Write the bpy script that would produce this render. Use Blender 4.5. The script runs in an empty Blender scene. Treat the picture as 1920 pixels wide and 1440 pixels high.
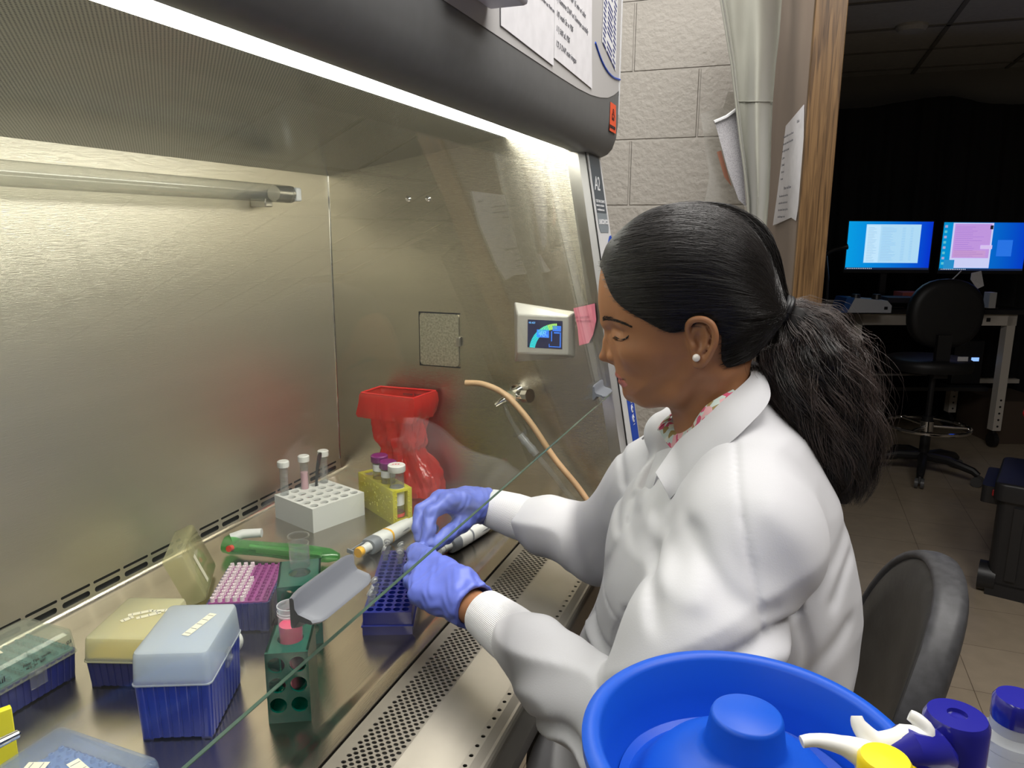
import bpy, bmesh, math, random
import numpy as np
from mathutils import Vector, Matrix, Euler
random.seed(7); rng = np.random.RandomState(7)
C = bpy.context.scene.collection
SC = bpy.context.scene
ZO = 0.85                      # the cabinet's work surface is 0.85 m above the floor; coordinates below are relative to it
PI = math.pi

# ------------------------------------------------------------------ camera
F_PX = 1400.0
CAM = Vector((0.9781, -1.4618, 0.57)); PITCH = math.radians(11.6); YAW = math.radians(20.29); ROLL = math.radians(0.31)
cam_data = bpy.data.cameras.new('camera'); cam = bpy.data.objects.new('camera', cam_data); C.objects.link(cam)
cam_data.sensor_fit = 'HORIZONTAL'; cam_data.sensor_width = 36.0; cam_data.lens = 36.0*F_PX/1920
cam_data.clip_start = 0.02; cam_data.clip_end = 50
cam.location = CAM + Vector((0, 0, ZO))
cam.rotation_euler = (Matrix.Rotation(YAW, 3, 'Z') @ Matrix.Rotation(PI/2-PITCH, 3, 'X') @ Matrix.Rotation(ROLL, 3, 'Z')).to_euler()
SC.camera = cam
SC.view_settings.view_transform = 'Standard'; SC.view_settings.look = 'None'
SC.view_settings.exposure = 0.0; SC.view_settings.gamma = 1.0; SC.view_settings.use_curve_mapping = False
SC.cycles.max_bounces = 10; SC.cycles.transparent_max_bounces = 24; SC.cycles.glossy_bounces = 5
SC.cycles.diffuse_bounces = 4; SC.cycles.caustics_reflective = False; SC.cycles.caustics_refractive = False
SC.cycles.use_denoising = True; SC.cycles.sample_clamp_indirect = 4.0
try:
    SC.cycles.denoiser = 'OPENIMAGEDENOISE'
except Exception:
    pass

# ------------------------------------------------------------------ world and large lights
world = bpy.data.worlds.new('world'); SC.world = world; world.use_nodes = True
world.node_tree.nodes['Background'].inputs[0].default_value = (0.9, 0.93, 1.0, 1)
world.node_tree.nodes['Background'].inputs[1].default_value = 0.42

def area(name, loc, rot, sx, sy, power, color=(1, 1, 1)):
    l = bpy.data.lights.new(name, 'AREA'); l.shape = 'RECTANGLE'; l.size = sx; l.size_y = sy; l.energy = power; l.color = color
    o = bpy.data.objects.new(name, l); o.location = (loc[0], loc[1], loc[2]+ZO); o.rotation_euler = rot; C.objects.link(o); return o
# fluorescent ceiling panels of the lit part of the room, plus one added fill (all outside the frame)
area('ceiling_and_fill_light', (1.05, -0.45, 1.72), (0, 0, 0), 0.6, 1.2, 20, (1.0, 0.97, 0.93))
area('ceiling_and_fill_light', (2.0, -0.7, 1.72), (0, 0, 0), 0.6, 1.2, 24, (1.0, 0.97, 0.93))
area('ceiling_and_fill_light', (0.45, 0.30, 1.72), (0, 0, 0), 0.6, 0.6, 9, (1.0, 0.97, 0.93))  # fill light added to brighten the block wall
area('ceiling_and_fill_light', (0.5, -3.0, 1.72), (0, 0, 0), 0.6, 1.2, 12, (1.0, 0.97, 0.93))

# ------------------------------------------------------------------ pixel -> place helpers (a point on a known plane)
def ray(u, v):
    a0 = (u-960)/F_PX; b0 = (720-v)/F_PX; cr, sr = math.cos(ROLL), math.sin(ROLL); a = cr*a0-sr*b0; b = sr*a0+cr*b0
    fw = math.cos(PITCH)+b*math.sin(PITCH); up = b*math.cos(PITCH)-math.sin(PITCH)
    s, c = math.sin(YAW), math.cos(YAW)
    return Vector((-s*fw+c*a, c*fw+s*a, up))
def at(u, v, x=None, y=None, z=None, D=None):
    d = ray(u, v)
    t = D if D is not None else (x-CAM.x)/d.x if x is not None else (y-CAM.y)/d.y if y is not None else (z-CAM.z)/d.z
    return CAM + d*t

# ------------------------------------------------------------------ materials
def mat(name, col, rough=0.5, metal=0.0, noise=0.0, nscale=20.0, bump=0.0, bscale=80.0, stretch=(1, 1, 1), emis=None, estr=0.0,
        alpha=None, coat=0.0, sss=0.0, spec=0.5, sheen=0.0, col2=None, trans=0.0, aniso=0.0):
    m = bpy.data.materials.new(name); m.use_nodes = True
    nt = m.node_tree; N = nt.nodes; L = nt.links; P = N['Principled BSDF']
    P.inputs['Base Color'].default_value = (*col, 1); P.inputs['Roughness'].default_value = rough; P.inputs['Metallic'].default_value = metal
    P.inputs['Coat Weight'].default_value = coat; P.inputs['Specular IOR Level'].default_value = spec
    P.inputs['Sheen Weight'].default_value = sheen; P.inputs['Transmission Weight'].default_value = trans
    if sss: P.inputs['Subsurface Weight'].default_value = sss; P.inputs['Subsurface Scale'].default_value = 0.01; P.inputs['Subsurface Radius'].default_value = (1, .4, .2)
    if emis: P.inputs['Emission Color'].default_value = (*emis, 1); P.inputs['Emission Strength'].default_value = estr
    if noise or bump:
        tc = N.new('ShaderNodeTexCoord'); mp = N.new('ShaderNodeMapping'); mp.inputs['Scale'].default_value = stretch
        L.new(tc.outputs['Object'], mp.inputs['Vector'])
    if noise:
        nz = N.new('ShaderNodeTexNoise'); nz.inputs['Scale'].default_value = nscale; nz.inputs['Detail'].default_value = 5
        L.new(mp.outputs[0], nz.inputs['Vector'])
        mx = N.new('ShaderNodeMix'); mx.data_type = 'RGBA'
        c2 = col2 if col2 else tuple(max(0, c*(1-noise)) for c in col)
        c1 = col if col2 else tuple(min(1, c*(1+noise*.5)) for c in col)
        mx.inputs['A'].default_value = (*c1, 1); mx.inputs['B'].default_value = (*c2, 1)
        rp = N.new('ShaderNodeMapRange'); rp.inputs[1].default_value = .35; rp.inputs[2].default_value = .65
        L.new(nz.outputs['Fac'], rp.inputs[0]); L.new(rp.outputs[0], mx.inputs['Factor']); L.new(mx.outputs['Result'], P.inputs['Base Color'])
    if bump:
        nb = N.new('ShaderNodeTexNoise'); nb.inputs['Scale'].default_value = bscale; nb.inputs['Detail'].default_value = 4
        L.new(mp.outputs[0], nb.inputs['Vector'])
        bp = N.new('ShaderNodeBump'); bp.inputs['Strength'].default_value = bump; bp.inputs['Distance'].default_value = 0.002
        L.new(nb.outputs['Fac'], bp.inputs['Height']); L.new(bp.outputs[0], P.inputs['Normal'])
    return m

def clear(name, tint=(1, 1, 1), fac=0.04, rough=0.03, haze=0.0, hazecol=(1, 1, 1), ior=1.45):
    """thin clear plastic or glass: see-through tint, Fresnel gloss, optional milky haze"""
    m = bpy.data.materials.new(name); m.use_nodes = True; nt = m.node_tree; N = nt.nodes; L = nt.links
    for n in list(N):
        if n.type != 'OUTPUT_MATERIAL': N.remove(n)
    out = [n for n in N if n.type == 'OUTPUT_MATERIAL'][0]
    tr = N.new('ShaderNodeBsdfTransparent'); tr.inputs[0].default_value = (*tint, 1)
    gl = N.new('ShaderNodeBsdfGlossy'); gl.inputs['Roughness'].default_value = rough
    ge = N.new('ShaderNodeNewGeometry'); dt = N.new('ShaderNodeVectorMath'); dt.operation = 'DOT_PRODUCT'
    L.new(ge.outputs['Normal'], dt.inputs[0]); L.new(ge.outputs['Incoming'], dt.inputs[1])
    ab = N.new('ShaderNodeMath'); ab.operation = 'ABSOLUTE'; L.new(dt.outputs['Value'], ab.inputs[0])
    iv = N.new('ShaderNodeMath'); iv.operation = 'SUBTRACT'; iv.inputs[0].default_value = 1.0; L.new(ab.outputs[0], iv.inputs[1])
    pw = N.new('ShaderNodeMath'); pw.operation = 'POWER'; pw.inputs[1].default_value = 5.0; L.new(iv.outputs[0], pw.inputs[0])
    mul = N.new('ShaderNodeMath'); mul.operation = 'MULTIPLY_ADD'; mul.inputs[1].default_value = 0.96; mul.inputs[2].default_value = fac
    L.new(pw.outputs[0], mul.inputs[0])
    base = tr
    if haze:
        df = N.new('ShaderNodeBsdfDiffuse'); df.inputs[0].default_value = (*hazecol, 1)
        tl = N.new('ShaderNodeBsdfTranslucent'); tl.inputs[0].default_value = (*hazecol, 1)
        ad = N.new('ShaderNodeMixShader'); ad.inputs[0].default_value = .5; L.new(df.outputs[0], ad.inputs[1]); L.new(tl.outputs[0], ad.inputs[2])
        mh = N.new('ShaderNodeMixShader'); mh.inputs[0].default_value = haze
        L.new(tr.outputs[0], mh.inputs[1]); L.new(ad.outputs[0], mh.inputs[2]); base = mh
    mx = N.new('ShaderNodeMixShader'); L.new(mul.outputs[0], mx.inputs[0]); L.new(base.outputs[0], mx.inputs[1]); L.new(gl.outputs[0], mx.inputs[2])
    L.new(mx.outputs[0], out.inputs[0])
    return m

M = {}
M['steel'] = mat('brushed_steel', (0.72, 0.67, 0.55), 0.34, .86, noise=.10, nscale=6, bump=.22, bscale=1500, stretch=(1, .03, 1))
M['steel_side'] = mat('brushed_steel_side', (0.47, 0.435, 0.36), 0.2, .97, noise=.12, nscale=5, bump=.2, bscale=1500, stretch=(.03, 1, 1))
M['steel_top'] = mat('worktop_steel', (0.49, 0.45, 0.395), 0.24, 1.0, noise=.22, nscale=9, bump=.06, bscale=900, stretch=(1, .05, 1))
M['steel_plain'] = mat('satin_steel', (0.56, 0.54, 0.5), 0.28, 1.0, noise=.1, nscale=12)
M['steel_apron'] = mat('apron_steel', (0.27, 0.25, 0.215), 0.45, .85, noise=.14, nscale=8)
M['chrome'] = mat('chrome', (0.8, 0.8, 0.8), 0.08, 1.0)
M['dark_void'] = mat('dark_cavity', (0.012, 0.012, 0.012), 0.7)
M['head_grey'] = mat('dark_grey_paint', (0.155, 0.158, 0.16), 0.42, noise=.04, nscale=60)
M['light_grey'] = mat('light_grey_paint', (0.55, 0.54, 0.535), 0.5)
M['white_paint'] = mat('white_paint', (0.78, 0.79, 0.80), 0.35)
M['blue_panel'] = mat('blue_panel', (0.01, 0.08, 0.55), 0.35)
M['navy'] = mat('navy_print', (0.01, 0.03, 0.25), 0.35)
M['label_grey'] = mat('grey_label', (0.09, 0.11, 0.13), 0.4)
M['label_grey2'] = mat('mid_grey_label', (0.26, 0.30, 0.33), 0.4)
M['ink'] = mat('black_ink', (0.02, 0.02, 0.025), 0.6)
M['grey_ink'] = mat('grey_ink', (0.2, 0.2, 0.22), 0.6)
M['white_ink'] = mat('white_ink', (0.85, 0.86, 0.88), 0.5)
M['paper'] = mat('paper', (0.80, 0.79, 0.82), 0.8, noise=.05, nscale=40, bump=.2, bscale=12)
M['pink_paper'] = mat('pink_paper', (0.85, 0.25, 0.33), 0.7, bump=.3, bscale=20)
M['orange'] = mat('orange_sticker', (0.95, 0.12, 0.04), 0.5)
M['lamp'] = mat('lamp_glow', (1, 1, 1), 0.5, emis=(1.0, 0.975, 0.885), estr=14.0)
M['glass'] = clear('sash_glass', (0.97, 0.985, 0.97), 0.028, 0.0, haze=0.012, hazecol=(.85, .9, .85))
M['glass_edge'] = mat('glass_edge_green', (0.07, 0.13, 0.095), 0.2, spec=.8)
M['clear'] = clear('clear_plastic', (0.95, 0.96, 0.96), 0.04, 0.08, haze=.10)
M['clear_tube'] = clear('quartz_tube', (0.93, 0.93, 0.90), 0.05, 0.05, haze=.18, hazecol=(.8, .8, .75))
M['grey_plastic'] = mat('grey_plastic', (0.22, 0.235, 0.265), 0.38)
M['white_plastic'] = mat('white_plastic', (0.80, 0.80, 0.78), 0.35)
M['black_plastic'] = mat('black_plastic', (0.015, 0.015, 0.017), 0.4)
M['rubber_tan'] = mat('tan_rubber', (0.62, 0.40, 0.22), 0.5, noise=.1, nscale=30)

# ------------------------------------------------------------------ mesh building
class MB:
    """collects shapes (design coordinates) for ONE mesh"""
    def __init__(s): s.v = []; s.f = []; s.mi = []; s.cur = 0
    def add(s, vs, fs, mi=None):
        b = len(s.v); s.v += [tuple(p) for p in vs]; s.f += [tuple(b+i for i in f) for f in fs]
        s.mi += [s.cur if mi is None else mi]*len(fs); return s
    def box(s, x0, x1, y0, y1, z0, z1, T=None, taper=0.0):
        xs = (x0, x1); ys = (y0, y1); cx, cy = (x0+x1)/2, (y0+y1)/2
        vs = []
        for k, z in enumerate((z0, z1)):
            q = 1-(taper if k == 0 else 0)
            for x, y in ((x0, y0), (x1, y0), (x1, y1), (x0, y1)): vs.append(Vector((cx+(x-cx)*q, cy+(y-cy)*q, z)))
        if T is not None: vs = [T @ p for p in vs]
        return s.add(vs, [(0, 3, 2, 1), (4, 5, 6, 7), (0, 1, 5, 4), (1, 2, 6, 5), (2, 3, 7, 6), (3, 0, 4, 7)])
    def rbox(s, x0, x1, y0, y1, z0, z1, r=.005, n=4, T=None, rz=0.0, q0=1.0, cap0=True, cap1=True):
        """box with rounded vertical corners (and softened top edge rz)"""
        cx, cy = (x0+x1)/2, (y0+y1)/2; hx, hy = (x1-x0)/2, (y1-y0)/2
        def ring(inset, z, q=1.0):
            out = []
            rr = max(r-inset, 1e-4)
            for k, (sx, sy) in enumerate(((1, 1), (-1, 1), (-1, -1), (1, -1))):
                for i in range(n+1):
                    a = PI/2*(k+i/n)
                    out.append(Vector((cx+q*(sx*(hx-inset-rr)+rr*math.cos(a)), cy+q*(sy*(hy-inset-rr)+rr*math.sin(a)), z)))
            return out
        rings = [ring(0, z0, q0)]
        if rz > 0:
            rings.append(ring(0, z1-rz))
            for i in range(1, 4):
                a = PI/2*i/3; rings.append(ring(rz*(1-math.cos(a)), z1-rz+rz*math.sin(a)))
        else: rings.append(ring(0, z1))
        return s.loft(rings, T=T, cap0=cap0, cap1=cap1)
    def loft(s, rings, closed=True, cap0=True, cap1=True, T=None):
        n = len(rings[0]); vs = [p for r in rings for p in r]
        if T is not None: vs = [T @ Vector(p) for p in vs]
        fs = []
        for i in range(len(rings)-1):
            for j in range(n if closed else n-1):
                k = (j+1) % n; fs.append((i*n+j, i*n+k, (i+1)*n+k, (i+1)*n+j))
        if cap0: fs.append(tuple(range(n))[::-1])
        if cap1: fs.append(tuple((len(rings)-1)*n+j for j in range(n)))
        return s.add(vs, fs)
    def cyl(s, p0, p1, r0, r1=None, n=24, cap=True):
        return s.tube([p0, p1], [r0, r0 if r1 is None else r1], n, cap)
    def tube(s, path, radii, n=10, cap=True, flat=1.0, up=None):
        P = [Vector(p) for p in path]
        if not hasattr(radii, '__len__'): radii = [radii]*len(P)
        rings = []; prev = None
        for i, p in enumerate(P):
            t = (P[min(i+1, len(P)-1)]-P[max(i-1, 0)]).normalized()
            if prev is None:
                a = Vector(up) if up is not None else (Vector((0, 0, 1)) if abs(t.z) < .9 else Vector((1, 0, 0)))
            else: a = prev
            nn = (a-t*a.dot(t)).normalized(); bb = t.cross(nn); prev = nn
            rings.append([p+nn*radii[i]*math.cos(2*PI*j/n)*flat+bb*radii[i]*math.sin(2*PI*j/n) for j in range(n)])
        return s.loft(rings, cap0=cap, cap1=cap)
    def lathe(s, prof, n=32, c=(0, 0, 0), T=None, cap0=True, cap1=True):
        rings = [[Vector((c[0]+r*math.cos(2*PI*j/n), c[1]+r*math.sin(2*PI*j/n), c[2]+z)) for j in range(n)] for r, z in prof]
        return s.loft(rings, T=T, cap0=cap0, cap1=cap1)
    def prism(s, pts, a, b, axis='y', T=None):
        """polygon pts (2D) extruded along axis from a to b"""
        def mk(p, w): return Vector((p[0], w, p[1])) if axis == 'y' else Vector((w, p[0], p[1])) if axis == 'x' else Vector((p[0], p[1], w))
        return s.loft([[mk(p, a) for p in pts], [mk(p, b) for p in pts]], T=T)
    def quad(s, a, b, c, d): return s.add([a, b, c, d], [(0, 1, 2, 3)])
    def sph(s, c, r, n=16, m=10, sc=(1, 1, 1)):
        rings = [[Vector((c[0]+r*sc[0]*math.sin(PI*i/m)*math.cos(2*PI*j/n), c[1]+r*sc[1]*math.sin(PI*i/m)*math.sin(2*PI*j/n), c[2]-r*sc[2]*math.cos(PI*i/m))) for j in range(n)] for i in range(1, m)]
        return s.loft(rings)

def smooth(me, ang=35):
    me.polygons.foreach_set('use_smooth', [True]*len(me.polygons))
    try: me.set_sharp_from_angle(angle=math.radians(ang))
    except Exception: pass

def thing(name, label, cat, loc=(0, 0, 0), group=None, rotz=0.0):
    o = bpy.data.objects.new(name, None); o.empty_display_size = .05; C.objects.link(o)
    o.location = (loc[0], loc[1], loc[2]+ZO); o.rotation_euler = (0, 0, rotz)
    o['label'] = label; o['category'] = cat
    if group: o['group'] = group
    o['zz_o'] = list(loc)
    return o

def part(name, mb, m, parent=None, ang=35, label=None, local=False, sm=True, bev=0, flip=True):
    """one mesh object; vertices are design coordinates unless local"""
    me = bpy.data.meshes.new(name)
    root = parent
    while root is not None and root.parent is not None: root = root.parent
    off = Vector((0, 0, 0)) if (local or root is None) else Vector(root['zz_o'])
    vs = [(p[0]-off.x, p[1]-off.y, p[2]-off.z) for p in mb.v]
    me.from_pydata(vs, [], mb.f)
    ms = m if isinstance(m, (list, tuple)) else [m]
    for q in ms: me.materials.append(q)
    if len(ms) > 1: me.polygons.foreach_set('material_index', mb.mi)
    me.update()
    if flip:
        bm = bmesh.new(); bm.from_mesh(me); bmesh.ops.recalc_face_normals(bm, faces=bm.faces); bm.to_mesh(me); bm.free()
    if sm: smooth(me, ang)
    o = bpy.data.objects.new(name, me); C.objects.link(o)
    if parent is not None: o.parent = parent
    else: o.location = (0, 0, ZO); o['zz_o'] = [0, 0, 0]
    if label: o['label'] = label
    if bev:
        b = o.modifiers.new('bevel', 'BEVEL'); b.width = bev; b.segments = 2; b.limit_method = 'ANGLE'; b.angle_limit = math.radians(40)
    return o

def solo(name, mb, m, label, cat, group=None, base=None, **k):
    """a thing that is one mesh"""
    base = Vector(base) if base is not None else Vector((0, 0, 0))
    mb.v = [tuple(Vector(p)-base) for p in mb.v]
    o = part(name, mb, m, None, **k); o.location = (base.x, base.y, base.z+ZO)
    o['label'] = label; o['category'] = cat
    if group: o['group'] = group
    o['zz_o'] = list(base)
    return o

def struct(name, mb, m, **k):
    o = part(name, mb, m, None, **k); o['kind'] = 'structure'; return o

def dup(root, loc, rotz=None, label=None, group=None, rot=None):
    def rec(o, par):
        c = o.copy(); C.objects.link(c); c.parent = par
        for ch in list(o.children): rec(ch, c)
        return c
    kids = list(root.children)
    c = root.copy(); C.objects.link(c)
    for ch in kids: rec(ch, c)
    c.location = (loc[0], loc[1], loc[2]+ZO); c['zz_o'] = list(loc)
    if rotz is not None: c.rotation_euler = (0, 0, rotz)
    if rot is not None: c.rotation_euler = rot
    if label: c['label'] = label
    if group: c['group'] = group
    return c

def text_mb(txt, size, T, shear=0.0, spacing=1.0, thick=0.0002, align='LEFT', bold=0.0):
    """lettering as flat geometry in the XY plane of matrix T"""
    cu = bpy.data.curves.new('txt', 'FONT'); cu.body = txt; cu.size = size; cu.extrude = thick; cu.shear = shear
    cu.space_character = spacing; cu.align_x = align; cu.resolution_u = 3; cu.offset = bold
    ob = bpy.data.objects.new('txt', cu)
    me = bpy.data.meshes.new_from_object(ob)
    mb = MB(); mb.add([T @ v.co for v in me.vertices], [tuple(p.vertices) for p in me.polygons])
    bpy.data.objects.remove(ob); bpy.data.curves.remove(cu); bpy.data.meshes.remove(me)
    return mb
def merge(a, b):
    a.add(b.v, b.f); return a
def frame(o, ex, ey):
    """matrix whose X, Y axes are ex, ey and origin o"""
    ex = Vector(ex).normalized(); ey = Vector(ey); ey = (ey-ex*ey.dot(ex)).normalized(); ez = ex.cross(ey)
    m = Matrix.Identity(4)
    for i in range(3): m[i][0] = ex[i]; m[i][1] = ey[i]; m[i][2] = ez[i]; m[i][3] = o[i]
    return m
def smoothpath(pts, n=8):
    P = [Vector(p) for p in pts]; out = []
    for i in range(len(P)-1):
        p0 = P[max(i-1, 0)]; p1 = P[i]; p2 = P[i+1]; p3 = P[min(i+2, len(P)-1)]
        for k in range(n):
            t = k/n; out.append(.5*((2*p1)+(p2-p0)*t+(2*p0-5*p1+4*p2-p3)*t*t+(3*p1-p0-3*p2+p3)*t**3))
    out.append(P[-1]); return out
def interp(xs, ys, q): return float(np.interp(q, xs, ys))
# ================================================================== the setting
def brick_mat():
    m = mat('painted_block', (0.53, 0.50, 0.45), 0.55); nt = m.node_tree; N = nt.nodes; L = nt.links; P = N['Principled BSDF']
    tc = N.new('ShaderNodeTexCoord'); mp = N.new('ShaderNodeMapping'); mp.inputs['Rotation'].default_value = (PI/2, 0, 0)
    L.new(tc.outputs['Object'], mp.inputs[0])
    sx = N.new('ShaderNodeSeparateXYZ'); L.new(tc.outputs['Object'], sx.inputs[0])
    cb = N.new('ShaderNodeCombineXYZ'); L.new(sx.outputs[0], cb.inputs[0]); L.new(sx.outputs[2], cb.inputs[1])
    ad = N.new('ShaderNodeVectorMath'); ad.operation = 'ADD'; ad.inputs[1].default_value = (.41*13-.057, .2035*20-.040, 0); L.new(cb.outputs[0], ad.inputs[0])
    br = N.new('ShaderNodeTexBrick'); br.inputs['Scale'].default_value = 1.0; br.inputs['Brick Width'].default_value = .41; br.inputs['Row Height'].default_value = .2035
    br.inputs['Mortar Size'].default_value = .0045; br.inputs['Mortar Smooth'].default_value = .6
    L.new(ad.outputs[0], br.inputs['Vector'])
    nz = N.new('ShaderNodeTexNoise'); nz.inputs['Scale'].default_value = 55; nz.inputs['Detail'].default_value = 5; L.new(tc.outputs['Object'], nz.inputs[0])
    mt = N.new('ShaderNodeMath'); mt.operation = 'MULTIPLY_ADD'; mt.inputs[1].default_value = -1.2
    L.new(br.outputs['Fac'], mt.inputs[0]); L.new(nz.outputs['Fac'], mt.inputs[2])
    bp = N.new('ShaderNodeBump'); bp.inputs['Strength'].default_value = .8; bp.inputs['Distance'].default_value = .006
    L.new(mt.outputs[0], bp.inputs['Height']); L.new(bp.outputs[0], P.inputs['Normal'])
    return m
M['block'] = brick_mat()
def tile_mat():
    m = mat('vinyl_tile', (0.37, 0.30, 0.22), 0.35); nt = m.node_tree; N = nt.nodes; L = nt.links; P = N['Principled BSDF']
    tc = N.new('ShaderNodeTexCoord'); br = N.new('ShaderNodeTexBrick'); br.offset = 0; br.inputs['Scale'].default_value = 1
    mp = N.new('ShaderNodeMapping'); mp.inputs['Location'].default_value = (5.09, 5.06, 0); L.new(tc.outputs['Object'], mp.inputs[0])
    br.inputs['Brick Width'].default_value = .305; br.inputs['Row Height'].default_value = .305; br.inputs['Mortar Size'].default_value = .0012
    br.inputs['Color1'].default_value = (.47, .385, .285, 1); br.inputs['Color2'].default_value = (.43, .35, .255, 1); br.inputs['Mortar'].default_value = (.16, .12, .085, 1)
    L.new(mp.outputs[0], br.inputs['Vector'])
    nz = N.new('ShaderNodeTexNoise'); nz.inputs['Scale'].default_value = 14; nz.inputs['Detail'].default_value = 8; L.new(tc.outputs['Object'], nz.inputs[0])
    mx = N.new('ShaderNodeMix'); mx.data_type = 'RGBA'; mx.blend_type = 'MULTIPLY'; mx.inputs['Factor'].default_value = .35
    L.new(br.outputs['Color'], mx.inputs['A']); L.new(nz.outputs['Color'], mx.inputs['B'])
    nz2 = N.new('ShaderNodeMapRange'); nz2.inputs[1].default_value = .3; nz2.inputs[2].default_value = .7; nz2.inputs[3].default_value = .7; nz2.inputs[4].default_value = 1.1
    L.new(nz.outputs['Fac'], nz2.inputs[0]); L.new(nz2.outputs[0], mx.inputs['B'])
    L.new(mx.outputs['Result'], P.inputs['Base Color']); return m
M['tile'] = tile_mat()
def wood_mat():
    m = mat('varnished_oak', (0.42, 0.22, 0.08), 0.35); nt = m.node_tree; N = nt.nodes; L = nt.links; P = N['Principled BSDF']
    tc = N.new('ShaderNodeTexCoord'); mp = N.new('ShaderNodeMapping'); mp.inputs['Scale'].default_value = (14, 14, .55); L.new(tc.outputs['Object'], mp.inputs[0])
    nz = N.new('ShaderNodeTexNoise'); nz.inputs['Scale'].default_value = 9; nz.inputs['Detail'].default_value = 8; nz.inputs['Distortion'].default_value = 1.2; L.new(mp.outputs[0], nz.inputs[0])
    cr = N.new('ShaderNodeValToRGB'); e = cr.color_ramp.elements; e[0].position = .35; e[0].color = (.065, .034, .014, 1); e[1].position = .64; e[1].color = (.20, .115, .048, 1)
    L.new(nz.outputs['Fac'], cr.inputs[0]); L.new(cr.outputs[0], P.inputs['Base Color']); return m
M['wood'] = wood_mat()
M['dark_wall'] = mat('dark_wall_paint', (0.25, 0.24, 0.22), 0.7)
M['panel_paint'] = mat('taupe_panel', (0.30, 0.235, 0.19), 0.45, noise=.15, nscale=5, stretch=(1, 1, .3))
M['ceiling'] = mat('ceiling_tile', (0.62, 0.61, 0.58), 0.9, noise=.06, nscale=50)
M['black_cloth'] = mat('black_curtain_cloth', (0.008, 0.008, 0.010), 0.85)
FZ = -ZO
b = MB(); b.box(-1.2, 5.2, -4.6, 6.3, FZ-.1, FZ); struct('floor', b, M['tile'], sm=False)
b = MB(); b.box(-1.2, 5.2, -4.6, 6.3, 1.75, 1.85); struct('ceiling', b, M['ceiling'], sm=False)
b = MB(); b.box(-1.2, 0.905, 1.0, 1.12, FZ, 1.75); struct('wall_block', b, M['block'], sm=False)
b = MB(); b.box(-1.2, -1.1, -4.6, 1.0, FZ, 1.75); struct('wall_left', b, M['block'], sm=False)
b = MB(); b.box(-1.2, 5.2, -4.6, -4.5, FZ, 1.75); struct('wall_rear', b, M['dark_wall'], sm=False)
b = MB(); b.box(5.1, 5.2, -4.5, 6.3, FZ, 1.75); struct('wall_right', b, M['dark_wall'], sm=False)
b = MB(); b.box(0.905, 5.2, 5.2, 5.3, FZ, 1.75); struct('wall_far', b, M['dark_wall'], sm=False)
b = MB(); b.box(0.0, 0.905, 1.12, 1.2, FZ, 1.75); b.box(.80, .905, 1.2, 5.2, FZ, 1.75); struct('wall_dark_room', b, M['dark_wall'], sm=False)
# stub wall beside the opening, with its wooden end trim
pA, pB = Vector((.884, 1.0)), Vector((.985, .56))
tdir = (pB-pA).normalized(); ndir = Vector((-tdir.y, tdir.x))
if ndir.x < 0: ndir = -ndir
b = MB(); pts = [pA, pB, pB+ndir*.065, pA+ndir*.065]
b.prism([(p.x, p.y) for p in pts], FZ, 1.75, 'z'); struct('wall_stub', b, M['panel_paint'], sm=False)
b = MB(); q0 = pB-ndir*.004; pts = [q0, q0+tdir*.018, q0+tdir*.018+ndir*.072, q0+ndir*.072]
b.prism([(p.x, p.y) for p in pts], FZ, 1.75, 'z'); struct('trim_1', b, M['wood'], sm=False, bev=.002)

# ================================================================== biosafety cabinet
Y0, Y1 = -1.83, 0.0
cab = thing('safety_cabinet', 'large stainless steel biosafety cabinet with grey front head, lit inside', 'safety cabinet', (0.3, -0.6, FZ))
def P_(name, b, m, par=None, **k): return part(name, b, m, par or cab, **k)
# back panel with the slotted foot
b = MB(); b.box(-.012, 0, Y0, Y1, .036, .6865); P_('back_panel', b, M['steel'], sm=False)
def slot_strip(p0, p1, zy, sl, gap, hgt, w):
    """flat strip in plane through p0 (bottom) and p1 (top), spanning Y0..Y1, pierced by round-ended slots"""
    p0 = Vector(p0); p1 = Vector(p1); up = p1-p0; H = up.length; up.normalize(); mb = MB()
    cyc = sl+gap; n = int((Y1-Y0)/cyc)
    y = Y1-.01
    edges = []
    def P(yy, h): return (p0.x+up.x*h, yy, p0.z+up.z*h)
    mb.quad(P(Y1, 0), P(Y1, H), P(y, H), P(y, 0))
    a = (H-hgt)/2
    while y-cyc > Y0:
        y1 = y-gap; yc = y-cyc
        mb.quad(P(y, 0), P(y, H), P(y1, H), P(y1, 0))
        # bars above and below the slot, rounded ends
        r = hgt/2; k = 6
        outer_t = []; inner_t = []
        ang = [PI/2*i/k for i in range(k+1)]
        top = [(y1-r+r*math.sin(PI/2-t), H/2+r*math.cos(PI/2-t)) for t in ang]          # right end going up
        topl = [(yc+r-r*math.sin(t), H/2+r*math.cos(t)) for t in ang]
        line = top+topl
        for i in range(len(line)-1):
            (ya, ha), (yb, hb) = line[i], line[i+1]
            mb.quad(P(ya, H), P(yb, H), P(yb, hb), P(ya, ha)); mb.quad(P(ya, 0), P(ya, H-ha), P(yb, H-hb), P(yb, 0))
        y = yc
    mb.quad(P(y, 0), P(y, H), P(Y0, H), P(Y0, 0))
    return mb
P_('slotted_strip', slot_strip((.0005, 0, .0285), (0.0, 0, .036), 0, .050, .006, .0042, 0), M['steel'], sm=False, flip=False)
P_('slotted_coving', slot_strip((.003, 0, .012), (.0005, 0, .0285), 0, .047, .009, .0085, 0), M['steel'], sm=False, flip=False)
b = MB(); b.prism([(-.012, .036), (-.012, -.01), (.002, -.01), (.0015, .010), (-.004, .014), (-.004, .036)], Y0, Y1); P_('rear_duct', b, M['dark_void'], sm=False)
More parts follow.
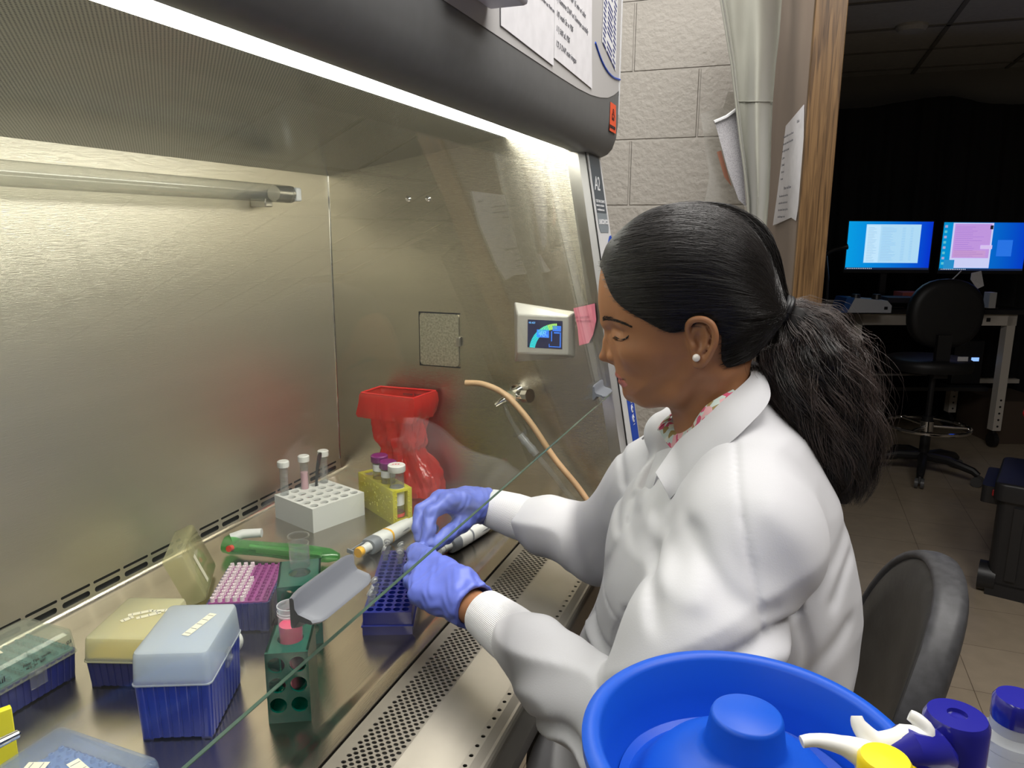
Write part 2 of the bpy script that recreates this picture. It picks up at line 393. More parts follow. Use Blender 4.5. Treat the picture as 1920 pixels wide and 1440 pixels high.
# work surface tray
prof = [(.003, .012), (.006, .008), (.014, .0045), (.030, .0015), (.045, 0), (.500, 0), (.508, .001), (.520, .007), (.526, .008), (.543, .008), (.5445, .004), (.5445, -.012), (.003, -.012)]
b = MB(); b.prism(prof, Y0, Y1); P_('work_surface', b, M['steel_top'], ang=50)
# perforated grille: real holes
def perforated(x0, nx, dx, y0, ny, dy, r, z, xe0, xe1, seg=10):
    mb = MB(); vs = []; fs = []
    for i in range(nx):
        for j in range(ny):
            cx = x0+i*dx; cy = y0+j*dy+(dy/2 if i % 2 else 0)
            base = len(vs)
            for k in range(seg):
                a = 2*PI*(k+.5)/seg; c, s_ = math.cos(a), math.sin(a)
                q = 1/max(abs(c)/(dx/2), abs(s_)/(dy/2))
                vs.append((cx+c*q, cy+s_*q, z)); vs.append((cx+c*r, cy+s_*r, z)); vs.append((cx+c*r*.97, cy+s_*r*.97, z-.0016))
            # push to exact square corners
            for k in range(seg):
                n = (k+1) % seg
                fs.append((base+3*k, base+3*n, base+3*n+1, base+3*k+1)); fs.append((base+3*k+1, base+3*n+1, base+3*n+2, base+3*k+2))
            for k, (sx, sy) in enumerate(((1, 1), (-1, 1), (-1, -1), (1, -1))):
                vs.append((cx+sx*dx/2, cy+sy*dy/2, z)); ci = len(vs)-1
                a = math.atan2(sy*dy, sx*dx) % (2*PI); kk = int((a/(2*PI)*seg-.5) // 1) % seg; k2 = (kk+1) % seg
                fs.append((base+3*kk, ci, base+3*k2))
    mb.add(vs, fs); return mb
GZ = .006
def perforated2(x0, nx, dx, y0, ny, dy, rx, ry, z, seg=12):
    """staggered rows of round holes; odd rows sit half a pitch across"""
    mb = MB()
    for j in range(ny):
        cy = y0+j*dy; odd = j % 2; vs = []; fs = []
        for i in range(nx-odd):
            cx = x0+(i+.5*odd)*dx; base = len(vs)
            for k in range(seg):
                a = 2*PI*(k+.5)/seg; c, s_ = math.cos(a), math.sin(a); q = 1/max(abs(c)/(dx/2), abs(s_)/(dy/2))
                vs += [(cx+c*q, cy+s_*q, z), (cx+c*rx, cy+s_*ry, z), (cx+c*rx*.97, cy+s_*ry*.97, z-.0018)]
            for k in range(seg):
                n = (k+1) % seg; fs += [(base+3*k, base+3*n, base+3*n+1, base+3*k+1), (base+3*k+1, base+3*n+1, base+3*n+2, base+3*k+2)]
            for sx, sy in ((1, 1), (-1, 1), (-1, -1), (1, -1)):
                vs.append((cx+sx*dx/2, cy+sy*dy/2, z)); ci = len(vs)-1
                a = math.atan2(sy*dy, sx*dx) % (2*PI); kk = int((a/(2*PI)*seg-.5)//1) % seg; fs.append((base+3*kk, ci, base+3*((kk+1) % seg)))
        mb.add(vs, fs)
        if odd:
            xl, xr = x0-dx/2, x0+(nx-.5)*dx
            for a, c in ((xl, xl+dx/2), (xr-dx/2, xr)): mb.quad((a, cy-dy/2, z), (c, cy-dy/2, z), (c, cy+dy/2, z), (a, cy+dy/2, z))
    return mb
NX, DX, GY, DY = 6, .0098, -1.24, .0056; NYR = int(1.20/DY)
b = perforated2(.5635, NX, DX, GY, NYR, DY, .0030, .00252, GZ)
xa, xb = .5635-DX/2, .5635+DX*(NX-.5)
ya, yb = GY-DY/2, GY+DY*(NYR-.5)
b.quad((.5465, Y0, GZ), (xa, Y0, GZ), (xa, Y1, GZ), (.5465, Y1, GZ))
b.quad((xa, yb, GZ), (xb, yb, GZ), (xb, Y1, GZ), (xa, Y1, GZ)); b.quad((xa, Y0, GZ), (xb, Y0, GZ), (xb, ya, GZ), (xa, ya, GZ))
# plain apron to the front row of holes
b.quad((xb, Y0, GZ), (.660, Y0, .001), (.660, Y1, .001), (xb, Y1, GZ))
b.quad((.660, Y0, .001), (.680, Y0, -.001), (.680, Y1, -.001), (.660, Y1, .001))
b2 = perforated(.6850, 1, .010, -1.24, 71, .0172, .0026, -.001, 0, 0)
merge(b, b2)
b.quad((.690, Y0, -.001), (.700, Y0, -.004), (.700, Y1, -.004), (.690, Y1, -.001))
arc = [(.700+.010*math.sin(a), -.014+.010*math.cos(a)) for a in [PI/2*i/5 for i in range(6)]]+[(.712, -.05), (.700, -.10), (.66, -.105)]
for p, q in zip(arc[:-1], arc[1:]): b.quad((p[0], Y0, p[1]), (p[0], Y1, p[1]), (q[0], Y1, q[1]), (q[0], Y0, q[1]))
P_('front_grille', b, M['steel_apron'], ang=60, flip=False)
b = MB(); b.box(.5455, .695, Y0, Y1, -.10, -.028); P_('intake_duct', b, M['dark_void'], sm=False)
# far side wall with rounded opening edge, near side is off frame
b = MB()
pts = [(-.012, -.10), (.695, -.10), (.690, .10), (.666, .2)]
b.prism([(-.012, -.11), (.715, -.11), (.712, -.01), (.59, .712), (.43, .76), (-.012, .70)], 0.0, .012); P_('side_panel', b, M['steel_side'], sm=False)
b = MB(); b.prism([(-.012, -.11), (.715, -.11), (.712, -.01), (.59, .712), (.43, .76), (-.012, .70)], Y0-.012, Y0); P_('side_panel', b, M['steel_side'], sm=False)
b = MB(); b.cyl((.001, -.001, .036), (.001, -.001, .686), .0016, n=8); P_('corner_seam', b, M['chrome'])
# perforated supply diffuser
def diffuser_mat():
    m = mat('perforated_diffuser', (0.46, 0.46, 0.42), 0.22, 1.0); nt = m.node_tree; N = nt.nodes; L = nt.links; P = N['Principled BSDF']
    tc = N.new('ShaderNodeTexCoord'); sp = N.new('ShaderNodeSeparateXYZ'); L.new(tc.outputs['Object'], sp.inputs[0])
    def wave(sock, per, off=None):
        a = N.new('ShaderNodeMath'); a.operation = 'MULTIPLY'; a.inputs[1].default_value = 2*PI/per; L.new(sock, a.inputs[0])
        s = N.new('ShaderNodeMath'); s.operation = 'COSINE'; L.new(a.outputs[0], s.inputs[0]); return s
    x = wave(sp.outputs[0], .0050); y = wave(sp.outputs[1], .0050)
    su = N.new('ShaderNodeMath'); su.operation = 'MULTIPLY'; L.new(x.outputs[0], su.inputs[0]); L.new(y.outputs[0], su.inputs[1])
    mr = N.new('ShaderNodeMapRange'); mr.inputs[1].default_value = .25; mr.inputs[2].default_value = .45; L.new(su.outputs[0], mr.inputs[0])
    mx = N.new('ShaderNodeMix'); mx.data_type = 'RGBA'; mx.inputs['A'].default_value = (.46, .46, .42, 1); mx.inputs['B'].default_value = (.02, .02, .02, 1)
    L.new(mr.outputs[0], mx.inputs['Factor']); L.new(mx.outputs['Result'], P.inputs['Base Color'])
    return m
M['diffuser'] = diffuser_mat()
b = MB(); b.prism([(0, .6865), (.42, .754), (.42, .767), (0, .70)], Y0, Y1); P_('air_diffuser', b, M['diffuser'], sm=False)
# lamp bay
b = MB(); b.prism([(.420, .754), (.549, .7255), (.549, .738), (.420, .767)], Y0, Y1); P_('light_diffuser', b, M['lamp'], sm=False)
# head (dark lower band, light upper panel)
hp = [(.549, .7255), (.556, .7225), (.575, .7185), (.592, .7185), (.605, .7240), (.615, .735), (.622, .755), (.625, .78), (.625, .80)]
b = MB(); b.prism(hp+[(.625, 1.45), (.549, 1.45)], Y0-.1, .105); P_('head_shell', b, M['head_grey'], ang=50)
face = []
yb_ = [(-1.35, .800), (-.8, .7995), (-.5, .7993), (-.30, .7993), (-.20, .8003), (-.12, .8035), (-.05, .810), (.01, .819), (.06, .832), (.105, .848)]
b = MB()
for (p, q) in zip(yb_[:-1], yb_[1:]):
    b.quad((.6258, p[0], p[1]), (.6258, q[0], q[1]), (.6258, q[0], 1.45), (.6258, p[0], 1.45))
P_('name_panel', b, M['light_grey'], sm=False, flip=False)
b = MB(); pts = [(-.10, .893), (-.06, .876), (-.02, .866), (.02, .862), (.06, .863), (.104, .868)]
b.tube([(.6263, y, z) for y, z in smoothpath([(p[0], p[1], 0) for p in pts], 4) and [(q.x, q.y) for q in smoothpath([(p[0], p[1], 0) for p in pts], 4)]], .0020, 6); P_('blue_stripe', b, M['blue_panel'])
b = MB(); b.box(.6258, .6275, .1, .105, .80, 1.45); P_('edge_trim', b, M['white_paint'], sm=False)
# outer cabinet end + jamb
b = MB(); b.box(-.06, .582, .012, .105, -.12, 1.45); b.box(-.06, -.012, Y0, .012, -.12, 1.45); P_('outer_shell', b, M['light_grey'], sm=False)
b = MB(); b.box(-.06, .66, Y0-.1, .105, -.17, -.11); P_('base_cabinet', b, M['light_grey'], sm=False)
for x in (-.03, .60):
    for y in (Y0-.07, .07):
        b = MB(); b.box(x-.025, x+.025, y-.025, y+.025, FZ, FZ+.68); P_('leg', b, M['light_grey'], sm=False)
def jx(z, o=0.0): return .590+(.7102-z)*.1773+o      # the tilted front plane of the side jamb
def jamb(ya, yb, o0, o1, z0=-.05, z1=.72):
    mb = MB(); mb.loft([[Vector((jx(z, o), y, z)) for (o, y) in ((o0, ya), (o1, ya), (o1, yb), (o0, yb))] for z in (z0, z1)]); return mb
P_('jamb', jamb(.001, .104, -.10, .002), M['white_paint'], sm=False)
P_('sash_guide', jamb(-.012, .001, -.014, .0), M['light_grey'], sm=False)
P_('sash_guide', jamb(-.004, .0, -.040, -.016), M['steel_plain'], sm=False)
P_('gasket', jamb(-.0125, -.0085, .0, .002), M['black_plastic'], sm=False)
def jq(pts, o, mb=None):   # polygon of (y,z) on the jamb front plane
    mb = mb or MB(); mb.add([(jx(z, o), y, z) for y, z in pts], [tuple(range(len(pts)))]); return mb
P_('model_label', jq([(.008, .606), (.008, .718), (.090, .718), (.090, .606)], .0026), M['label_grey'], sm=False, flip=False)
P_('maker_label', jq([(.008, .6055), (.090, .6055), (.090, .577), (.082, .567), (.016, .567), (.008, .577)], .0026), M['label_grey2'], sm=False, flip=False)
jT = lambda y, z: frame((jx(z, .0030), y, z), (0, 1, 0), (-.1746, 0, .985))
b = text_mb('A2', .040, jT(.016, .650), shear=.35, spacing=.9); P_('lettering', b, M['white_ink'], sm=False)
b = text_mb('CUSTOMER SERVICE', .0082, jT(.010, .626)); merge(b, text_mb('800.821.5525 or 816.333.8811', .0052, jT(.010, .6185))); merge(b, text_mb('www.labconco.com', .0075, jT(.012, .610))); P_('lettering', b, M['white_ink'], sm=False)
b = text_mb('LABCONCO', .0135, jT(.013, .584), bold=.0004); P_('lettering', b, M['white_ink'], sm=False)
bl = [(.104, .562), (.085, .560), (.060, .545), (.036, .518), (.024, .490), (.022, .460), (.030, .430), (.032, .36), (.036, .20), (.042, .0), (.100, .0), (.100, .36), (.104, .42)]
P_('keypad', jq(bl, .0026), M['blue_panel'], sm=False, flip=False)
P_('keypad_edge', jq([(.100, .0), (.1035, .0), (.1035, .40), (.100, .36)], .0027), M['white_paint'], sm=False, flip=False)
for k in range(10):
    z = .365-.0205*k; b = MB(); T = frame((jx(z, .003), .070, z), (0, 1, 0), (-.1746, 0, .985))
    b.lathe([(.0001, .0012), (.0072, .0012), (.0080, .0)], 20, T=T); bt = P_('button', b, M['white_ink'])
    b = MB()
    if k % 2: b.lathe([(.0001, .0020), (.0040, .0020), (.0042, .0012)], 3, T=T)
    else: b.lathe([(.0001, .0020), (.0038, .0020), (.0040, .0012)], 4, T=T)
    P_('button_symbol', b, M['navy'], bt)
    b = MB(); b.box(-.007, .007, -.0125, -.0110, .0002, .0005, T=T); P_('button_caption', b, M['white_ink'], sm=False)
# glass sash
def gx(z): return .6494+(.2441-z)*.2184
b = MB(); g = []
for z in (.2441, .725):
    g.append([Vector((gx(z)+o, y, z)) for o, y in ((-.0015, Y0+.01), (.0015, Y0+.01), (.0015, -.006), (-.0015, -.006))])
b.loft(g, cap0=False); sash = P_('sash', b, M['glass'], sm=False)
b = MB(); z = .2441; b.box(gx(z)-.0015, gx(z)+.0015, Y0+.01, -.006, z-.0006, z+.0002); P_('polished_edge', b, M['glass_edge'], sash, sm=False)
def handle(yc, z, L):
    """grey extruded grip on the glass: back plate and curved shelf"""
    mb = MB(); pr_ = [(-.002, .016), (.002, .0175), (.004, .015), (.0045, .004), (.009, -.002), (.026, -.006), (.0285, -.009), (.026, -.0115), (.010, -.0105), (.003, -.020), (-.001, -.021), (-.002, -.018)]
    rings = []
    n = 14
    for i in range(n+1):
        y = yc-L/2+L*i/n; t = min(i, n-i)/2.0; s = min(1, .80+.20*math.sin(min(1, t)*PI/2))
        rings.append([Vector((gx(z)+.0015+p[0]*s*.82, y, z+p[1]*s*.82)) for p in pr_])
    mb.loft(rings); return mb
P_('handle', handle(-.990, .286, .084), M['grey_plastic'], sash, ang=40)
P_('handle', handle(-.085, .272, .070), M['grey_plastic'], sash, ang=40)
# germicidal tube on the back wall
b = MB(); b.cyl((.05, Y0+.1, .637), (.05, -.205, .637), .0165, n=32); lampu = P_('germicidal_tube', b, M['clear_tube'])
b = MB(); b.cyl((.05, -.255, .637), (.05, -.215, .637), .0145, n=24); b.cyl((.05, -.215, .637), (.05, -.208, .637), .0165, n=24); P_('end_cap', b, M['steel_plain'], lampu)
b = MB(); b.box(.015, .068, -.208, -.192, .624, .650); b.cyl((0, -.2, .637), (.03, -.2, .637), .012); P_('lamp_socket', b, M['white_plastic'], lampu, bev=.003)
b = MB(); b.box(0, .035, -.262, -.240, .612, .628); P_('tube_clip', b, M['steel_plain'], lampu, bev=.002)
# outlet cover on side wall
b = MB(); b.rbox(.2225, .3155, .279, .393, -.004, -.0005, .008, T=Matrix(((1, 0, 0, 0), (0, 0, 1, 0), (0, 1, 0, 0), (0, 0, 0, 1)))); 
M['zinc'] = mat('mottled_zinc_plate', (0.55, 0.53, 0.44), 0.42, 1.0, noise=.28, nscale=230, bump=.2, bscale=70)
oc = P_('outlet_cover', b, M['zinc'])
b = MB(); b.box(.312, .321, -.010, -.002, .325, .345); P_('cover_latch', b, M['steel_plain'], oc, bev=.001)
b = MB(); b.box(.219, .2225, -.0012, 0, .276, .396); b.box(.2225, .318, -.0012, 0, .276, .279); b.box(.2225, .318, -.0012, 0, .393, .396); P_('cover_frame', b, M['black_plastic'], oc, sm=False)
for x in (.1993, .2461):
    b = MB(); b.sph((x, -.001, .6355), .0065, sc=(1, .6, 1)); P_('screw', b, M['chrome'])
# display
b = MB()
o_ = [(.4413, .4246), (.5729, .4098), (.5745, .3160), (.4438, .2985)]; i_ = [(.4560, .4020), (.566, .4030), (.566, .3230), (.4565, .3215)]
b.add([(x, 0, z) for x, z in o_]+[(x, -.022, z) for x, z in i_], [(0, 1, 5, 4), (1, 2, 6, 5), (2, 3, 7, 6), (3, 0, 4, 7), (4, 5, 6, 7)])
M['housing'] = mat('bright_satin_housing', (0.60, 0.585, 0.54), 0.38, .45)
disp = P_('display_housing', b, M['housing'], bev=.003, sm=False)
def dsp(x0, x1, z0, z1, d): 
    mb = MB(); mb.quad((x0, d, z0), (x1, d, z0), (x1, d, z1), (x0, d, z1)); return mb
def em(name, c, s): return mat(name, c, .3, emis=c, estr=s)
_a = at(989, 651, y=-.0225); _b = at(1055, 602, y=-.0225); X0, X1, Z0, Z1 = _a.x, _b.x, _a.z, _b.z
scr = P_('display_screen', dsp(X0, X1, Z0, Z1, -.0225), em('screen_black', (.008, .012, .05), .6), disp, sm=False, flip=False)
def arcseg(mb, cx, cz, r0, r1, a0, a1, d):
    mb.add([(cx+r*math.cos(a), d, cz+r*math.sin(a)) for r, a in ((r0, a0), (r1, a0), (r1, a1), (r0, a1))], [(0, 1, 2, 3)])
ga = MB(); gb = MB(); gc = MB()
for k in range(26):
    a0 = PI-(.02+k*.0585); mbx = ga if k < 12 else gb if k < 20 else gc
    pts = []
    for r, a in ((.047, a0), (.0585, a0), (.0585, a0-.048), (.047, a0-.048)):
        pts.append((max(X0, min(X1, X1-.0095+r*math.cos(a)*1.04)), -.0229, max(Z0, min(Z1, Z0-.0065+r*math.sin(a)))))
    mbx.add(pts, [(0, 1, 2, 3)])
P_('gauge_segment', ga, em('cyan_glow', (.02, .55, .60), 1.0), scr, sm=False, flip=False)
P_('gauge_segment', gb, em('green_glow', (.10, .65, .40), 1.0), scr, sm=False, flip=False)
P_('gauge_segment', gc, em('lime_glow', (.35, .70, .15), 1.0), scr, sm=False, flip=False)
def sx(f): return X0+(X1-X0)*f
def sz(f): return Z0+(Z1-Z0)*f
def sq(mb, x0, x1, z0, z1): mb.quad((sx(x0), -.0229, sz(z0)), (sx(x1), -.0229, sz(z0)), (sx(x1), -.0229, sz(z1)), (sx(x0), -.0229, sz(z1)))
b = MB(); sq(b, .27, .62, .38, .66); sq(b, .72, .96, .63, .82); sq(b, .93, .96, .08, .60); sq(b, .64, .96, .06, .09); sq(b, .68, .71, .26, .62); sq(b, .76, .92, .55, .60); sq(b, .62, .64, .05, .17)
P_('screen_graphic', b, em('blue_glow', (.03, .17, .75), 1.0), scr, sm=False, flip=False)
b = text_mb('48', .0165, frame((sx(.30), -.0233, sz(.42)), (1, 0, 0), (0, 0, 1)), shear=.25); merge(b, text_mb('%', .0065, frame((sx(.53), -.0233, sz(.42)), (1, 0, 0), (0, 0, 1)))); merge(b, text_mb('48.4EF', .0055, frame((sx(.03), -.0233, sz(.86)), (1, 0, 0), (0, 0, 1))))
P_('lettering', b, em('pale_blue_glow', (.15, .45, .9), 1.0), scr, sm=False)
# biohazard sticker on the head
b = MB(); b.quad((.6260, .030, .762), (.6260, .086, .762), (.6260, .079, .815), (.6260, .030, .815)); st = P_('biohazard_sticker', b, M['orange'], sm=False, flip=False)
b = MB(); T = frame((.6266, .056, .793), (0, 1, 0), (0, 0, 1))
def ringpts(mb, cx, cy, r, w, a0=0, a1=2*PI, n=18):
    for i in range(n):
        p, q = a0+(a1-a0)*i/n, a0+(a1-a0)*(i+1)/n
        mb.add([T @ Vector((cx+rr*math.cos(a), cy+rr*math.sin(a), 0)) for rr, a in ((r, p), (r+w, p), (r+w, q), (r, q))], [(0, 1, 2, 3)])
for k in range(3):
    a = PI/2+k*2*PI/3; ringpts(b, .0062*math.cos(a), .0062*math.sin(a), .0042, .0022, a-PI+.5, a+PI-.5)
ringpts(b, 0, 0, .0062, .0014)
P_('biohazard_symbol', b, M['ink'], st, sm=False)
b = text_mb('BIOHAZARD', .0078, frame((.6266, .031, .768), (0, 1, 0), (0, 0, 1)), bold=.0003); P_('lettering', b, M['ink'], st, sm=False)
# information plate at the head's far end
b = MB(); b.add([(.6266, y, z) for y, z in ((-.052, .905), (.064, .876), (.064, 1.12), (-.052, 1.14))], [(0, 1, 2, 3)]); ip = P_('information_label', b, M['white_ink'], sm=False, flip=False)
b = MB()
for k in range(26):
    z = .905+.0085*k
    for (a, c) in ((-.046, -.02), (-.014, .03), (.034, .058)):
        if random.random() < .88:
            c2 = c-random.random()*.01; dz = lambda y: -.25*(y+.052)
            b.quad((.6270, a, z+dz(a)), (.6270, c2, z+dz(c2)), (.6270, c2, z+dz(c2)+.0034), (.6270, a, z+dz(a)+.0034))
P_('print_lines', b, M['navy'], ip, sm=False, flip=False)
b = MB()
for z in (.850, .872, .893, .915): b.quad((.6261, -.285, z), (.6261, -.279, z+.003), (.6261, -.279, z+.016), (.6261, -.285, z+.013))
P_('blue_mark', b, M['navy'], sm=False, flip=False)
# ================================================================== things in the cabinet
M['milky'] = clear('milky_lid', (0.92, 0.94, 0.96), 0.04, 0.2, haze=.56, hazecol=(.90, .95, 1.0))
M['milky_y'] = clear('milky_yellow_lid', (0.97, 0.96, 0.86), 0.04, 0.2, haze=.50, hazecol=(1.0, .99, .76))
M['clear_lid'] = clear('clear_lid', (0.96, 0.97, 0.93), 0.05, 0.06, haze=.18, hazecol=(.92, .93, .80))
M['clear_blue'] = clear('clear_blue_lid', (0.88, 0.91, 0.96), 0.05, 0.06, haze=.22, hazecol=(.55, .65, .8))
M['clear_yel'] = clear('clear_yellow_lid', (0.98, 0.97, 0.86), 0.05, 0.08, haze=.30, hazecol=(1.0, .97, .62))
M['royal'] = mat('royal_blue_plastic', (0.008, 0.036, 0.42), 0.3, spec=.5)
M['navy_pl'] = mat('navy_plastic', (0.008, 0.016, 0.17), 0.28)
M['teal_ins'] = mat('teal_insert', (0.06, 0.27, 0.30), 0.4)
M['yellow_ins'] = mat('yellow_insert', (0.90, 0.72, 0.03), 0.4)
M['blue_ins'] = mat('light_blue_insert', (0.20, 0.36, 0.68), 0.4)
M['purple'] = mat('purple_tray', (0.28, 0.05, 0.22), 0.4)
M['frost'] = clear('frosted_plastic', (.95, .95, .95), .05, .15, haze=.5, hazecol=(.85, .85, .84))
M['tip'] = mat('pale_pipette_tip', (0.80, 0.68, 0.72), 0.4)
M['tape'] = mat('cream_tape', (0.78, 0.74, 0.58), 0.7)
M['green'] = clear('green_rack_plastic', (0.02, 0.38, 0.28), 0.05, 0.12, haze=.72, hazecol=(.0, .20, .14))
M['green_far'] = M['green']
M['cap_white'] = mat('white_cap', (0.85, 0.84, 0.80), 0.4)
M['cap_purple'] = mat('purple_cap', (0.20, 0.02, 0.16), 0.35)
M['pink_liq'] = mat('pink_medium', (0.88, 0.05, 0.17), 0.25, emis=None)
M['pink_pale'] = mat('pale_pink_medium', (0.85, 0.45, 0.52), 0.3)
M['yellow_rack'] = clear('yellow_rack_plastic', (1.0, 0.97, 0.35), 0.04, 0.2, haze=.86, hazecol=(1.0, .96, .13))
M['foam_white'] = mat('white_box_board', (0.84, 0.84, 0.80), 0.45)

def boxframe(p_left, p_right, z=0.0):
    """frame with origin at the near-left floor corner, X towards the near-right corner, Y away"""
    a = Vector((p_left[0], p_left[1], z)); ex = Vector((p_right[0]-p_left[0], p_right[1]-p_left[1], 0)).normalized()
    return frame(a, ex, Vector((-ex.y, ex.x, 0)))
def perim(w, l, r, ribs, depth, n=4, inset=0.0):
    """closed outline of a w x l rounded rectangle with grooves"""
    pts = []
    segs = [((r, 0), (w-r, 0), (0, 1)), ((w, r), (w, l-r), (-1, 0)), ((w-r, l), (r, l), (0, -1)), ((0, l-r), (0, r), (1, 0))]
    cs = [(w-r, r, -PI/2), (w-r, l-r, 0), (r, l-r, PI/2), (r, r, PI)]
    for k in range(4):
        (a, b, nn) = segs[k]; L = math.hypot(b[0]-a[0], b[1]-a[1]); m = max(1, int(L/ribs)) if ribs else 0
        if m:
            for i in range(m):
                for t, d in ((.30, 0), (.38, depth), (.62, depth), (.70, 0)):
                    q = (i+t)/m; pts.append((a[0]+(b[0]-a[0])*q+nn[0]*d, a[1]+(b[1]-a[1])*q+nn[1]*d))
        else:
            pts.append(((a[0]+b[0])/2, (a[1]+b[1])/2))
        cx, cy, a0 = cs[k]
        for i in range(n+1): pts.append((cx+r*math.cos(a0+PI/2*i/n), cy+r*math.sin(a0+PI/2*i/n)))
    if inset: pts = [(w/2+(x-w/2)*(1-2*inset/w), l/2+(y-l/2)*(1-2*inset/l)) for x, y in pts]
    return pts
def ringz(pts, z): return [Vector((x, y, z)) for x, y in pts]
def shell(w, l, z0, z1, r, th, T, ribs=0, depth=0, taper=0.0, open_top=False, rz=.004):
    """hollow cover: open at the bottom (or top)"""
    mb = MB(); o = lambda ins, z: ringz(perim(w, l, r, ribs, depth, inset=ins), z)
    if not open_top:
        R = [o(th, z0), o(0, z0)]+[o(taper*.5, z0+(z1-z0)*.5), o(taper, z1-rz), o(taper+rz*.3, z1-rz*.3), o(taper+rz, z1)]
        mb.loft(R, T=T, cap0=False)
        R2 = [o(th, z0), o(taper+th, z1-rz-th), o(taper+rz+th, z1-th)]
        mb.loft(R2, T=T, cap0=False)
    else:
        mb.loft([o(taper, z0), o(0, z1), o(th, z1), o(taper+th, z0+th)], T=T)
    return mb

def tipbox(name, label, T, w, l, hb, ht, mb_base, m_ins, m_lid, ribs=.009, lid=True, tipsmat=None, group='pipette tip boxes on the work surface', feet=True, grid=(8, 12)):
    o0 = T.translation; root = thing(name, label, 'tip box', (o0.x, o0.y, o0.z), group)
    b = shell(w, l, .0025, hb, .006, .0015, T, ribs=ribs, depth=.0012, taper=.0025, open_top=True)
    if feet:
        for x in (.004, w-.016):
            for y in (.004, l-.016): b.box(x, x+.012, y, y+.012, 0, .006, T=T)
    base = part('base', b, mb_base, root, ang=30)
    b = MB(); b.box(.003, w-.003, .003, l-.003, hb-.006, hb+.0015, T=T)
    ins = part('tip_tray', b, m_ins, root, sm=False)
    b = MB(); dx = (w-.016)/(grid[0]-1); dy = (l-.016)/(grid[1]-1)
    for i in range(grid[0]):
        for j in range(grid[1]): b.lathe([(.0030, hb+.001), (.0027, hb+.0055), (.0018, hb+.006), (.0016, hb+.002)], 7, T=T, c=(.008+i*dx, .008+j*dy, 0), cap0=False)
    part('pipette_tips', b, tipsmat or m_ins, root)['kind'] = 'stuff'
    if lid:
        b = shell(w+.002, l+.002, hb-.004, ht, .007, .0012, T @ Matrix.Translation((-.001, -.001, 0)), taper=.0022, rz=.004)
        ld = part('lid', b, m_lid, root, ang=40)
        b = MB(); z = hb-.0042
        b.loft([ringz(perim(w+.0036, l+.0036, .007, 0, 0), z), ringz(perim(w+.0036, l+.0036, .007, 0, 0), z+.0016)], T=T @ Matrix.Translation((-.0018, -.0018, 0)))
        part('lid_rim', b, m_lid, ld)
    return root
def strip(root, T, x, y, z, ang, n, L, W, lift=.0006):
    """cream tape strip with black bars"""
    TT = T @ Matrix.Translation((x, y, z)) @ Matrix.Rotation(ang, 4, 'Z')
    b = MB(); b.box(0, L, 0, W, 0, .0003, T=TT); p = part('tape_strip', b, M['tape'], root, sm=False)
    b = MB()
    for i in range(n): b.box(L*(i+.5)/n-.0004, L*(i+.5)/n+.0004, .001, W-.001, .0003, .0005, T=TT)
    part('bar_print', b, M['grey_ink'], p, sm=False)

# big royal blue tip box with milky lid
T = boxframe((.3236, -.9075), (.4015, -.873)); r = tipbox('pipette_tip_box', 'tall royal blue pipette tip box with milky bluish lid and one long tape strip', T, .0852, .116, .074, .109, M['royal'], M['blue_ins'], M['milky'], ribs=.011)
strip(r, T, .052, .036, .1093, math.radians(72), 5, .052, .0095)
b = MB(); b.box(.0855, .0895, .050, .066, .058, .078, T=T); b.box(.0855, .093, .054, .062, .066, .070, T=T); part('latch', b, M['clear'], r, bev=.001)
# milky yellow box
T = boxframe((.1821, -.8528), (.262, -.8255)); r = tipbox('pipette_tip_box', 'low navy tip box with yellow tray under a cloudy yellowish lid, between two others', T, .0845, .112, .041, .069, M['navy_pl'], M['yellow_ins'], M['milky_y'])
for x, y, a, n, L in ((.030, .055, .5, 3, .030), (.045, .048, .6, 3, .030), (.055, .066, .2, 2, .022), (.030, .040, .9, 2, .016)): strip(r, T, x, y, .0693, a, n, L, .007)
# teal box at the left
T = boxframe((.148, -.957), (.1505, -.8365)); r = tipbox('pipette_tip_box', 'navy tip box with teal tray, clear lid and front latch at the left edge', T, .1215, .088, .040, .068, M['navy_pl'], M['teal_ins'], M['clear_lid'])
strip(r, T, .048, .028, .0683, 1.35, 3, .034, .008)
b = MB(); b.box(.055, .077, -.0035, -.0015, .020, .044, T=T); b.box(.062, .070, -.006, -.0015, .037, .041, T=T); part('latch', b, M['clear'], r, bev=.001)
TT = T @ Matrix(((1, 0, 0, .010), (0, 0, -1, -.0018), (0, 1, 0, .0495), (0, 0, 0, 1)))
b = text_mb('20ul', .0105, TT); merge(b, text_mb('Filter Tips  sterile', .0050, TT @ Matrix.Translation((.040, .004, 0)))); merge(b, text_mb('96 x   lot   EXP', .0040, TT @ Matrix.Translation((.043, -.001, 0)))); merge(b, text_mb('03', .007, TT @ Matrix.Translation((.097, .003, 0))))
part('lettering', b, M['ink'], r, sm=False)
# box nearest the camera
T = boxframe((.306, -1.075), (.446, -1.078)); r = tipbox('pipette_tip_box', 'clear-lidded pale blue tip box in the bottom left corner, nearest the camera', T, .138, .092, .046, .072, M['navy_pl'], M['blue_ins'], M['clear_blue'], grid=(12, 8))
strip(r, T, .062, .050, .0723, -.25, 3, .036, .011); strip(r, T, .030, .030, .0723, .4, 2, .020, .010)
